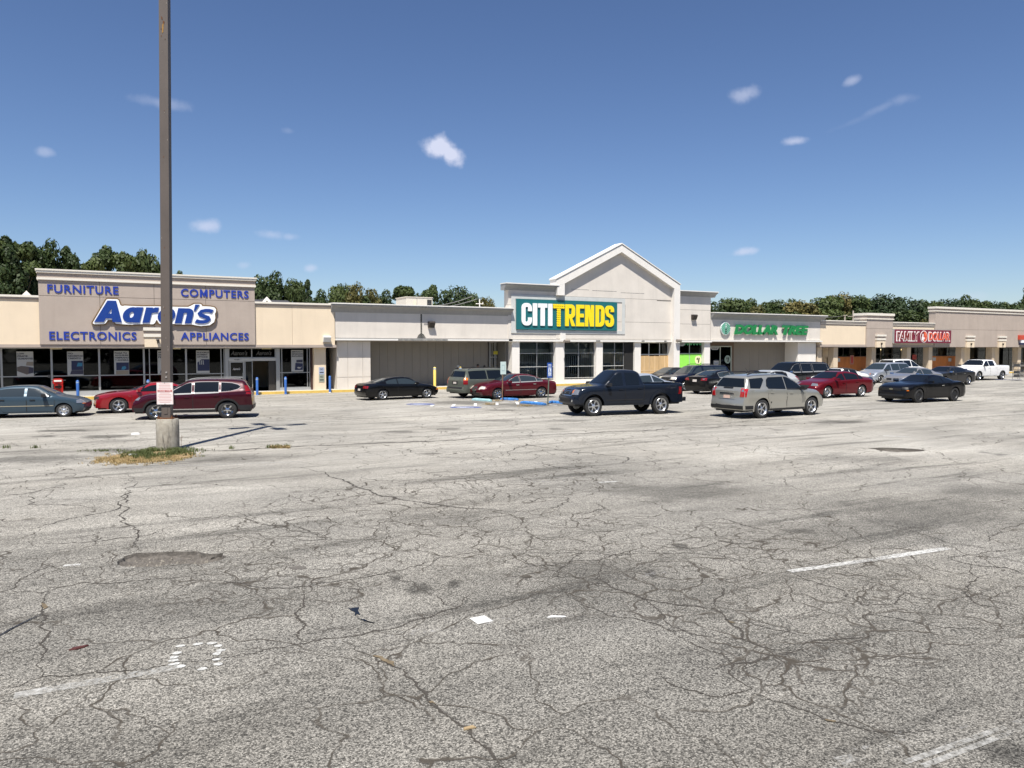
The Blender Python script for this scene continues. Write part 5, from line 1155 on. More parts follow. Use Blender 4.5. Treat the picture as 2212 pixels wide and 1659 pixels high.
        ex = bmesh.ops.extrude_edge_only(bm, edges=be)
        for v in [g for g in ex['geom'] if isinstance(g, bmesh.types.BMVert)]:
            o_ = min(nrm, key=lambda q: (q.co-v.co).length_squared); v.co -= nrm[o_]*(off*1.1)
        me = bpy.data.meshes.new(name); bm.to_mesh(me); bm.free()
        me = bpy.data.meshes[me.name]
        if smooth: me.shade_smooth(); me.set_sharp_from_angle(angle=radians(35))
        return link(name, me, m, parent, local=True)
    def glasspoly(s, xa, xb, slant=(0, 0), top=.115, low=.035):
        """side window between two pillars, its top following the roof line"""
        lo = []; hi = []; n = 14
        for i in range(n+1):
            x = xa+(xb-xa)*i/n; zb = lin(s.B, x)+low; zt = pchip(s.T, x)-top
            lo.append((x, zb)); hi.append((x, zt))
        k = [i for i in range(n+1) if hi[i][1] > lo[i][1]+.035]
        if not k: return None
        P = [lo[i] for i in k]; Q = [hi[i] for i in reversed(k)]
        P[0] = (P[0][0]+slant[0]*0, P[0][1]); out = P+Q
        # pillar slant: shift upper corners
        out2 = []
        for (x, z) in out:
            if z > lin(s.B, x)+low+.05:
                f = (x-xa)/(xb-xa); x = x+slant[0]*(1-f)*0.12*((z-lin(s.B, x))/.4)+slant[1]*f*0.12*((z-lin(s.B, x))/.4)
            out2.append((x, z))
        return out2
WH = {}
def wheel_mesh(r, w, style, col):
    key = (r, w, style, col)
    if key in WH: return WH[key]
    ri = r*.66; t = MB().lathe([(ri, -w/2+.015), (r*.93, -w/2), (r*.985, -w/2+.02), (r, -w/2+.05), (r, w/2-.05), (r*.985, w/2-.02), (r*.93, w/2), (ri, w/2-.015)], n=32, axis='Y').mesh('tyre'); t.shade_smooth(); t.materials.append(M_RUB)
    b = MB().lathe([(0, -w/2+.055), (ri*.35, -w/2+.06), (ri*.86, -w/2+.075), (ri*.90, -w/2+.03), (ri*1.0, -w/2+.004), (ri*1.03, -w/2+.012)], n=32, axis='Y').mesh('rim'); b.shade_smooth(); b.set_sharp_from_angle(angle=radians(35))
    b.materials.append({'s': M_SILVER, 'c': M_CHROME, 'd': M_DGREY, 'k': M_BLACK, 'b': M_DGREY}[col if style != 'cap' else 's'])
    # dark openings between spokes
    h = MB(); n = {'5': 5, '5t': 5, '6': 6, '7': 7, '10': 10, 'cap': 7, '8': 8}.get(style, 5)
    y = -w/2+.035; a0 = .30 if n <= 6 else .34
    for i in range(n):
        a = 2*pi*(i+.5)/n; half = pi/n*(.74 if n <= 6 else .62 if n <= 8 else .6)
        if style == 'cap': half = pi/n*.42
        P = []; r0, r1 = ri*(.30 if style != 'cap' else .55), ri*.83
        if style == 'cap': r1 = ri*.78
        for t_ in (-1, -.4, .4, 1): P.append((r1*cos(a+half*t_), r1*sin(a+half*t_)))
        for t_ in (.75, -.75): P.append((r0*cos(a+half*t_*.8), r0*sin(a+half*t_*.8)))
        h.add([(x, y+.017, z) for x, z in P]+[(x, y+.045, z) for x, z in P], [tuple(range(6))]+[(i_, (i_+1) % 6, 6+(i_+1) % 6, 6+i_) for i_ in range(6)])
    hm = h.mesh('spoke_opening'); hm.materials.append(M_BLACK)
    # face plate in the alloy colour covering the dish
    f = MB().lathe([(0, y-.005), (ri*.16, y-.003), (ri*.20, y+.006), (ri*.84, y+.013), (ri*.88, y+.005)], n=32, axis='Y').mesh('wheel_face'); f.shade_smooth(); f.materials.append({'s': M_SILVER, 'c': M_CHROME, 'd': M_DGREY, 'k': M_BLACK, 'b': M_DGREY}[col])
    # push openings just in front of the face
    for v in hm.vertices: v.co.y -= .012
    WH[key] = (t, b, f, hm); return WH[key]
def add_wheels(c, root, style='5', col='s', w=None, rcol=None):
    w = w or c.tw; t, b, f, h = wheel_mesh(c.r, w, style, col)
    for xa in (c.wb/2, -c.wb/2):
        for sy in (-1, 1):
            o = bpy.data.objects.new('wheel', t); COL.objects.link(o); o.parent = root; o.location = (xa, sy*(c.W/2-.035-w/2+c.fl), c.r); o.rotation_euler = (0, rnd.uniform(0, 1.2), 0) if sy < 0 else (0, rnd.uniform(0, 1.2), pi)
            for nm, me in (('rim', b), ('wheel_face', f), ('spoke_opening', h)):
                q = bpy.data.objects.new(nm, me); COL.objects.link(q); q.parent = o
def vehicle(name, spec, pcol, label, cat, pos, head, doors, wins, group=None, glass=None, wheels=('5', 's'), metal=.35, prough=.3, lowclad=None, clad=None, chrome_win=False, sides=(-1, 1), scale=1.0, doorline=True, mirror=None, handle=None, ws=(0, 0), rw=(0, 0), paintm=None):
    c = spec; pm = paintm or paint(name+'_paint_'+'_'.join('%d' % (v*999) for v in pcol), pcol, metal, prough)
    root = empty(name, (pos[0], pos[1], 0), label, cat, group, radians(head)); root.scale = (scale,)*3
    me = c.me.copy(); body = link('body', me, pm, root, local=True); gm = glass or M_CGL
    # dark floor pan and wheel wells
    u = MB(); u.box(c.xr+.12, c.xf-.14, -c.W/2+.27, c.W/2-.27, c.sill-.02, c.sill+.42)
    u.box(c.xr+.2, -c.wb/2-c.r-.1, -c.W/2+.1, c.W/2-.1, c.sill+.03, c.sill+.2).box(-c.wb/2+c.r+.1, c.wb/2-c.r-.1, -c.W/2+.08, c.W/2-.08, c.sill+.0, c.sill+.3).box(c.wb/2+c.r+.08, c.xf-.2, -c.W/2+.16, c.W/2-.16, c.sill+.06, c.sill+.3)
    u.build('underbody', M_BLACK, root, local=True)
    add_wheels(c, root, *wheels)
    seam = mat('panel_gap', (.004, .004, .004), .8)
    for sy in sides:
        d = (0, -sy, 0) if True else None
        for i, (xa, xb) in enumerate(doors):
            zl = c.sill+.07; 
            def dp(g):
                P = [(xa-g+(xb-xa+2*g)*i/14, zl-g) for i in range(15)]
                # follow wheel arch for rear edges
                ra = c.r+c.arch+.05
                top = lambda x: lin(c.B, x)-.012+g
                P += [(xb+g, top(xb)), ((xa+xb)/2, top((xa+xb)/2)), (xa-g, top(xa))]
                Q = []
                for (x, z) in P:
                    for xw in (c.wb/2, -c.wb/2):
                        dd = x-xw
                        if abs(dd) < ra and z < c.r+sqrt(ra*ra-dd*dd): z = c.r+sqrt(max(0, ra*ra-dd*dd))+.02
                    Q.append((x, z))
                return Q
            c.decal('door_gap', dp(.014), d, root, seam, .0025, cut=.16); dr = c.decal('door', dp(0), d, root, pm, .006, cut=.10)
            hx = xa+.10 if xa < xb else xb; hz = lin(c.B, hx)-.11
            hm = M_CHROME if handle == 'c' else (M_BLACK if handle == 'k' else pm)
            hit = c.bvh.ray_cast(Vector((hx+.09, sy*3, hz)), Vector((0, -sy, 0)), 6)
            if hit[0] and dr:
                y = hit[0].y; MB().box(hx, hx+.19, min(y, y+sy*.03), max(y, y+sy*.03), hz-.018, hz+.018).build('handle', hm, dr, local=True)
        for k, win in enumerate(wins):
            P = list(win) if isinstance(win[0], tuple) else c.glasspoly(win[0], win[1])
            if not P: continue
            if chrome_win:
                cx_ = sum(p[0] for p in P)/len(P); cz_ = sum(p[1] for p in P)/len(P)
                c.decal('window_trim', [(x+(.018 if x > cx_ else -.018), z+(.018 if z > cz_ else -.018)) for x, z in P], d, root, M_TRIM if chrome_win == 1 else M_BLACK, .004, cut=.12)
            c.decal('window', P, d, root, gm, .008, cut=.10)
        if mirror:
            mx, mm = mirror; z = lin(c.B, mx)+.09; y = sy*(c.W/2+.0)
            mb = MB(); y0, y1 = (y-.03, y+.19) if sy > 0 else (y-.19, y+.03)
            mb.add([(mx-.06, y0, z-.07), (mx-.06, y1, z-.06), (mx+.06, y1-.02*sy, z-.05), (mx+.12, y0, z-.05), (mx-.06, y0, z+.07), (mx-.06, y1, z+.07), (mx+.04, y1-.02*sy, z+.06), (mx+.08, y0, z+.06)], [(3,2,1,0),(4,5,6,7),(0,1,5,4),(1,2,6,5),(2,3,7,6),(3,0,4,7)])
            mb.build('mirror', mm or pm, root, local=True)
    # windscreen and rear glass
    def screen(x0, x1, d, nm, inset):
        xs_ = [x0+(x1-x0)*i/6 for i in range(7)]; z = [pchip(c.T, x) for x in xs_]
        zl, zh = z[0]+.02, z[-1]-.035
        P = c.section(x0); Q = c.section(x1)
        yl = max(p[0] for p in P if p[1] > z[0]-.3)-.14-inset; yh = c.W/2*c.roofr-.075-inset
        c.decal(nm, [(-yl, zl), (yl, zl), (yh, zh), (-yh, zh)], d, root, gm, .008, cut=.12)
    if ws[0] != ws[1]: screen(ws[0], ws[1], (-1, 0, 0), 'windscreen', 0)
    if rw[0] != rw[1]: screen(rw[0], rw[1], (1, 0, 0), 'rear_window', 0)
    if lowclad:
        for sy in sides:
            ra = c.r+c.arch
            c.decal('sill_cladding', [(-c.wb/2+ra+.02, c.sill+.005), (c.wb/2-ra-.02, c.sill+.005), (c.wb/2-ra-.02, c.sill+lowclad), (-c.wb/2+ra+.02, c.sill+lowclad)], (0, -sy, 0), root, M_BLACK, .012)
    if clad:
        for sy in sides:
            for xw in (c.wb/2, -c.wb/2):
                ra = c.r+c.arch+.004; P = []
                for i in range(15): a = radians(4+172*i/14); P.append((xw+ra*cos(a), c.r+ra*sin(a)))
                for i in range(15): a = radians(176-172*i/14); P.append((xw+(ra+clad)*cos(a), c.r+(ra+clad)*sin(a)))
                c.decal('arch_flare', P, (0, -sy, 0), root, M_BLACK if clad < .09 else pm, .018 if clad < .09 else .03, cut=.12)
    return c, root, pm
def front_lamps(c, root, pts, m=None, amber=True, nm='headlamp'):
    """pts: (centre y offset from side, z, polygon) laid at 45 degrees on both front corners"""
    for sy in (-1, 1):
        dirv = (-1, -sy*.55, 0); poly, cy, cz = pts
        U = Vector((0, 0, 1)).cross(Vector(dirv).normalized())
        P = [((u if sy < 0 else -u), v) for u, v in poly]
        if sy > 0: P = P[::-1]
        c.decal(nm, P, dirv, root, m or M_WLAMP, .014, c=(c.xf-.25, sy*cy, cz), cut=.08)
def rear_lamps(c, root, poly, cy, cz, m=None, sl=.55, nm='tail_lamp'):
    for sy in (-1, 1):
        dirv = (1, -sy*sl, 0); P = [((-u if sy < 0 else u), v) for u, v in poly]
        if sy < 0: P = P[::-1]
        c.decal(nm, P, dirv, root, m or M_RLAMP, .014, c=(c.xr+.2, sy*cy, cz), cut=.08)
def fplate(c, root, nm, poly, m, off=.012, d=(-1, 0, 0)):
    return c.decal(nm, poly, d, root, m, off, cut=.10)
R4 = lambda hw_, z0, z1, k=1.0: [(-hw_, z0), (hw_, z0), (hw_*k, z1), (-hw_*k, z1)]
M_PLATE = mat('licence_plate', (.55, .50, .45), .5); M_MESH = mat('grille_mesh', (.008, .008, .008), .6)
def place(nearF, nearR, W, head=None):
    """centre of the car from the near-side tyre contacts"""
    mx, my = (nearF[0]+nearR[0])/2, (nearF[1]+nearR[1])/2
    a = math.atan2(nearF[1]-nearR[1], nearF[0]-nearR[0]); 
    n = (-sin(a), cos(a)) if cos(a) > 0 else (sin(a), -cos(a))
    return (mx+n[0]*(W/2-.1), my+n[1]*(W/2-.1))

# teal sedan, cut by the left frame
c = Car(wb=2.62, fo=.80, ro=1.02, W=1.70, r=.295, sill=.20, H=1.39, roofr=.66, arch=.045,
    T=[(-2.33,.90),(-2.2,.985),(-1.72,1.00),(-1.35,1.16),(-.95,1.335),(-.5,1.385),(0,1.39),(.28,1.36),(.62,1.20),(1.0,.99),(1.12,.93),(1.45,.86),(1.85,.77),(2.05,.68),(2.12,.60)],
    B=[(-2.33,.88),(-1.2,.90),(0,.885),(1.05,.86),(1.7,.78),(2.12,.60)])
c, o, pm = vehicle('parked_sedan', c, (.064,.104,.142), 'dusty grey blue sedan cut off by the left edge of the picture', 'car', (-1.95, 36.95+.6), -12.0, [(.0,.98),(-1.08,-.03)], [(-.02,.86),(-1.0,-.12),(-1.32,-1.06)], glass=M_CGL2, wheels=('cap','s'), metal=.45, handle='k', mirror=(.62, M_BLACK), ws=(1.02,.25), rw=(-1.70,-.95))
front_lamps(c, o, ([(-.20,-.06),(.22,-.05),(.20,.07),(-.12,.09)], .62, .66)); front_lamps(c, o, ([(-.20,-.085),(.05,-.085),(.05,-.062),(-.20,-.062)], .62, .66), M_OLAMP, nm='turn_signal')
fplate(c, o, 'bumper_vent', R4(.5,.26,.36), M_MESH); rear_lamps(c, o, [(-.2,-.08),(.2,-.08),(.2,.08),(-.2,.08)], .6, .82)
for sy in (-1, 1): c.decal('door_moulding', [(-.95,.50),(.95,.50),(.95,.53),(-.95,.53)], (0,-sy,0), o, mat('tan_strip', (.30,.27,.20), .5), .014)
# red coupe behind
def camaro(name, col, label, pos, head, wheels, handle=None):
    c = Car(wb=2.85, fo=.93, ro=1.05, W=1.90, r=.355, sill=.20, H=1.37, roofr=.60, arch=.04, fl=.02,
      T=[(-2.48,.85),(-2.38,.97),(-2.0,1.03),(-1.7,1.04),(-1.2,1.20),(-.75,1.32),(-.25,1.37),(.1,1.35),(.45,1.20),(.85,1.03),(1.0,1.0),(1.6,.95),(2.1,.86),(2.3,.76),(2.36,.66)],
      B=[(-2.48,.84),(-1.9,.98),(-1.1,.95),(0,.93),(1.0,.93),(1.7,.90),(2.36,.66)], front=[(.15,-.06),(.3,.02),(.5,0),(.62,-.02),(.78,.03),(1.1,-.1)])
    return vehicle(name, c, col, label, 'car', pos, head, [(-.60,.90)], [(-.48,.72),(-1.25,-.56)], wheels=wheels, metal=.3, handle=handle, mirror=(.62, None), ws=(.95,.08), rw=(-1.68,-.75))
c, o, pm = camaro('parked_coupe', (.30,.006,.012), 'bright red coupe half hidden behind the maroon crossover', (1.21+1.425, 37.46+.86), 180, ('5','s'))
front_lamps(c, o, ([(-.17,-.05),(.16,-.05),(.12,.05),(-.15,.06)], .66, .72), M_MESH); fplate(c, o, 'grille', R4(.55,.60,.74), M_MESH); fplate(c, o, 'lower_intake', R4(.7,.24,.42), M_MESH)
# maroon crossover
c = Car(wb=2.66, fo=.93, ro=1.0, W=1.85, r=.36, sill=.28, H=1.66, roofr=.68, arch=.055, fl=.02, waist=.016,
    T=[(-2.36,1.05),(-2.28,1.30),(-2.1,1.52),(-1.9,1.60),(-1.2,1.655),(-.4,1.66),(.1,1.62),(.55,1.40),(1.0,1.14),(1.15,1.10),(1.7,1.04),(2.1,.93),(2.24,.80),(2.28,.70)],
    B=[(-2.36,1.14),(-1.6,1.10),(-.6,1.05),(.9,1.00),(1.6,.96),(2.28,.70)], rear=[(.2,-.08),(.45,.02),(.6,0),(1.0,-.03),(1.5,-.18)])
p = place((2.39,33.32),(4.96,32.69),1.85)
c, o, pm = vehicle('parked_crossover', c, (.060,.004,.012), 'dark maroon crossover with chrome window line behind the light pole', 'car', p, 166.5, [(-.02,1.0),(-1.10,-.06)], [(.02,.92),(-1.0,-.10),[(-1.10,1.14),(-1.10,1.52),(-1.50,1.49),(-1.74,1.42),(-1.84,1.33),(-1.72,1.24),(-1.45,1.17)]], wheels=('5t','c'), metal=.3, lowclad=.14, clad=.07, chrome_win=1, mirror=(.72, None), ws=(1.0,.1), rw=(-2.3,-2.08), scale=1.0)
front_lamps(c, o, ([(-.26,-.04),(.20,-.05),(.20,.05),(-.26,.08)], .64, .86)); fplate(c, o, 'grille', R4(.5,.66,.82), M_MESH); fplate(c, o, 'lower_intake', R4(.62,.34,.55), M_MESH); fplate(c, o, 'bumper_strip', R4(.66,.30,.33), M_CHROME, .02)
rear_lamps(c, o, [(-.12,-.12),(.14,-.10),(.02,.26),(-.08,.26)], .80, 1.12); c.decal('rear_bumper', R4(.8,.32,.55), (1,0,0), o, M_BLACK, .02)
for sy in (-1, 1):
    MB().path([(-1.85,sy*.60,1.66),(-1.5,sy*.62,1.69),(-.6,sy*.63,1.70),(0,sy*.62,1.67),(.25,sy*.61,1.61)], .012, 6).build('roof_rail', M_TRIM, o, local=True)
    c.decal('sill_strip', [(-.95,.40),(.95,.40),(.95,.44),(-.95,.44)], (0,-sy,0), o, M_CHROME, .02)
    c.decal('rear_corner_cladding', [(-2.25,.34),(-1.80,.34),(-1.78,.56),(-2.28,.56)], (0,-sy,0), o, M_BLACK, .014); c.decal('front_corner_cladding', [(1.78,.34),(2.1,.34),(2.16,.50),(1.80,.50)], (0,-sy,0), o, M_BLACK, .014)
# black coupe
c = Car(wb=2.69, fo=.80, ro=1.05, W=1.72, r=.325, sill=.19, H=1.36, roofr=.62, arch=.035,
    T=[(-2.4,.86),(-2.3,.97),(-1.72,1.02),(-1.3,1.15),(-.85,1.29),(-.4,1.35),(0,1.36),(.25,1.33),(.65,1.15),(1.0,.97),(1.15,.93),(1.6,.86),(1.98,.74),(2.12,.62)],
    B=[(-2.4,.85),(-1.6,.93),(-.6,.90),(.9,.86),(1.6,.80),(2.14,.62)])
p = place((16.77,40.14),(14.07,39.84),1.72)
c, o, pm = vehicle('parked_coupe', c, (.006,.006,.007), 'glossy black two door coupe with pale five spoke wheels facing right', 'car', p, 5, [(-.45,.95)], [(-.40,.80),(-1.12,-.46)], wheels=('5','s'), mirror=(.62, None), ws=(1.0,.22), rw=(-1.72,-.85), glass=M_CGL2)
rear_lamps(c, o, [(-.17,-.07),(.18,-.07),(.20,.07),(-.17,.08)], .60, .78); c.decal('licence_plate', R4(.15,.56,.68), (1,0,0), o, M_PLATE, .012); front_lamps(c, o, ([(-.06,-.03),(.08,-.03),(.08,.03),(-.06,.03)], .70, .56), M_OLAMP, nm='side_marker'); front_lamps(c, o, ([(-.1,-.07),(.1,-.07),(.1,.07),(-.1,.07)], .52, .66))
# green grey suv
c = Car(wb=3.27, fo=.85, ro=1.15, W=1.90, r=.36, sill=.30, H=1.83, roofr=.70, arch=.07,
    T=[(-2.8,1.10),(-2.72,1.35),(-2.5,1.70),(-2.38,1.78),(-1.6,1.82),(0,1.83),(.45,1.78),(.85,1.48),(1.2,1.20),(1.35,1.16),(2.0,1.08),(2.35,.98),(2.48,.80)],
    B=[(-2.8,1.16),(1.2,1.10),(2.0,1.04),(2.5,.80)], rear=[(.3,.03),(.55,.08),(.62,0),(1.1,-.02),(1.8,-.25)])
hd = radians(9)
wr = (19.22, 40.47)   # left rear tyre
pos = (wr[0]+1.635*cos(hd)+.85*sin(hd), wr[1]+1.635*sin(hd)-.85*cos(hd)+.1)
c, o, pm = vehicle('parked_suv', c, (.155,.170,.140), 'weathered sage green sport utility behind the dark red sedan', 'car', pos, 9, [(-.05,1.15),(-1.15,-.11)], [(.0,1.1),(-1.08,-.10),(-2.36,-1.16)], wheels=('6','s'), metal=.4, handle='k', mirror=(.95, None), ws=(1.2,.45), rw=(-2.74,-2.5), lowclad=.10)
rear_lamps(c, o, [(-.10,-.20),(.13,-.20),(.12,.04),(-.10,.04)], .82, 1.08); rear_lamps(c, o, [(-.10,.045),(.12,.045),(.08,.20),(-.08,.20)], .82, 1.08, M_OLAMP, nm='turn_signal')
c.decal('licence_recess', R4(.26,.86,1.06), (1,0,0), o, M_BLACK, .008); c.decal('licence_plate', R4(.15,.89,1.01), (1,0,0), o, M_PLATE, .016); c.decal('bumper_step', R4(.7,.60,.70), (1,0,0), o, M_BLACK, .02)
for sy in (-1, 1): MB().path([(-2.3,sy*.62,1.80),(-2.1,sy*.64,1.87),(-.2,sy*.64,1.89),(.1,sy*.63,1.83)], .02, 6).build('roof_rail', M_BLACK, o, local=True)
# dark red sedan with chrome
c = Car(wb=2.81, fo=1.0, ro=1.15, W=1.85, r=.335, sill=.20, H=1.46, roofr=.64, arch=.04,
    T=[(-2.58,.88),(-2.46,1.00),(-2.0,1.06),(-1.75,1.10),(-1.3,1.28),(-.8,1.42),(-.3,1.46),(.05,1.44),(.45,1.28),(.95,1.05),(1.1,1.02),(1.7,.94),(2.15,.82),(2.35,.68),(2.4,.60)],
    B=[(-2.58,.88),(-1.5,.98),(0,.93),(1.0,.92),(1.7,.86),(2.4,.60)])
p = place((19.79,37.31),(22.55,37.34),1.85)
c, o, pm = vehicle('parked_sedan', c, (.12,.006,.014), 'dark red sedan with oval chrome grille beside the handicap signs', 'car', p, 180.5, [(-.02,.98),(-1.12,-.07)], [(.0,.86),(-1.1,-.08),(-1.5,-1.14)], wheels=('7','c'), metal=.35, chrome_win=1, handle='c', mirror=(.70, None), ws=(.98,.0), rw=(-1.9,-.85), glass=M_CGL2)
front_lamps(c, o, ([(-.22,-.07),(.12,-.06),(.12,.06),(-.2,.09)], .68, .68), mat('warm_headlamp', (.75,.70,.60), .15, .3, coat=1)); front_lamps(c, o, ([(-.06,-.07),(.06,-.07),(.06,.07),(-.06,.07)], .42, .66), MATS['warm_headlamp'])
fplate(c, o, 'grille', [(.27*cos(t*pi/8), .60+.14*sin(t*pi/8)) for t in range(16)], M_CHROME, .03); fplate(c, o, 'lower_intake', R4(.5,.28,.38), M_MESH); fplate(c, o, 'front_plate', R4(.16,.36,.48), M_BLACK, .03)
for sy in (-1, 1): c.decal('door_moulding', [(-1.05,.52),(.95,.52),(.95,.545),(-1.05,.545)], (0,-sy,0), o, M_CHROME, .014)
rear_lamps(c, o, [(-.18,-.07),(.22,-.07),(.2,.07),(-.15,.07)], .68, .84)
# navy pickup
c = Car(wb=3.20, fo=.88, ro=1.15, W=1.85, r=.385, sill=.40, H=1.79, roofr=.72, arch=.09, fl=.03, waist=.012, tw=.26,
    T=[(-2.75,1.20),(-2.72,1.23),(-.76,1.23),(-.755,1.24),(-.70,1.45),(-.60,1.70),(-.40,1.77),(.1,1.79),(.35,1.77),(.75,1.50),(1.12,1.24),(1.25,1.20),(1.8,1.15),(2.2,1.08),(2.40,.98),(2.46,.84)],
    B=[(-2.75,1.185),(-.8,1.185),(-.6,1.16),(1.1,1.12),(1.8,1.08),(2.2,1.0),(2.48,.82)], bed=(-2.66,-.82), front=[(.3,-.12),(.5,.02),(.66,.02),(.75,-.03),(1.1,-.08),(1.3,-.2)], rear=[(.3,0),(1.3,0)], crown=.03)
p = place((18.42,26.31),(21.6,25.78),1.85)
c, o, pm = vehicle('pickup_truck', c, (.012,.018,.032), 'dark navy crew cab pickup truck parked in the middle foreground', 'truck', p, 170.8, [(.16,1.14),(-.74,.12)], [(.22,1.02),(-.55,.08)], wheels=('6','s'), metal=.3, handle=None, mirror=(.92, M_BLACK), ws=(1.12,.36), rw=(-.74,-.62), clad=.10, glass=M_CGL)
front_lamps(c, o, ([(-.24,-.11),(.14,-.10),(.14,.08),(-.20,.10)], .66, .94)); front_lamps(c, o, ([(-.27,-.06),(-.18,-.08),(-.16,.08),(-.24,.08)], .68, .94), M_OLAMP, nm='turn_signal')
fplate(c, o, 'grille_surround', R4(.52,.78,1.06), M_CHROME, .012); fplate(c, o, 'grille', R4(.22,.83,1.02), M_MESH, .02)
for q in (-1, 1): fplate(c, o, 'grille', [(q*.30,.83),(q*.46,.83),(q*.48,1.02),(q*.34,1.02)][::q], M_MESH, .02)
fplate(c, o, 'front_bumper', R4(.86,.50,.76), pm, .03); fplate(c, o, 'bumper_intake', R4(.50,.54,.68), M_MESH, .04); fplate(c, o, 'skid_guard', R4(.42,.42,.50), M_BLACK, .05)
MB().lathe([(.045,-.006),(.07,-.006),(.07,.006),(.045,.006)], (0,0,0), 16, 'Y').build('badge_ring', M_CHROME, o, local=True).matrix_local = Matrix.Translation((c.xf-.02, 0, .925)) @ Matrix.Rotation(pi/2, 4, 'Z')
rear_lamps(c, o, [(-.02,-.15),(.06,-.15),(.06,.14),(-.02,.14)], .88, .95, sl=.3); MB().box(c.xr-.13, c.xr+.10, -.80, .80, .50, .66).build('rear_bumper', M_CHROME, o, local=True)
for sy in (-1, 1):
    c.decal('bed_gap', [(-.775,.55),(-.76,.55),(-.76,1.17),(-.775,1.17)], (0,-sy,0), o, MATS['panel_gap'], .004)
    c.decal('door_moulding', [(-.70,.60),(1.05,.60),(1.05,.63),(-.70,.63)], (0,-sy,0), o, M_BLACK, .014)
fplate(c, o, 'fog_lamp', [(.66+.05*cos(t*pi/4), .60+.05*sin(t*pi/4)) for t in range(8)], M_WLAMP, .04); fplate(c, o, 'fog_lamp', [(-.66+.05*cos(t*pi/4), .60+.05*sin(t*pi/4)) for t in range(8)], M_WLAMP, .04)
# navy full-size suv
c = Car(wb=3.0, fo=.95, ro=1.0, W=1.95, r=.38, sill=.34, H=1.86, roofr=.70, arch=.08,
    T=[(-2.5,1.15),(-2.42,1.5),(-2.25,1.78),(-2.1,1.82),(-1.2,1.86),(0,1.86),(.35,1.80),(.8,1.48),(1.15,1.24),(1.3,1.20),(1.9,1.14),(2.3,1.05),(2.44,.92)],
    B=[(-2.5,1.18),(1.1,1.13),(1.9,1.08),(2.46,.90)], front=[(.3,-.1),(.6,.02),(1.1,0),(1.3,-.1)])
c, o, pm = vehicle('parked_suv', c, (.008,.013,.034), 'dark blue sport utility with chrome grille beside the lime window', 'car', (34.40+1.5, 38.48+.9), 178, [(.0,1.12),(-1.05,-.06)], [(.04,1.02),(-1.0,-.10),(-2.1,-1.08)], wheels=('5','s'), mirror=(.9, None), ws=(1.12,.35), rw=(-2.42,-2.22), glass=M_CGL2, lowclad=.12)
front_lamps(c, o, ([(-.26,-.10),(.14,-.10),(.14,.09),(-.24,.10)], .70, .94), MATS['warm_headlamp']); fplate(c, o, 'grille_surround', R4(.50,.80,1.05), M_CHROME, .012); fplate(c, o, 'grille', R4(.44,.84,1.0), M_MESH, .02); fplate(c, o, 'front_bumper', R4(.85,.52,.72), M_CHROME, .03)
for sy in (-1, 1): MB().path([(-2.1,sy*.64,1.84),(-1.9,sy*.66,1.92),(-.2,sy*.66,1.93),(.1,sy*.65,1.86)], .02, 6).build('roof_rail', M_BLACK, o, local=True)
# black sedan seen from behind
def sedan(**k):
    d = dict(wb=2.78, fo=.95, ro=1.08, W=1.82, r=.335, sill=.21, H=1.47, roofr=.64, arch=.045,
      T=[(-2.48,.95),(-2.38,1.07),(-2.0,1.11),(-1.75,1.14),(-1.3,1.32),(-.85,1.43),(-.3,1.47),(.1,1.45),(.5,1.28),(1.0,1.06),(1.15,1.02),(1.7,.93),(2.1,.82),(2.3,.70),(2.34,.60)],
      B=[(-2.48,.95),(-1.5,1.0),(0,.96),(1.0,.94),(1.7,.86),(2.34,.60)])
    d.update(k); return Car(**d)
c = sedan(); hd = radians(4); wr = (33.59, 36.58)
pos = (wr[0]+1.39*cos(hd)+.8*sin(hd), wr[1]+1.39*sin(hd)-.8*cos(hd)+.1)
c, o, pm = vehicle('parked_sedan', c, (.008,.008,.009), 'black sedan with red tail lamps seen from behind', 'car', pos, 4, [(-.02,1.0),(-1.1,-.07)], [(.0,.9),(-1.08,-.08)], wheels=('5','s'), mirror=(.7, None), chrome_win=1, ws=(1.0,.1), rw=(-1.9,-.85), glass=M_CGL2)
rear_lamps(c, o, [(-.20,-.08),(.2,-.07),(.2,.08),(-.12,.08)], .66, .92); rear_lamps(c, o, [(.0,-.02),(.12,-.02),(.12,.06),(.0,.06)], .60, .92, M_WLAMP, nm='reverse_lamp'); c.decal('licence_plate', R4(.16,.76,.90), (1,0,0), o, M_PLATE, .014)
# champagne crossover
c = Car(wb=2.86, fo=.90, ro=1.0, W=1.84, r=.365, sill=.27, H=1.68, roofr=.68, arch=.06, fl=.035, waist=.022,
    T=[(-2.40,1.05),(-2.30,1.24),(-2.06,1.52),(-1.90,1.61),(-1.2,1.67),(-.3,1.68),(.15,1.64),(.6,1.42),(1.1,1.13),(1.25,1.09),(1.8,1.02),(2.15,.90),(2.30,.76),(2.33,.66)],
    B=[(-2.40,1.10),(-1.4,1.09),(0,1.04),(1.05,1.00),(1.8,.93),(2.33,.66)], rear=[(.25,-.02),(.45,.05),(.62,.03),(.75,-.02),(1.05,-.03),(1.5,-.2)])
p = place((26.82-.12,22.29),(23.79+.06,22.35),1.84)
c, o, pm = vehicle('parked_crossover', c, (.40,.39,.345), 'champagne silver crossover seen from its right rear corner', 'car', p, 1.5, [(-.02,1.02),(-1.12,-.07)], [(.0,.98),[(-1.04,1.13),(-.08,1.09),(-.08,1.54),(-.86,1.53),(-1.02,1.44),(-1.14,1.24)],[(-2.02,1.17),(-1.56,1.15),(-1.20,1.44),(-1.24,1.52),(-1.92,1.49)]], wheels=('5','s'), metal=.55, prough=.28, lowclad=.09, chrome_win=2, mirror=(.78, M_BLACK), ws=(1.08,.15), rw=(-2.34,-2.02), scale=1.05)
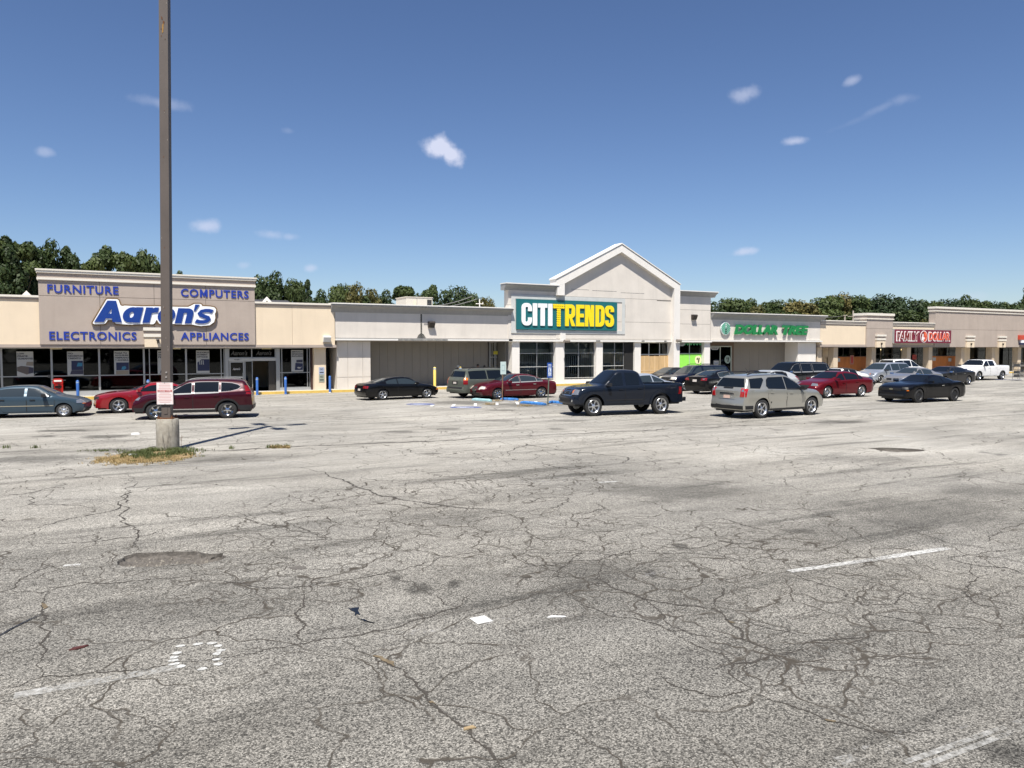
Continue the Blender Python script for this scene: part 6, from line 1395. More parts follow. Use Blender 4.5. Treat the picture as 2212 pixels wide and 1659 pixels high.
rear_lamps(c, o, [(-.15,-.15),(.10,-.15),(.14,.15),(-.11,.17)], .74, .98, mat('bright_red_lamp', (.36,.006,.008), .15, coat=1)); rear_lamps(c, o, [(-.05,.05),(.05,.05),(.05,.13),(-.05,.13)], .70, .98, M_WLAMP, nm='reverse_lamp')
c.decal('tailgate_recess', R4(.40,.74,.98), (1,0,0), o, pm, .012); c.decal('licence_plate', R4(.16,.76,.88), (1,0,0), o, mat('peach_plate', (.60,.42,.34), .5), .022); c.decal('chrome_bar', R4(.36,.92,.98), (1,0,0), o, M_CHROME, .026)
c.decal('rear_bumper_lower', R4(.82,.30,.50), (1,0,0), o, M_BLACK, .022); c.decal('bumper_strip', R4(.52,.50,.525), (1,0,0), o, M_CHROME, .03); c.decal('rear_wiper', R4(.24,1.14,1.17), (1,0,0), o, M_BLACK, .03)
for sy in (-1, 1):
    c.decal('rear_corner_lower', [(-2.28,.30),(-1.86,.30),(-1.84,.50),(-2.30,.50)], (0,-sy,0), o, M_BLACK, .014)
    MB().path([(-1.95,sy*.60,1.66),(-1.7,sy*.62,1.73),(-.7,sy*.63,1.74)], .022, 6).path([(-.65,sy*.63,1.70),(-.4,sy*.63,1.75),(0,sy*.62,1.74),(.28,sy*.60,1.64)], .022, 6).build('roof_rail', M_BLACK, o, local=True)
MB().tube((-1.2,0,1.68),(-1.4,0,1.90),.008,.004,6).build('antenna', M_BLACK, o, local=True)
# hidden silver hatch behind the crossover
c = sedan(wb=2.6, ro=.75, H=1.48, T=[(-2.1,.95),(-2.0,1.10),(-1.7,1.25),(-1.2,1.40),(-.6,1.47),(0,1.48),(.4,1.38),(1.0,1.10),(1.6,.98),(2.1,.82),(2.25,.62)], B=[(-2.1,.95),(0,.95),(1.0,.93),(1.7,.88),(2.25,.62)])
c, o, pm = vehicle('parked_hatchback', c, (.55,.56,.55), 'pale silver hatchback showing its tail above the champagne crossover hood', 'car', (G(1654, 851).x, G(1654, 851).y), 178, [(-.02,1.0),(-1.0,-.06)], [(.0,.9),(-1.0,-.1)], wheels=('5','s'), ws=(1.0,.3), rw=(-1.9,-1.2)); rear_lamps(c, o, [(-.1,-.10),(.15,-.10),(.12,.12),(-.08,.12)], .74, .98)
# bright red sedan
c = sedan(wb=2.77, W=1.84, H=1.48, r=.345)
p = place((36.52,29.23),(39.22,29.14),1.84)
c, o, pm = vehicle('parked_sedan', c, (.17,.006,.014), 'crimson sedan with dark ten spoke wheels right of the champagne crossover', 'car', p, 178.5, [(-.02,1.0),(-1.12,-.07)], [(.0,.92),(-1.12,-.08),(-1.5,-1.16)], wheels=('10','s'), mirror=(.75, None), ws=(1.0,.1), rw=(-1.9,-.85), scale=1.02)
front_lamps(c, o, ([(-.24,-.05),(.14,-.05),(.10,.06),(-.22,.09)], .66, .74)); fplate(c, o, 'grille', R4(.36,.60,.72), M_MESH); rear_lamps(c, o, [(-.18,-.07),(.2,-.07),(.2,.07),(-.15,.07)], .66, .92)
# black full-size suv
c = Car(wb=3.3, fo=.95, ro=1.35, W=2.02, r=.39, sill=.34, H=1.89, roofr=.72, arch=.07,
    T=[(-3.0,1.15),(-2.92,1.5),(-2.75,1.80),(-2.55,1.86),(-1.5,1.89),(0,1.89),(.4,1.84),(.85,1.52),(1.2,1.26),(1.35,1.22),(2.0,1.15),(2.4,1.05),(2.55,.9)],
    B=[(-3.0,1.2),(1.1,1.16),(2.0,1.1),(2.6,.9)])
q = G(1704, 842)
c, o, pm = vehicle('parked_suv', c, (.007,.007,.008), 'long black sport utility in front of the beige recessed wall', 'car', (q.x+.35, q.y+.2), 178, [(.0,1.2),(-1.15,-.06)], [(.04,1.06),(-1.05,-.10),(-2.55,-1.18)], wheels=('6','c'), chrome_win=1, mirror=(1.0, M_CHROME), ws=(1.18,.4), rw=(-2.94,-2.7))
# convertible
c = sedan(wb=2.7, H=1.40)
q = G(1815, 842)
c, o, pm = vehicle('parked_convertible', c, (.75,.74,.70), 'white convertible with a black soft top behind the crimson sedan', 'car', (q.x, q.y+.3), 180, [(-.4,1.0)], [(-.35,.9),(-1.1,-.4)], wheels=('5','s'), ws=(1.0,.1), rw=(-1.9,-.85), metal=0)
c.decal('soft_top', [(-1.75,-.62),(.05,-.60),(.05,.60),(-1.75,.62)], (0,0,-1), o, mat('black_canvas', (.012,.012,.014), .85), .02)
# silver minivan, black sedan nose, silver sedan, charcoal sedan, white truck, white van
c = Car(wb=3.03, fo=.95, ro=1.0, W=1.99, r=.335, sill=.24, H=1.75, roofr=.70, arch=.05,
    T=[(-2.5,1.05),(-2.42,1.4),(-2.25,1.65),(-2.0,1.72),(-1.0,1.75),(0,1.74),(.35,1.68),(.8,1.42),(1.3,1.12),(1.45,1.06),(1.9,.96),(2.3,.80),(2.45,.66)],
    B=[(-2.5,1.05),(1.2,1.0),(1.9,.92),(2.46,.66)])
nx, ny = 56.03, 39.79
c, o, pm = vehicle('parked_minivan', c, (.42,.45,.50), 'silver blue minivan in front of the narrow tower', 'car', (nx+1.5, ny+.9), 180, [(.1,1.2),(-1.0,.04)], [(.15,1.08),(-.95,.04),(-2.2,-1.0)], wheels=('cap','b'), metal=.5, mirror=(.95, M_BLACK), ws=(1.28,.35), rw=(-2.44,-2.2), glass=M_CGL2)
front_lamps(c, o, ([(-.28,-.09),(.14,-.08),(.12,.05),(-.20,.13)], .74, .76)); front_lamps(c, o, ([(-.29,-.03),(-.21,-.05),(-.18,.10),(-.24,.10)], .76, .76), M_OLAMP, nm='turn_signal'); fplate(c, o, 'grille', R4(.42,.62,.74), M_MESH)
c = Car(wb=2.8, fo=.85, ro=1.0, W=1.82, r=.33, sill=.2, H=1.45, roofr=.64, T=[(-2.4,.95),(-2.3,1.07),(-1.75,1.12),(-1.3,1.30),(-.3,1.45),(.1,1.43),(.5,1.27),(1.0,1.04),(1.7,.92),(2.1,.80),(2.25,.62)], B=[(-2.4,.95),(0,.94),(1.0,.93),(1.7,.86),(2.25,.62)])
q = G(1884, 842)
c, o, pm = vehicle('parked_sedan', c, (.006,.006,.007), 'black sedan nose with twin round headlamps behind the crimson sedan', 'car', (q.x-.55, q.y+2.2), -72, [(-.02,1.0),(-1.1,-.07)], [(.0,.9),(-1.08,-.08)], wheels=('5','s'), ws=(1.0,.1), rw=(-1.9,-.85))
for y in (.42, .62): front_lamps(c, o, ([(.085*cos(t*pi/5), .085*sin(t*pi/5)) for t in range(10)], y, .66), MATS['warm_headlamp'])
fplate(c, o, 'grille', R4(.24,.56,.76), M_CHROME); fplate(c, o, 'grille_slats', R4(.20,.60,.74), M_MESH, .02)
c = sedan(wb=2.63, H=1.42)
q0 = G(1917, 832); q1 = G(1985, 834)
c, o, pm = vehicle('parked_sedan', c, (.33,.32,.31), 'silver grey sedan between the minivan and the charcoal sedan', 'car', (50.9, 33.7), 180, [(-.02,1.0),(-1.1,-.07)], [(.0,.9),(-1.1,-.08)], wheels=('5','s'), metal=.5, mirror=(.75, M_CHROME), ws=(1.0,.1), rw=(-1.9,-.85), glass=M_CGL2)
for q in (-1, 1): fplate(c, o, 'grille', [(q*.06,.62),(q*.44,.62),(q*.46,.74),(q*.08,.74)][::q], M_MESH)
front_lamps(c, o, ([(-.24,-.05),(.12,-.05),(.10,.06),(-.2,.07)], .68, .70)); fplate(c, o, 'lower_intake', R4(.6,.30,.44), M_MESH)
c = sedan(wb=3.05, ro=1.05, W=1.89, H=1.48, r=.36, roofr=.62, T=[(-2.55,1.0),(-2.45,1.12),(-2.1,1.15),(-1.5,1.28),(-.9,1.43),(-.3,1.48),(.2,1.46),(.6,1.30),(1.1,1.08),(1.3,1.05),(1.9,.98),(2.3,.90),(2.45,.80),(2.48,.66)], B=[(-2.55,1.0),(-1.5,1.04),(0,1.0),(1.1,.98),(1.9,.95),(2.48,.70)])
c, o, pm = vehicle('parked_sedan', c, (.040,.040,.043), 'charcoal four door sedan with chrome wheels in front of the white truck', 'car', (59.1-1.52, 34.55+.85), 180, [(.04,1.1),(-1.1,-.02)], [(.06,1.0),(-1.15,-.02)], wheels=('5','c'), metal=.5, handle='c', mirror=(.85, M_CHROME), ws=(1.1,.2), rw=(-2.0,-.9))
front_lamps(c, o, ([(-.18,-.06),(.14,-.06),(.12,.07),(-.18,.07)], .70, .82)); rear_lamps(c, o, [(-.12,-.09),(.14,-.09),(.12,.09),(-.12,.09)], .74, .95)
c = Car(wb=3.57, fo=.98, ro=1.25, W=2.02, r=.40, sill=.40, H=1.88, roofr=.72, arch=.09, tw=.26,
    T=[(-3.03,1.30),(-3.0,1.33),(-1.02,1.33),(-1.01,1.34),(-.96,1.5),(-.88,1.78),(-.7,1.86),(0,1.88),(.45,1.87),(.9,1.60),(1.3,1.34),(1.45,1.30),(2.1,1.24),(2.6,1.14),(2.75,1.0)],
    B=[(-3.03,1.28),(-1.0,1.27),(1.3,1.24),(2.1,1.16),(2.76,.95)], bed=(-2.95,-1.06), front=[(.3,-.1),(.6,.03),(1.1,0),(1.3,-.1)], rear=[(.3,0),(1.3,0)])
p = place((67.69,38.73),(71.53,38.82),2.02)
c, o, pm = vehicle('pickup_truck', c, (.80,.80,.80), 'white extended cab pickup truck at the far right of the lot', 'truck', p, 181, [(.18,1.3),(-.9,.14)], [(.28,1.2),(-.6,.20)], wheels=('5','c'), metal=0, prough=.25, mirror=(1.1, M_BLACK), ws=(1.28,.48), rw=(-1.0,-.88), scale=1.03)
front_lamps(c, o, ([(-.16,-.08),(.14,-.08),(.14,.10),(-.14,.10)], .78, 1.0), MATS['warm_headlamp']); fplate(c, o, 'grille', R4(.5,.78,1.08), M_CHROME); [MB().box(-1.2,1.25,y_,y_+.09,.36,.42).build('side_step', M_CHROME, o, local=True) for y_ in (-.99,.90)]
fplate(c, o, 'front_bumper', R4(.9,.5,.72), M_CHROME, .03)
c = Car(wb=3.1, fo=.95, ro=1.0, W=1.98, r=.35, sill=.24, H=1.80, roofr=.70, T=[(-2.5,1.1),(-2.42,1.5),(-2.2,1.74),(-1,1.8),(0,1.8),(.4,1.73),(.9,1.42),(1.35,1.15),(1.9,1.02),(2.3,.9),(2.48,.7)], B=[(-2.5,1.1),(1.2,1.06),(1.9,.98),(2.48,.7)])
q = FW(1921, 800, 46.3)
c, o, pm = vehicle('parked_minivan', c, (.78,.78,.77), 'white minivan whose roof shows above the silver blue minivan', 'car', (q.x+.3, 45.2), 0, [(.1,1.2)], [(.15,1.1),(-.95,.04),(-2.2,-1.0)], wheels=('5','s'), ws=(1.3,.4), rw=(-2.44,-2.2), metal=0)
# black low coupe, right foreground
p = place((37.49,24.54),(40.45,24.35),1.90)
c, o, pm = camaro('parked_coupe', (.006,.006,.008), 'matte black low coupe with deep dish wheels on the right', p, 177, ('8','k'), 'c')
front_lamps(c, o, ([(-.17,-.05),(.16,-.05),(.12,.05),(-.15,.06)], .66, .72), M_MESH); fplate(c, o, 'grille', R4(.55,.60,.74), M_MESH); fplate(c, o, 'lower_intake', R4(.7,.24,.42), M_MESH); fplate(c, o, 'emblem', [(-.10,.655),(-.04,.655),(-.04,.64),(.04,.64),(.04,.655),(.10,.655),(.10,.69),(.04,.69),(.04,.705),(-.04,.705),(-.04,.69),(-.10,.69)], mat('gold_emblem', (.5,.45,.3), .3, .8), .02)
front_lamps(c, o, ([(-.10,-.02),(.0,-.02),(.0,.02),(-.10,.02)], .86, .62), M_OLAMP, nm='side_marker')
# dark sedan beyond the navy suv, pale car behind the pickup
c = sedan(H=1.43); q = G(1437, 838)
c, o, pm = vehicle('parked_sedan', c, (.035,.032,.028), 'dusty brown black sedan behind the dark blue sport utility', 'car', (q.x+.4, q.y), 180, [(-.02,1.0),(-1.1,-.07)], [(.0,.9),(-1.1,-.08)], wheels=('5','s'), ws=(1.0,.1), rw=(-1.9,-.85), glass=M_CGL2)
c = sedan(H=1.42, wb=2.6, T=[(-2.3,.85),(-2.2,.95),(-1.8,1.05),(-1.2,1.30),(-.6,1.41),(-.1,1.42),(.4,1.28),(1.0,1.02),(1.6,.90),(2.05,.76),(2.2,.60)], B=[(-2.3,.85),(0,.92),(1.0,.9),(1.6,.84),(2.2,.6)]); q = G(1405, 861)
c, o, pm = vehicle('parked_sedan', c, (.40,.44,.50), 'pale silver blue sedan peeking over the navy truck bed', 'car', (q.x, q.y+.6), 2, [(-.02,1.0)], [(.0,.9),(-1.1,-.08)], wheels=('5','s'), ws=(1.0,.1), rw=(-1.8,-.8), glass=M_CGL2)

ZS = {'dusty grey blue': .94, 'dark maroon crossover': .95, 'glossy black two': .92, 'weathered sage': .91, 'dark red sedan': .95, 'dark navy crew': 1.07, 'dark blue sport': .90, 'champagne': 1.06, 'matte black low': 1.05, 'white extended': .96, 'charcoal four': .97, 'silver blue minivan in': .94, 'bright red coupe': .95}
for o_ in list(COL.objects):
    if o_.type == 'EMPTY' and o_.get('category') in ('car', 'truck'):
        for k_, v_ in ZS.items():
            if o_['label'].startswith(k_): o_.scale[2] = v_
# ------------------------------------------------------------------ light pole
px = G(363, 972.5); P0 = (px.x, px.y+.0)
lp = empty('light_pole', (P0[0], P0[1], 0), 'tall square brown light pole on a round concrete base', 'lamp post')
def stained_concrete():
    m, t, b = principled('stained_concrete'); L = t.links; b.inputs['Roughness'].default_value = .92
    g = nd(t, 'ShaderNodeNewGeometry')
    def nz(scale, st, det=5):
        mp = nd(t, 'ShaderNodeMapping'); mp.inputs['Scale'].default_value = st; L.new(g.outputs['Position'], mp.inputs[0]); n = nd(t, 'ShaderNodeTexNoise'); n.inputs['Scale'].default_value = scale; n.inputs['Detail'].default_value = det; n.inputs['Roughness'].default_value = .65; L.new(mp.outputs[0], n.inputs['Vector']); return n.outputs['Fac']
    def ramp(v, a, c):
        r = nd(t, 'ShaderNodeMapRange'); L.new(v, r.inputs['Value']); r.inputs['From Min'].default_value = a; r.inputs['From Max'].default_value = c; return r.outputs[0]
    m1 = nd(t, 'ShaderNodeMixRGB'); L.new(ramp(nz(6, (1, 1, 1)), .35, .65), m1.inputs[0]); m1.inputs[1].default_value = (.26, .235, .19, 1); m1.inputs[2].default_value = (.37, .345, .29, 1)
    m2 = nd(t, 'ShaderNodeMixRGB'); L.new(ramp(nz(9, (1, 1, .18)), .54, .66), m2.inputs[0]); L.new(m1.outputs[0], m2.inputs[1]); m2.inputs[2].default_value = (.11, .10, .085, 1)
    m3 = nd(t, 'ShaderNodeMixRGB'); L.new(ramp(nz(7, (1.3, 1.3, .25), 3), .62, .70), m3.inputs[0]); L.new(m2.outputs[0], m3.inputs[1]); m3.inputs[2].default_value = (.42, .37, .24, 1)
    L.new(m3.outputs[0], b.inputs['Base Color'])
    bp = nd(t, 'ShaderNodeBump'); bp.inputs['Strength'].default_value = .5; bp.inputs['Distance'].default_value = .01; L.new(nz(40, (1, 1, 1)), bp.inputs['Height']); L.new(bp.outputs[0], b.inputs['Normal'])
    MATS['stained_concrete'] = m; return m
M_SC = stained_concrete(); M_POLE = mat('brown_pole_paint', (.105, .085, .072), .6, .1, var=.14, vscale=2.2, stretch=(1, 1, .4)); M_RUST = mat('rust', (.12, .045, .015), .9, var=.4, vscale=30)
MB().lathe([(0, -.05), (.30, -.05), (.30, .55), (.292, .86), (.275, .885), (0, .885)], (P0[0], P0[1], 0), 40).build('concrete_base', M_SC, lp, True, ang=40)
hw_ = .118; a0 = radians(-29+6)
LEAN = RGT*.0145        # the shaft leans a little to the right
def sq(h0, h1, w0, w1, nm, m):
    b = MB(); vs = []
    for h, w in ((h0, w0), (h1, w1)):
        for k in range(4): a = a0+pi/4+k*pi/2; L_ = LEAN*(h-.9); vs.append((P0[0]+w*1.414*cos(a)+L_.x, P0[1]+w*1.414*sin(a)+L_.y, h))
    b.add(vs, [(3,2,1,0),(4,5,6,7),(0,1,5,4),(1,2,6,5),(2,3,7,6),(3,0,4,7)]); return b.build(nm, m, lp)
sh = sq(.915, 13.15, hw_, hw_*.98, 'shaft', M_POLE); sq(.885, .915, .205, .205, 'base_plate', M_RUST)
for k in range(4):
    a = a0+pi/4+k*pi/2; MB().tube((P0[0]+.25*cos(a), P0[1]+.25*sin(a), .88), (P0[0]+.25*cos(a), P0[1]+.25*sin(a), .98), .018, n=8).tube((P0[0]+.25*cos(a), P0[1]+.25*sin(a), .915), (P0[0]+.25*cos(a), P0[1]+.25*sin(a), .945), .032, n=6).build('anchor_bolt', M_RUST, lp)
cam2d = Vector((-P0[0], -P0[1], 0)).normalized(); side = Vector((cam2d.y, -cam2d.x, 0))*-1
fdir = Vector((cos(a0-pi/2+pi), sin(a0-pi/2+pi), 0)); fdir = min((Vector((cos(a0+k*pi/2), sin(a0+k*pi/2), 0)) for k in range(4)), key=lambda d: -d.dot(cam2d)); fr = Vector((-fdir.y, fdir.x, 0))
def on_face(poly, nm, m, off=.004, parent=lp, dpt=.003):      # patches of rust and bolts on the camera-facing side
    b = MB(); c0 = Vector((P0[0], P0[1], 0))+fdir*(hw_+off)
    n = len(poly); f = [c0+fr*u+Vector((0, 0, z))+LEAN*(z-.9) for u, z in poly]; bk = [p-fdir*dpt for p in f]
    b.add(f+bk, [tuple(range(n)), tuple(range(2*n-1, n-1, -1))]+[(i, (i+1) % n, n+(i+1) % n, n+i) for i in range(n)]); return b.build(nm, m, parent)
M_RUSTY = mat('rust_run', (.30, .16, .035), .85, var=.3, vscale=20)
on_face([(-.055, 11.78), (-.02, 11.74), (-.02, 11.68), (-.05, 11.70)], 'rust_hole', M_RUST); on_face([(-.01, 11.66), (.035, 11.63), (.02, 11.56), (-.012, 11.60)], 'rust_hole', M_RUST)
on_face([(-.03, 11.55), (.01, 11.60), (.0, 11.36), (-.035, 11.32)], 'rust_stain', M_RUSTY, .0035); on_face([(-.07, 11.44), (-.045, 11.45), (-.048, 11.41)], 'rust_hole', M_RUST); on_face([(-.065, 11.26), (-.045, 11.27), (-.047, 11.22)], 'rust_hole', M_RUST)
for z, u in ((2.15, .02), (2.02, .015), (1.78, .01), (1.66, -.005), (1.60, .02)): on_face([(u-.02, z), (u+.02, z), (u+.02, z+.03), (u, z+.045), (u-.02, z+.03)], 'bolt_stub', mat('grey_bolt', (.30, .28, .26), .6), .02, dpt=.02)
for k, ang in enumerate((8, 98)):
    d = Vector((cos(radians(ang)), sin(radians(ang)), 0)); c0 = Vector((P0[0], P0[1], 13.05))+LEAN*12.15
    MB().tube(c0-d*.75, c0+d*.75, .05, n=8).build('cross_arm', M_POLE, lp)
    for s in (-1, 1):
        e = c0+d*s*1.05; n_ = Vector((-d.y, d.x, 0)); b = MB(); vs = []
        for z in (-.09, .09):
            for a, c in ((-1, -1), (1, -1), (1, 1), (-1, 1)): vs.append(e+d*a*.34+n_*c*.2+Vector((0, 0, z)))
        b.add(vs, [(3,2,1,0),(4,5,6,7),(0,1,5,4),(1,2,6,5),(2,3,7,6),(3,0,4,7)]); b.build('lamp_head', M_POLE, lp)
on_face([(-.045, 1.02), (.045, 1.02), (.045, 1.20), (-.045, 1.20)], 'hand_hole_cover', M_POLE, .012, dpt=.012)
for k in range(26):
    z_ = rnd.uniform(1.0, 12.4); u_ = rnd.uniform(-.09, .09); h_ = rnd.uniform(.01, .05); on_face([(u_, z_), (u_+h_*.3, z_), (u_+h_*.35, z_+h_), (u_+.002, z_+h_*.8)], 'paint_chip', mat('chipped_primer', (.26, .22, .19), .8) if k % 3 else M_RUST, .0035)
# towing notice fixed to the pole
tn = empty('towing_notice', (P0[0], P0[1]-.1, 1.3), 'white towing notice with a red band fixed to the brown light pole', 'sign')
def plate(parent, c, u, n, w, h, m, nm, dpt=.006):
    b = MB(); f = [c+u*a*w/2+Vector((0, 0, z*h/2)) for a, z in ((-1, -1), (1, -1), (1, 1), (-1, 1))]; bk = [p-n*dpt for p in f]
    b.add(f+bk, [(0, 1, 2, 3), (7, 6, 5, 4), (0, 4, 5, 1), (1, 5, 6, 2), (2, 6, 7, 3), (3, 7, 4, 0)]); return b.build(nm, m, parent)
def text_on(parent, s, c, u, n, w, h, m, nm='lettering', bold=.02):
    me = text_mesh(s, bold, 0, .2); xs = [v.co.x for v in me.vertices]; ys = [v.co.y for v in me.vertices]; ax, bx_, ay, by = min(xs), max(xs), min(ys), max(ys)
    for v in me.vertices:
        x = (v.co.x-ax)/(bx_-ax)-.5; y = (v.co.y-ay)/(by-ay)-.5; v.co = c+u*x*w+Vector((0, 0, y*h))+n*(.004 if v.co.z > 0 else .0005)
    return link(nm, me, m, parent)
sc_ = Vector((P0[0], P0[1], 0))+fdir*(hw_+.045); sc_.z = 1.59; uu = fr if fr.dot(RGT) > 0 else -fr
M_PINKW = mat('sun_bleached_sign', (.74, .67, .65), .6); M_REDB = mat('sign_red_band', (.42, .03, .03), .6); M_PINK = mat('faded_pink_print', (.58, .34, .32), .7)
plate(tn, sc_, uu, fdir, .435, .60, M_PINKW, 'sign_plate'); plate(tn, sc_+fdir*.002+Vector((0, 0, .07)), uu, fdir, .38, .062, M_REDB, 'red_band', .0015)
text_on(tn, 'CAROLINES TOWING', sc_+fdir*.003+Vector((0, 0, .07)), uu, fdir, .35, .04, M_PINKW)
for k in range(13):
    if k in (4, 5): continue
    w = rnd.uniform(.24, .36); plate(tn, sc_+fdir*.002+Vector((0, 0, .265-k*.042)), uu, fdir, w, .016, M_PINK, 'print_line', .0012)
for a in (-1, 1):
    plate(tn, sc_+fdir*.0021+uu*a*.208, uu, fdir, .006, .58, M_PINK, 'print_border', .0012)
for z in (.288, -.288): MB().tube(sc_+Vector((0, 0, z))-fdir*.05, sc_+Vector((0, 0, z))+fdir*.012, .009, n=8).build('screw', M_DGREY, tn)
# grass and straw round the base
rg = random.Random(8)
def tuft(b, x, y, h, n, spread=.08, lean=.6):
    for _ in range(n):
        a = rg.uniform(0, 2*pi); r = rg.uniform(0, spread); bx0, by0 = x+r*cos(a), y+r*sin(a); w = rg.uniform(.004, .009); hh = h*rg.uniform(.5, 1.15); d = rg.uniform(0, 2*pi); l = hh*lean*rg.uniform(.2, 1)
        px_, py_ = cos(d+1.57)*w, sin(d+1.57)*w; mx, my = bx0+cos(d)*l*.4, by0+sin(d)*l*.4
        b.add([(bx0-px_, by0-py_, 0), (bx0+px_, by0+py_, 0), (mx+px_*.8, my+py_*.8, hh*.6), (mx-px_*.8, my-py_*.8, hh*.6), (bx0+cos(d)*l, by0+sin(d)*l, hh)], [(0, 1, 2, 3), (3, 2, 4)])
gc = G(366, 982)
def patch_xy(u, v): return (P0[0]+RGT.x*u+FWD.x*v, P0[1]+RGT.y*u+FWD.y*v)
M_GR = leafmat('short_grass', (.045, .075, .018), (.14, .155, .055)); M_ST = leafmat('dry_straw', (.24, .17, .07), (.42, .32, .16))
b = MB()
for _ in range(560):
    a = rg.uniform(0, 2*pi); r = .30+abs(rg.gauss(0, .38)); u = cos(a)*r*.95+.12; v = sin(a)*r*1.3-.75
    if v > .35: continue
    x, y = patch_xy(u, v); tuft(b, x, y, .17*max(.35, 1-r*.5), 9)
for _ in range(25): x, y = patch_xy(rg.uniform(-2.4, -1.0), rg.uniform(-.35, -.05)); tuft(b, x, y, .07, 6)
for vx, vy, n in ((600, 967, 14), (585, 968, 8), (620, 966, 10), (75, 968, 6), (10, 968, 6), (498, 970, 5)):
    for _ in range(n): q = G(vx+rg.uniform(-8, 8), vy+rg.uniform(-1, 1)); tuft(b, q.x, q.y, .11, 6)
g_ = b.build('grass', M_GR); tag(g_, 'short green grass round the concrete lamp base', 'grass', kind='stuff')
b = MB()
for _ in range(900):
    u = rg.gauss(.08, .60); v = rg.gauss(-1.8, .38)+.35*u*u*.6
    if abs(u) > 1.3: continue
    x, y = patch_xy(u, v); tuft(b, x, y, .05, 8, .1, 2.2)
for _ in range(70): q = G(rg.uniform(585, 625), rg.uniform(966, 969)); tuft(b, q.x, q.y, .08, 6, .06, 1.5)
g_ = b.build('straw', M_ST); tag(g_, 'dry trampled straw in front of the lamp base', 'grass', kind='stuff')
b = MB(); pl = jagged([patch_xy(cos(t)*1.05+.1, sin(t)*1.15-1.2) for t in [i*pi/8 for i in range(16)]], .14, 2, 9)
n = len(pl); b.add([(x, y, .004) for x, y in pl]+[(P0[0]+(x-P0[0])*.7, P0[1]+(y-P0[1])*.7-.0, .025) for x, y in pl], [tuple(range(n, 2*n))]+[(i, (i+1) % n, n+(i+1) % n, n+i) for i in range(n)])
sl = b.build('soil_patch', mat('straw_soil', (.27, .19, .10), .95, var=.4, vscale=14)); tag(sl, kind='structure')
st = empty('dead_stalk', (*patch_xy(.36, .0), 0), 'thin dead weed stalk beside the right of the concrete base', 'weed'); q = Vector((*patch_xy(.36, 0), 0))
MB().path([q, q+Vector((.01, 0, .25)), q+Vector((.03, .0, .42))], .006, 6).path([q+Vector((.01, 0, .25)), q+Vector((-.02, .02, .36))], .004, 5).path([q+Vector((.02, 0, .33)), q+Vector((.07, .0, .40))], .004, 5).build('stalk', mat('dead_stem', (.14, .09, .06), .9), st)
litr = [(530, 1003, .07, 'crumpled clear bottle in the straw left of the concrete base', 'bottle')]
q = G(179*1+0, 985); 
e = empty('plastic_bottle', (*G(287, 986)[:2], 0), 'crumpled clear plastic bottle in the grass left of the concrete base', 'bottle'); q = G(287, 986)
MB().tube((q.x-.09, q.y, .04), (q.x+.05, q.y+.03, .04), .035, .03, 8).tube((q.x+.05, q.y+.03, .04), (q.x+.10, q.y+.04, .045), .028, .012, 8).build('bottle_body', mat('cloudy_plastic', (.45, .46, .44), .3), e, True)

# ------------------------------------------------------------------ bollards
M_BOLB = mat('blue_bollard_paint', (.035, .125, .40), .5, var=.12, vscale=6); M_BOLY = mat('yellow_bollard_paint', (.80, .60, .14), .6, var=.08, vscale=5)
def bollard(x, y, h, m, lab, grp, r=.075, z0=0, tilt=0, cap=None):
    e = empty('bollard', (x, y, z0), lab, 'bollard', grp)
    MB().lathe([(r, 0), (r, h-.03), (r*.85, h), (r*.4, h+.03), (0, h+.035)], (x, y, z0), 16).build('post', m, e, True, ang=50)
    MB().lathe([(r+.01, 0), (r+.012, .03), (r, .05)], (x, y, z0), 16).build('foot', m if cap is None else cap, e)
    if cap is None: MB().lathe([(r+.003, h-.13), (r+.004, h-.09), (r+.003, h-.05)], (x, y, z0), 16).build('band', mat('pale_band', (.25, .36, .55), .6), e)
for i, (x, h, lab) in enumerate(((-4.17, 1.02, 'blue bollard behind the roof of the grey blue sedan'), (-.41, 1.06, 'blue bollard between the grey blue sedan and the red coupe'), (3.05, 1.02, 'blue bollard showing above the red coupe roof'), (8.99, 1.04, 'blue bollard just right of the maroon crossover'), (10.67, 1.04, 'blue bollard with a white ring in front of the last poster window'))):
    bollard(x, 47.85, h, M_BOLB, lab, 'blue bollards along the kerb')
bollard(13.47, 48.05, 1.04, M_BOLB, 'blue bollard with a pale foot beside the cream end pier', 'blue bollards along the kerb', cap=mat('pale_foot', (.6, .6, .58), .7))
bollard(20.95, 48.75, 1.34, M_BOLY, 'tall yellow bollard right of the black coupe', 'yellow bollards by the recessed wall', .095, .15); bollard(22.95, 48.85, 1.33, M_BOLY, 'yellow bollard behind the sage green sport utility', 'yellow bollards by the recessed wall', .095, .15)
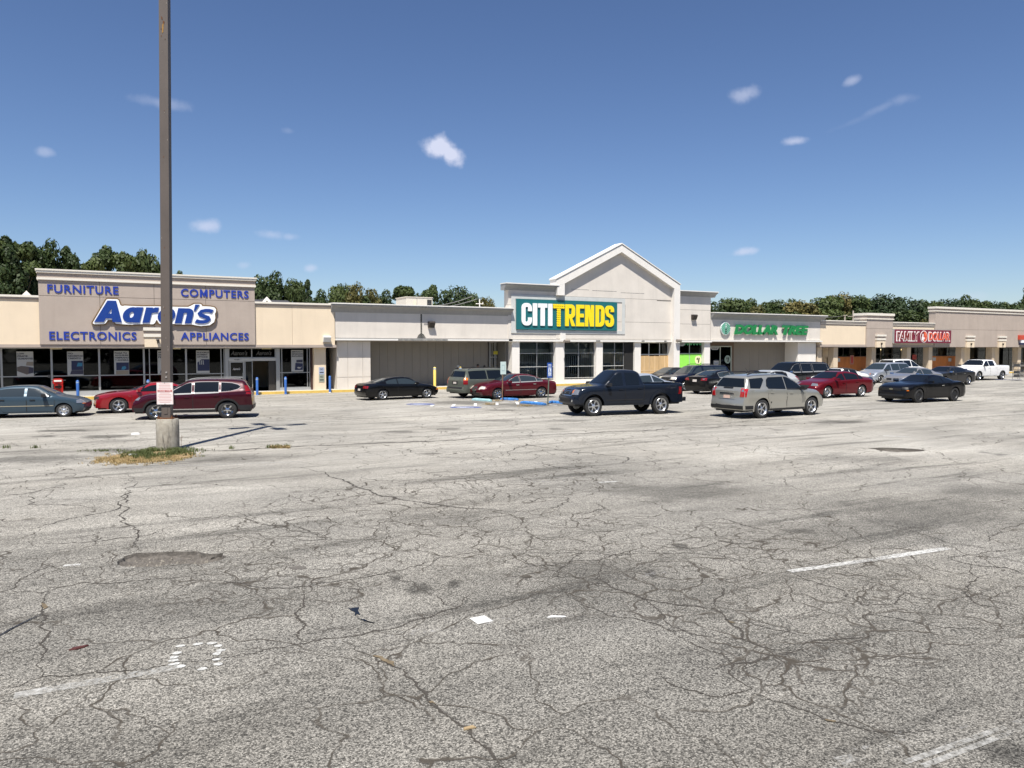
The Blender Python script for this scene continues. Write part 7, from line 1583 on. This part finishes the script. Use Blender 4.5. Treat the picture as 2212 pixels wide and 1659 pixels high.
# ------------------------------------------------------------------ handicap signs, wheel stops, painted bays
def sign_post(x, y, h, w, ph, back, lab, lean=0):
    e = empty('handicap_sign', (x, y, 0), lab, 'sign', 'handicap parking signs'); top = Vector((x+lean, y, h)); u = RGT; n = -FWD
    MB().tube((x, y, -.05), (x+lean*.9, y, h-ph*.4), .032, n=6).build('post', mat('rusty_post', (.17, .10, .06), .8, var=.3, vscale=9) if back else mat('green_grey_post', (.10, .12, .09), .7), e)
    c = Vector((x+lean, y, h-ph/2)); uu2 = (RGT*.93+FWD*.36).normalized(); nn = Vector((uu2.y, -uu2.x, 0))
    if back:
        plate(e, c+nn*.04, uu2, nn, w, ph, mat('pale_green_plate', (.46, .56, .53), .6), 'sign_plate'); plate(e, c+nn*.043, uu2, nn, w*.55, ph*.5, mat('faded_symbol', (.32, .42, .42), .6), 'faded_symbol', .002)
        plate(e, c+nn*.046, uu2, nn, w*.38, ph*.36, MATS['pale_green_plate'], 'faded_field', .002)
    else:
        mb_ = mat('handicap_blue', (.02, .07, .30), .5); plate(e, c+nn*.04, uu2, nn, w, ph, mb_, 'sign_plate'); plate(e, c+nn*.044-Vector((0, 0, .06)), uu2, nn, w*.6, ph*.42, mat('sign_light', (.62, .68, .75), .5), 'symbol_field', .002)
        for z in (.28, .22, .15): plate(e, c+nn*.044+Vector((0, 0, z)), uu2, nn, w*.62, .025, MATS['sign_light'], 'print_line', .002)
        plate(e, c+nn*.044-Vector((0, 0, .27)), uu2, nn, w*.7, .03, MATS['sign_light'], 'print_line', .002)
        cc = c+nn*.048-Vector((0, 0, .06)); b = MB(); ring_ = [(cc+uu2*(.055*cos(t))+Vector((0, 0, .055*sin(t)-.04))) for t in [i*pi/6 for i in range(12)]]; inn = [(cc+uu2*(.035*cos(t))+Vector((0, 0, .035*sin(t)-.04))) for t in [i*pi/6 for i in range(12)]]
        b.add(ring_+inn, [(i, (i+1) % 12, 12+(i+1) % 12, 12+i) for i in range(12)]); b.add([cc+uu2*a+Vector((0, 0, z)) for a, z in ((-.03, .0), (0, .0), (.01, .08), (-.03, .08))], [(0, 1, 2, 3)]); b.add([cc+uu2*(-.01+.022*cos(t))+Vector((0, 0, .105+.022*sin(t))) for t in [i*pi/4 for i in range(8)]], [tuple(range(8))]); b.build('wheelchair_symbol', mb_, e)
q = G(1084.8, 865.5); sign_post(q.x, q.y, 2.10, .32, .68, True, 'faded pale green handicap sign on a rusty post', .05)
q = G(1183, 874); sign_post(q.x, q.y, 2.10, .27, .76, False, 'blue handicap sign on a leaning grey green post', .10)
def wheel_stop(v0, v1, m, lab):
    a, c = G(*v0), G(*v1); d = (c-a); l = d.length; d.normalize(); nrm = Vector((-d.y, d.x, 0)); mid = (a+c)/2
    e = empty('wheel_stop', (mid.x, mid.y, 0), lab, 'wheel stop', 'concrete wheel stops by the handicap bays')
    b = MB(); n = 8; vs = []
    for i in range(n+1):
        p = a+d*l*i/n; tp = .13 if 0 < i < n else .09
        for w, z in ((-.085, 0), (-.085, tp*.55), (-.05, tp), (.05, tp), (.085, tp*.55), (.085, 0)): vs.append(p+nrm*w+Vector((0, 0, z)))
    fs_ = [(i*6+j, i*6+j+1, (i+1)*6+j+1, (i+1)*6+j) for i in range(n) for j in range(5)]+[tuple(range(5, -1, -1)), tuple(n*6+j for j in range(6))]
    b.add(vs, fs_); b.build('stop_block', m, e)
M_STB = mat('blue_stop_paint', (.035, .16, .42), .8, var=.55, vscale=5, detail=2); M_STP = mat('pale_stop_paint', (.30, .50, .52), .8, var=.25, vscale=6)
S5 = lambda x, y: ((1500+x*.36166)*.5486, (1530+y*.36166)*.5486)
wheel_stop(S5(1000, 128), S5(1200, 142), M_STP, 'faded pale turquoise wheel stop at the left of the handicap bays')
wheel_stop(S5(1310, 122), S5(1495, 132), M_STB, 'blue wheel stop directly behind the rusty sign post'); wheel_stop(S5(1528, 160), S5(1790, 182), M_STB, 'chipped blue wheel stop nearest the camera by the blue sign'); wheel_stop(S5(1840, 155), S5(2010, 168), M_STB, 'blue wheel stop half hidden by the navy pickup')
M_FRESH = mat('bay_white_paint', (.62, .615, .59), .8, var=.15, vscale=12)
def bay(a, c, w, m=M_FRESH, z=.006):
    A, C = G(*S5(*a)), G(*S5(*c)); strip('painted_line', [(A.x, A.y), ((A.x+C.x)/2, (A.y+C.y)/2), (C.x, C.y)], w, z, m, lot, .03, 1, False)
for a, c in (((545, 194), (567, 179)), ((778, 196), (800, 171)), ((1026, 190), (1030, 162)), ((1262, 180), (1265, 155)), ((1490, 172), (1478, 146)), ((1700, 156), (1682, 138))): bay(a, c, .15)
bay((590, 198), (690, 200), .12); bay((760, 95), (960, 116), .12, M_LINE); bay((1205, 134), (1330, 128), .14); bay((1325, 146), (1400, 147), .14); bay((1830, 179), (1920, 184), .14); bay((720, 92), (760, 95), .12, M_LINE2); bay((1540, 184), (1620, 188), .10, M_LINE2)
M_BLUEG = worn('worn_blue_marking', (.03, .08, .34), .56, 12, .12); M_BSYM = worn('worn_symbol_white', (.62, .64, .68), .6, 14, .12)
def hc_mark(c, rx, ry, seed):
    x0, y0 = S5(*c); r = random.Random(seed); s = .36166*.5486
    poly = [G(x0+rx*s*cos(t), y0+ry*s*sin(t)) for t in [i*pi/10 for i in range(20)]]
    b = MB(); b.add([(p.x, p.y, .006) for p in poly], [tuple(range(20))]); b.build('blue_marking', M_BLUEG, lot)
    for (a, cc, w) in (((-.5, -.1), (.1, -.15), .25), ((.1, -.15), (.5, .15), .22), ((-.35, .35), (.2, .45), .2), ((-.6, .1), (-.35, .35), .2)):
        A = G(x0+rx*s*a[0], y0+ry*s*a[1]); C = G(x0+rx*s*cc[0], y0+ry*s*cc[1]); strip('wheelchair_stroke', [(A.x, A.y), (C.x, C.y)], w, .010, M_BSYM, lot, 0, 1, False)
hc_mark((430, 172), 160, 10, 1); hc_mark((925, 205), 175, 9, 2)
b = MB()
for _ in range(160):
    c = rg.choice([(1265, 135), (1180, 172), (1500, 130), (1580, 190)]); q = G(*S5(c[0]+rg.gauss(0, 40), c[1]+rg.gauss(0, 4))); tuft(b, q.x, q.y, .07, 5, .1, 2)
g_ = b.build('dry_weeds', M_ST); tag(g_, 'dry weeds and debris between the blue wheel stops', 'weeds', kind='stuff')
blob2 = lambda c, rx, ry, m, seed: None
# ------------------------------------------------------------------ roof unit, scooter, carts
hv = empty('roof_unit', (21.7, 56, 5.1), 'beige box air conditioning unit on the low roof', 'air conditioner'); M_BG = mat('beige_metal', (.62, .58, .50), .5, var=.05)
bx('casing', M_BG, hv, 21.71, 23.45, 56, 58.2, 5.2, 6.74); bx('casing', M_BG, hv, 23.85, 23.90, 56, 58.2, 5.2, 6.74); bx('casing', M_BG, hv, 23.45, 23.85, 56.1, 58.2, 5.2, 6.74); bx('casing', M_BG, hv, 23.45, 23.85, 56, 56.1, 6.60, 6.74)
for k in range(8): bx('louvre', M_DGREY, hv, 23.45, 23.85, 56.03, 56.09, 5.4+k*.15, 5.49+k*.15)
bx('panel_seam', M_DGREY, hv, 22.6, 22.61, 55.99, 56.0, 5.3, 6.7); bx('rim', M_BG, hv, 21.67, 23.94, 55.96, 58.24, 6.74, 6.79); bx('access_panel', mat('cream_panel', (.68, .62, .48), .5), hv, 22.3, 22.55, 55.985, 56.0, 5.6, 6.5)
sc = empty('motor_scooter', (-1.35, 47.0, 0), 'red motor scooter with a top case parked behind the grey blue sedan', 'scooter'); M_SCR = mat('scooter_red', (.42, .012, .008), .3, coat=1); X = -1.28; Yc = 46.6
for y in (-.62, .62): MB().lathe([(.17, -.05), (.25, -.06), (.27, 0), (.25, .06), (.17, .05)], (0, 0, .27), 20, 'Y').build('wheel', M_RUB, sc, local=True).location = (.0, y, 0)
for o in sc.children: o.rotation_euler = (0, 0, pi/2)
b = MB(); b.box(X-.12, X+.12, Yc-.45, Yc+.3, .45, .72); b.build('rear_fairing', M_SCR, sc); MB().prism_yz([(Yc-.55, .75), (Yc+.3, .75), (Yc+.35, .85), (Yc-.1, .88), (Yc-.6, .82)], X-.14, X+.14).build('seat', M_BLACK, sc)
MB().prism_xz([(X-.20, .98), (X+.20, .98), (X+.24, 1.05), (X+.22, 1.22), (X+.14, 1.27), (X-.14, 1.27), (X-.22, 1.22), (X-.24, 1.05)], Yc-.72, Yc-.30).build('top_case', M_SCR, sc); bx('reflector', mat('pale_reflector', (.75, .68, .62), .4), sc, X-.17, X+.17, Yc-.735, Yc-.722, 1.10, 1.19); bx('tail_lamp', M_RLAMP, sc, X-.12, X+.12, Yc-.735, Yc-.722, 1.0, 1.06)
MB().box(X-.2, X+.2, Yc+.62, Yc+.72, .45, 1.05).build('front_shield', M_SCR, sc); MB().tube((X-.33, Yc+.55, 1.12), (X+.33, Yc+.55, 1.12), .018).tube((X-.33, Yc+.5, 1.12), (X-.4, Yc+.45, 1.34), .01).tube((X, Yc+.6, .5), (X, Yc+.55, 1.12), .025).build('handlebar', M_DGREY, sc); bx('mirror', M_DGREY, sc, X-.48, X-.33, Yc+.43, Yc+.45, 1.28, 1.42)
q = G(2199, 822)
ct = empty('stock_cart', (q.x, q.y, 0), 'grey wire stock cart at the right edge beside the white truck', 'cart'); b = MB(); x, y = q.x, q.y
for i in (0, 1):
    for j in (0, 1): b.tube((x-.3+i*.85, y-.3+j*.6, .1), (x-.3+i*.85, y-.3+j*.6, 1.55), .02, n=6)
b.build('frame', M_ALU, ct)
for z in (.3, .6, .9, 1.2, 1.5): bx('shelf', M_DGREY, ct, x-.32, x+.57, y-.32, y+.32, z, z+.04)
for k, z in enumerate((.34, .64, 1.24)): bx('carton', mat('dusty_carton', (.22, .20, .17), .8), ct, x-.25, x+.45, y-.25, y+.25, z, z+.2)
strip('blue_marking', [tuple(G(2070+i*28, 820.5)[:2]) for i in range(6)], .35, .007, M_BLUEG, lot, .1, 1, False)

# ------------------------------------------------------------------ people by the recessed wall
M_SKIN = mat('brown_skin', (.20, .105, .065), .6); M_HAIR = mat('black_hair', (.008, .007, .006), .8)
def person(x, y, z0, hgt, face, shirt, trousers, lab, hat=None, lean=0):
    e = empty('person', (x, y, z0), lab, 'person', None, face); k = hgt/1.75
    V = [(0,0,.96),(0,0,1.12),(0,0,1.30),(0,0,1.44),(0,.01,1.53),(0,.02,1.60),(0,.02,1.70),  # 0-6 spine, neck, head
         (-.19,0,1.42),(-.24,.0,1.16),(-.22,.10,.93),(.19,0,1.42),(.24,.0,1.16),(.22,.10,.93),  # arms
         (-.095,0,.92),(-.11,.02,.50),(-.12,0,.09),(-.13,.15,.03),(.095,0,.92),(.11,.02,.50),(.12,0,.09),(.13,.15,.03)]
    E_ = [(0,1),(1,2),(2,3),(3,4),(4,5),(5,6),(3,7),(7,8),(8,9),(3,10),(10,11),(11,12),(0,13),(13,14),(14,15),(15,16),(0,17),(17,18),(18,19),(19,20)]
    rad = [.135,.135,.155,.11,.055,.085,.075,.068,.05,.035,.068,.05,.035,.095,.065,.045,.035,.095,.065,.045,.035]
    me = bpy.data.meshes.new('body'); me.from_pydata([(a*k, b*k, c*k) for a, b, c in V], E_, []); o = bpy.data.objects.new('tmp', me); COL.objects.link(o)
    sk = o.modifiers.new('s', 'SKIN'); 
    if not me.skin_vertices:
        bm = bmesh.new(); bm.from_mesh(me); bm.verts.layers.skin.verify(); bm.to_mesh(me); bm.free()
    for i, sv in enumerate(me.skin_vertices[0].data): sv.radius = (rad[i]*k, rad[i]*k*(.72 if i < 4 else 1)); sv.use_root = i == 0
    su = o.modifiers.new('u', 'SUBSURF'); su.levels = 2; su.render_levels = 2
    dg = bpy.context.evaluated_depsgraph_get(); ev = o.evaluated_get(dg); m2 = bpy.data.meshes.new_from_object(ev); bpy.data.objects.remove(o)
    m2.materials.clear()
    for m_ in (M_SKIN, shirt, trousers, M_BLACK): m2.materials.append(m_)
    for p in m2.polygons:
        c = p.center/k; p.material_index = 2 if c.z < .98 and not (abs(c.x) > .17 and c.z > .80) else (1 if (c.z < 1.50 and (abs(c.x) < .3) and c.z > 1.05) else 0)
        if c.z < .10: p.material_index = 3
    m2.shade_smooth(); b = link('body', m2, None, e, local=True)
    hd = MB().lathe([(0, -.02), (.06, -.01), (.088, .06), (.092, .12), (.075, .19), (.03, .225), (0, .23)], (0, .02*k, 1.52*k), 14); hd.build('hair', M_HAIR if not hat else M_HAIR, e, True, local=True).scale = (1, 1, 1)
    MB().lathe([(0, 0), (.012, .0), (.016, .02), (0, .045)], (0, .105, 1.60*k), 6).build('nose', M_SKIN, e, True, local=True)
    fc = MB().lathe([(0, -.03), (.055, -.02), (.078, .05), (.078, .11), (.0, .16)], (0, .035, 1.53*k), 14).build('face', M_SKIN, e, True, local=True)
    for sx in (-1, 1): MB().lathe([(0, -.01), (.011, 0), (0, .01)], (sx*.03, .108, 1.625*k), 6).build('eye', M_BLACK, e, local=True)
    for sx in (-1, 1):
        h = MB()
        for q_ in range(4): h.tube((sx*(.205+q_*.012)*k, .11*k, .92*k), (sx*(.205+q_*.013)*k, (.125+.01*(q_ % 2))*k, (.83+.01*abs(q_-1))*k), .009*k, .007*k, 6)
        h.tube((sx*.20*k, .12*k, .90*k), (sx*.185*k, .155*k, .855*k), .011*k, .008*k, 6); h.tube((sx*.22*k, .10*k, .95*k), (sx*.225*k, .12*k, .905*k), .030*k, .026*k, 8); h.build('hand', M_SKIN, e, local=True)
    if hat: MB().lathe([(0, .13), (.075, .13), (.095, .10), (.10, .02), (.19, -.01), (.20, .0), (.19, .005), (.10, .03)], (0, .02, 1.655*k), 18).build('cowboy_hat', hat, e, True, local=True)
    return e
def at_wall(vx, vy, Y): return FW(vx, vy, Y)
p1_ = at_wall(989, 788, 49.4); person(p1_.x, 49.4, .15, 1.40, radians(-150), mat('dark_plum_shirt', (.035, .012, .016), .85), mat('dark_trousers', (.02, .02, .025), .85), 'person in a pale cowboy hat and dark plum shirt behind the yellow bollard', mat('straw_hat', (.55, .52, .44), .8))
p2_ = at_wall(1032, 788.5, 49.5); person(p2_.x, 49.5, .15, 1.50, radians(170), mat('tan_shirt', (.22, .19, .14), .85), MATS['dark_trousers'], 'person with dark hair and tan shirt behind the sage green sport utility')
p3_ = at_wall(1045, 792.5, 49.5); person(p3_.x+.1, 49.6, .15, 1.38, radians(180), mat('black_shirt', (.015, .015, .016), .85), MATS['dark_trousers'], 'shorter person in black at the right above the sage green sport utility roof')

# ------------------------------------------------------------------ trees
M_LA = leafmat('leaves_dark', (.016, .032, .009), (.062, .090, .026)); M_LB = leafmat('leaves_mid', (.026, .046, .012), (.092, .118, .034)); M_LC = leafmat('leaves_yellowing', (.045, .055, .014), (.17, .14, .045)); M_LP = leafmat('pine_needles', (.013, .029, .011), (.050, .074, .027))
def crown(kind, seed, H_, W_, mleaf, nleaf, size):
    r = random.Random(seed); b = MB(); cl = []
    if kind == 'round':
        for _ in range(34):
            t = r.uniform(.18, 1); prof = sqrt(max(0, 1-((t-.52)/.52)**2)); a = r.uniform(0, 2*pi); q = r.uniform(.2, 1)*prof; cl.append((cos(a)*q*W_/2*.85, sin(a)*q*W_/2*.85, H_*t*.96, W_*r.uniform(.11, .20)))
    elif kind == 'tall':
        for _ in range(38):
            t = r.uniform(.12, 1); prof = (1-t)**.5*.95+.12; a = r.uniform(0, 2*pi); q = r.uniform(.15, 1)*prof; cl.append((cos(a)*q*W_/2*.85, sin(a)*q*W_/2*.85, H_*(t*.97), W_*r.uniform(.12, .20)*(1.1-.42*t)))
    elif kind == 'cone':
        for _ in range(48):
            t = r.uniform(.12, 1); prof = (1-t)*.95+.04; a = r.uniform(0, 2*pi); q = r.uniform(.3, 1)*prof; cl.append((cos(a)*q*W_/2, sin(a)*q*W_/2, H_*t*.98, W_*.12*(1.1-.7*t)))
    elif kind == 'pine':
        for _ in range(26):
            t = r.uniform(.42, 1); prof = sqrt(max(0, 1-((t-.72)/.33)**2)); a = r.uniform(0, 2*pi); q = r.uniform(.2, 1)*prof; cl.append((cos(a)*q*W_/2, sin(a)*q*W_/2, H_*t, W_*r.uniform(.10, .16)))
    tot = sum(c[3]**2 for c in cl)
    for (cx, cy, cz, cr) in cl:
        n = int(nleaf*cr*cr/tot)
        for _ in range(n):
            while True:
                x, y, z = r.uniform(-1, 1), r.uniform(-1, 1), r.uniform(-1, 1); d = x*x+y*y+z*z
                if .15 < d < 1: break
            px_, py_, pz = cx+x*cr, cy+y*cr, cz+z*cr*.85; s = size*r.uniform(.5, 1.25)
            n1 = Vector((x+r.uniform(-.7, .7), y+r.uniform(-.7, .7), z+.35+r.uniform(-.7, .7))).normalized(); t1 = n1.orthogonal().normalized(); t2 = n1.cross(t1); a = r.uniform(0, 2*pi); u = t1*cos(a)+t2*sin(a); v = n1.cross(u); p = Vector((px_, py_, pz))
            b.add([p-u*s*.5, p+v*s*.34-u*s*.05, p+u*s*.55, p-v*s*.34+u*s*.05], [(0, 1, 2, 3)])
    me = bpy.data.meshes.new('crown'); me.from_pydata(b.v, [], b.f); me.materials.append(mleaf)
    tr = MB(); top = H_*(.82 if kind != 'pine' else .9); base = W_*.028; pts = [Vector((0, 0, -.3)), Vector((r.uniform(-.1, .1), r.uniform(-.1, .1), top*.35)), Vector((r.uniform(-.25, .25), r.uniform(-.25, .25), top*.7)), Vector((0, 0, top))]
    for i in range(3): tr.tube(pts[i], pts[i+1], base*(1-i*.3), base*(1-(i+1)*.3)+.01, 8)
    for c in r.sample(cl, min(14, len(cl))):
        s = pts[1].lerp(pts[3], min(.95, max(0, (c[2]/H_-.35)))) if c[2] > H_*.4 else pts[1]; tr.tube(s, Vector(c[:3]), base*.4, base*.1, 5)
    tm = tr.mesh('trunk'); tm.materials.append(M_BARK); return me, tm
KIND = {'a': ('round', 1, 9, 8.5, M_LA, 8840, .46), 'b': ('round', 2, 9, 8, M_LB, 8840, .44), 'c': ('tall', 3, 12, 6.5, M_LA, 9520, .42), 'd': ('tall', 4, 12, 6, M_LB, 9520, .42), 'e': ('cone', 5, 9, 5, M_LP, 8840, .34), 'f': ('round', 6, 8, 7.5, M_LC, 7140, .40), 'g': ('pine', 7, 12, 7, M_LP, 8840, .40), 'h': ('tall', 8, 10, 7, M_LC, 6800, .38), 'i': ('round', 9, 9, 9, M_LP, 10540, .42)}
TM = {k: crown(*v) for k, v in KIND.items()}; TH = {k: v[2] for k, v in KIND.items()}; TW = {k: v[3] for k, v in KIND.items()}
def tree(k, vx, vtop, wpx, Y, lab, grp='trees behind the shops', gz=0):
    p = FW(vx, vtop, Y); dist = Vector((p.x, p.y, 0)).dot(FWD); h = (p.z-gz)*1.03; w = wpx/FPX*dist
    e = empty('tree', (p.x, p.y, gz), lab, 'tree', grp, rz=rnd.uniform(0, 6.28))
    sx, sz = w/TW[k]*1.5, h/TH[k]
    for nm, me in (('crown', TM[k][0]), ('trunk', TM[k][1])):
        o = bpy.data.objects.new(nm, me); COL.objects.link(o); o.parent = e; o.scale = (sx, sx, sz)
    return e
T_ = [  # kind, x, top, width, depth, label
 ('d', -30, 498, 105, 66, 'tall leafy tree at the far left edge'), ('c', 12, 512, 80, 66, 'very tall dark tree at the left edge above the cream wall'), ('d', 42, 516, 76, 67, 'tall tree just left of the taupe wall'), ('c', 72, 526, 72, 69, 'tall tree rising at the left corner of the taupe wall'),
 ('a', 118, 541, 84, 70, 'broad dark tree over the upper left lettering'), ('c', 148, 534, 60, 70, 'pointed dark tree above the first blue word'), ('d', 196, 552, 62, 71, 'bushy tree above the end of the first blue word'), ('c', 222, 533, 72, 72, 'highest tree between the two upper words'), ('d', 266, 540, 66, 72, 'twin topped tree left of the light pole'),
 ('b', 306, 562, 66, 73, 'rounded tree just left of the light pole'), ('d', 338, 566, 42, 73, 'narrow treetop touching the left of the light pole'), ('c', 384, 587, 40, 74, 'small treetop just right of the light pole'), ('d', 445, 598, 30, 74, 'tiny treetop tip over the second upper word'),
 ('c', -90, 520, 120, 72, 'tall tree outside the left edge'), ('a', 90, 590, 100, 76, 'lower dark tree filling the gap at left'), ('a', 20, 580, 110, 72, 'dense dark tree behind the cream wall'), 
 ('a', 556, 606, 70, 78, 'dark tree at the right end of the taupe wall'), ('a', 602, 597, 80, 79, 'broad rounded dark tree over the cream wall'), ('b', 640, 612, 52, 79, 'mid green tree left of the cedar'), ('e', 664, 602, 56, 76, 'pointed cedar with dark conical top'), ('a', 692, 634, 60, 80, 'low dark tree right of the cedar'),
 ('b', 732, 621, 56, 80, 'mid green tree over the start of the grey canopy'), ('f', 766, 622, 60, 80, 'yellowing tree over the grey canopy'), ('h', 806, 622, 56, 80, 'thin yellow green tree left of the roof unit group'), ('a', 838, 634, 60, 82, 'dark tree just left of the roof unit'), ('d', 878, 607, 86, 82, 'tall tree directly behind the roof unit'), ('c', 930, 611, 56, 82, 'dark pointed tree right of the roof unit'),
 ('i', 985, 615, 92, 82, 'large smooth rounded dark tree left of the gable'), ('h', 1040, 640, 44, 86, 'small pale tree behind the roof antenna'), ('f', 1062, 650, 36, 86, 'low yellow green tree beside the gable wing'), ('b', 1012, 640, 50, 86, 'low tree right of the big rounded tree'), ('a', 902, 640, 90, 84, 'low dark tree behind the roof unit base'), ('b', 790, 645, 120, 86, 'low hedge-like tree behind the canopy'),
]
for k, vx, vt, w, Y, lab in T_: tree(k, vx, vt+(6 if vx > 500 else 0), w*(1.0 if vx < 500 else .92), Y, lab)
names = ['dense dark', 'mid green', 'yellowing', 'spreading', 'rounded', 'thin topped']
R_ = [('a', 1545, 656, 60, 96), ('b', 1590, 648, 76, 98), ('a', 1622, 650, 60, 98), ('f', 1640, 664, 66, 94), ('b', 1668, 652, 56, 99), ('a', 1705, 650, 66, 100), ('f', 1722, 655, 90, 96), ('h', 1752, 652, 70, 96), ('b', 1790, 643, 80, 100), ('f', 1806, 640, 56, 101), ('b', 1838, 643, 70, 101), ('d', 1862, 646, 56, 102),
      ('i', 1908, 633, 86, 100), ('i', 1958, 640, 80, 100), ('b', 1878, 648, 60, 104), ('a', 1992, 652, 60, 104), ('b', 2015, 653, 52, 104), ('i', 2050, 643, 66, 104), ('a', 2090, 642, 56, 104), ('b', 2110, 649, 50, 104), ('i', 2140, 648, 60, 104), ('b', 2172, 655, 56, 104), ('b', 1935, 668, 90, 98), ('f', 1990, 676, 80, 98), ('a', 2030, 662, 90, 102), ('a', 1850, 668, 90, 98), ('b', 1770, 668, 90, 98), ('b', 1690, 672, 80, 96), ('b', 1610, 672, 80, 96), ('a', 1560, 672, 60, 94), ('b', 2220, 655, 60, 104), ('b', 2280, 640, 90, 104)]
def ref_of(vx):
    for lim, t in ((1570, 'over the right gable wing'), (1630, 'over the round green badge'), (1700, 'over the green lettering'), (1780, 'over the right end of the grey cornice'), (1870, 'over the utility poles'), (1935, 'over the narrow tower'), (2010, 'over the maroon sign'), (2080, 'over the left end of the tall wall'), (2150, 'over the middle of the tall wall'), (3000, 'over the right end of the tall wall')):
        if vx < lim: return t
ordn = ['first', 'second', 'third', 'fourth', 'fifth', 'sixth']; cnt = {}
for k, vx, vt, w, Y in sorted(R_, key=lambda q: q[1]):
    row = 'front' if vt > 660 else 'back'; key = (row, ref_of(vx)); cnt[key] = cnt.get(key, 0)+1
    kn = {'a': 'dark rounded', 'b': 'mid green', 'f': 'yellow brown', 'h': 'thin yellowing', 'i': 'smooth dark', 'd': 'upright'}[k]
    tree(k, vx, vt+6, w, Y, '%s %s row tree, %s from left %s' % (kn, row, ordn[cnt[key]-1], ref_of(vx)))
p = FW(2216, 622, 70); e = tree('c', 2236, 604, 50, 70, 'dark layered tree cut by the right edge of the picture'); tree('a', 2218, 655, 70, 70, 'low dark tree under the layered one at the right edge')
# the wooded roadside behind the photographer, seen only in reflections
tb = MB(); rr = random.Random(3)
for i in range(46):
    a = radians(150+i*6.0); R_0 = rr.uniform(75, 95); cx, cy = 20+R_0*cos(a), 10+R_0*sin(a)
    if cy > 20: continue
    for _ in range(330):
        h = rr.uniform(0, 1)**.8; q = Vector((cx+rr.gauss(0, 3.6), cy+rr.gauss(0, 3.6), h*rr.uniform(9, 15))); s = rr.uniform(.8, 1.9); n1 = Vector((rr.uniform(-1, 1), rr.uniform(-1, 1), rr.uniform(-.3, 1))).normalized(); u = n1.orthogonal().normalized(); v = n1.cross(u)
        tb.add([q-u*s, q+v*s*.8, q+u*s, q-v*s*.8], [(0, 1, 2, 3)])
me = bpy.data.meshes.new('wooded_roadside'); me.from_pydata(tb.v, [], tb.f); o = link('wooded_roadside', me, M_LA); tag(o, 'dark wooded roadside mirrored in the shop windows', 'woods', kind='stuff')
# land behind the shops
b = MB(); b.box(-700, 1500, 84.5, 1400, -.05, .02); g_ = b.build('back_ground', mat('scrub_ground', (.06, .065, .03), .95, var=.4, vscale=.3)); tag(g_, kind='structure')
# ------------------------------------------------------------------ house roof, utility poles, wires, antenna
def house(vx, vy, Y, w, lab):
    p = FW(vx, vy, Y); e = empty('house', (p.x, Y, 0), lab, 'house', 'houses behind the shops'); zt = p.z
    MB().prism_yz([(Y-1, zt-1.0), (Y+4, zt+.1), (Y+9, zt-1.0)], p.x-w*.6, p.x+w).build('roof', mat('dark_shingle', (.045, .045, .05), .9, var=.2, vscale=4), e)
    bx('wall', mat('pale_siding', (.55, .54, .5), .8), e, p.x-w*.55, p.x+w*.9, Y+.2, Y+7.5, 0, zt-1.0)
    MB().prism_xz([(p.x-.9, zt-1.05), (p.x+.9, zt-1.05), (p.x, zt-.05)], Y-1.4, Y+1.5).build('dormer', mat('dark_shingle', (.045, .045, .05), .9), e)
    b = MB(); 
    b.prism_xz([(p.x-1.0, zt-1.1), (p.x-.72, zt-1.1), (p.x, zt-.28), (p.x, zt+.05)], Y-1.5, Y-1.41).prism_xz([(p.x+1.0, zt-1.1), (p.x, zt+.05), (p.x, zt-.28), (p.x+.72, zt-1.1)], Y-1.5, Y-1.41); b.build('gable_trim', M_WTRIM, e)
house(569, 644, 70, 3.0, 'dark shingled house roof with a white gable over the cream wall'); house(60, 632, 66, 2.5, 'dark roof tip showing left of the taupe wall')
def upole(vx, vt, Y, lab, arms):
    p = FW(vx, vt, Y); e = empty('utility_pole', (p.x, Y, 0), lab, 'utility pole', 'utility poles behind the shops'); m = mat('grey_weathered_wood', (.32, .29, .25), .9)
    MB().tube((p.x, Y, 0), (p.x, Y, p.z), .17, .12, 8).build('pole', m, e)
    for dz, w in arms: MB().tube((p.x-w, Y-.1, p.z+dz), (p.x+w, Y-.1, p.z+dz+.05), .06, n=6).build('cross_arm', m, e)
    return p
a_ = upole(1825, 681, 86, 'utility pole with a short top arm left of its forked neighbour', [(-.05, .5)]); c_ = upole(1843, 671, 86, 'forked utility pole behind the right cream wing', [(-1.0, 1.4)])
d_ = upole(1905, 676, 86, 'utility pole hidden behind the narrow tower', [(-.2, 1.0)])
def wire(p, q, sag, lab):
    b = MB(); pts = [Vector(p).lerp(Vector(q), t/12)-Vector((0, 0, sag*4*(t/12)*(1-t/12))) for t in range(13)]; b.path(pts, .035, 5); tag(b.build('overhead_wire', mat('wire_grey', (.12, .12, .12), .6)), lab, 'wire', 'overhead wires')
wire((a_.x, 86, a_.z-.1), (a_.x-60, 88, a_.z-.6), 1.2, 'overhead wire running left from the short armed pole'); wire((c_.x, 86, c_.z-1), (c_.x+40, 86, c_.z-1.2), 1.0, 'overhead wire running right behind the maroon sign'); wire((c_.x, 86, c_.z-1.6), (c_.x+40, 86, c_.z-1.8), 1.0, 'lower overhead wire running right behind the maroon sign')
l1 = FW(830, 664, 62); l2 = FW(1030, 646, 62); wire(l1, l2, .5, 'thin service wire rising over the grey canopy roof'); l1 = FW(850, 658, 62); l2 = FW(1020, 640, 62); wire(l1, l2, .5, 'upper thin service wire over the grey canopy roof')
q = FW(1036, 655, 58); at_ = empty('roof_antenna', (q.x, 58, 5.1), 'small white roof mast with a cross bar left of the gable wing', 'antenna'); MB().tube((q.x, 58, 5.1), (q.x, 58, q.z+.35), .04).tube((q.x-.35, 58, q.z-.05), (q.x+.35, 58, q.z-.05), .03).tube((q.x+.3, 58, q.z-.05), (q.x+.3, 58, q.z+.1), .03).build('mast', M_WTRIM, at_)
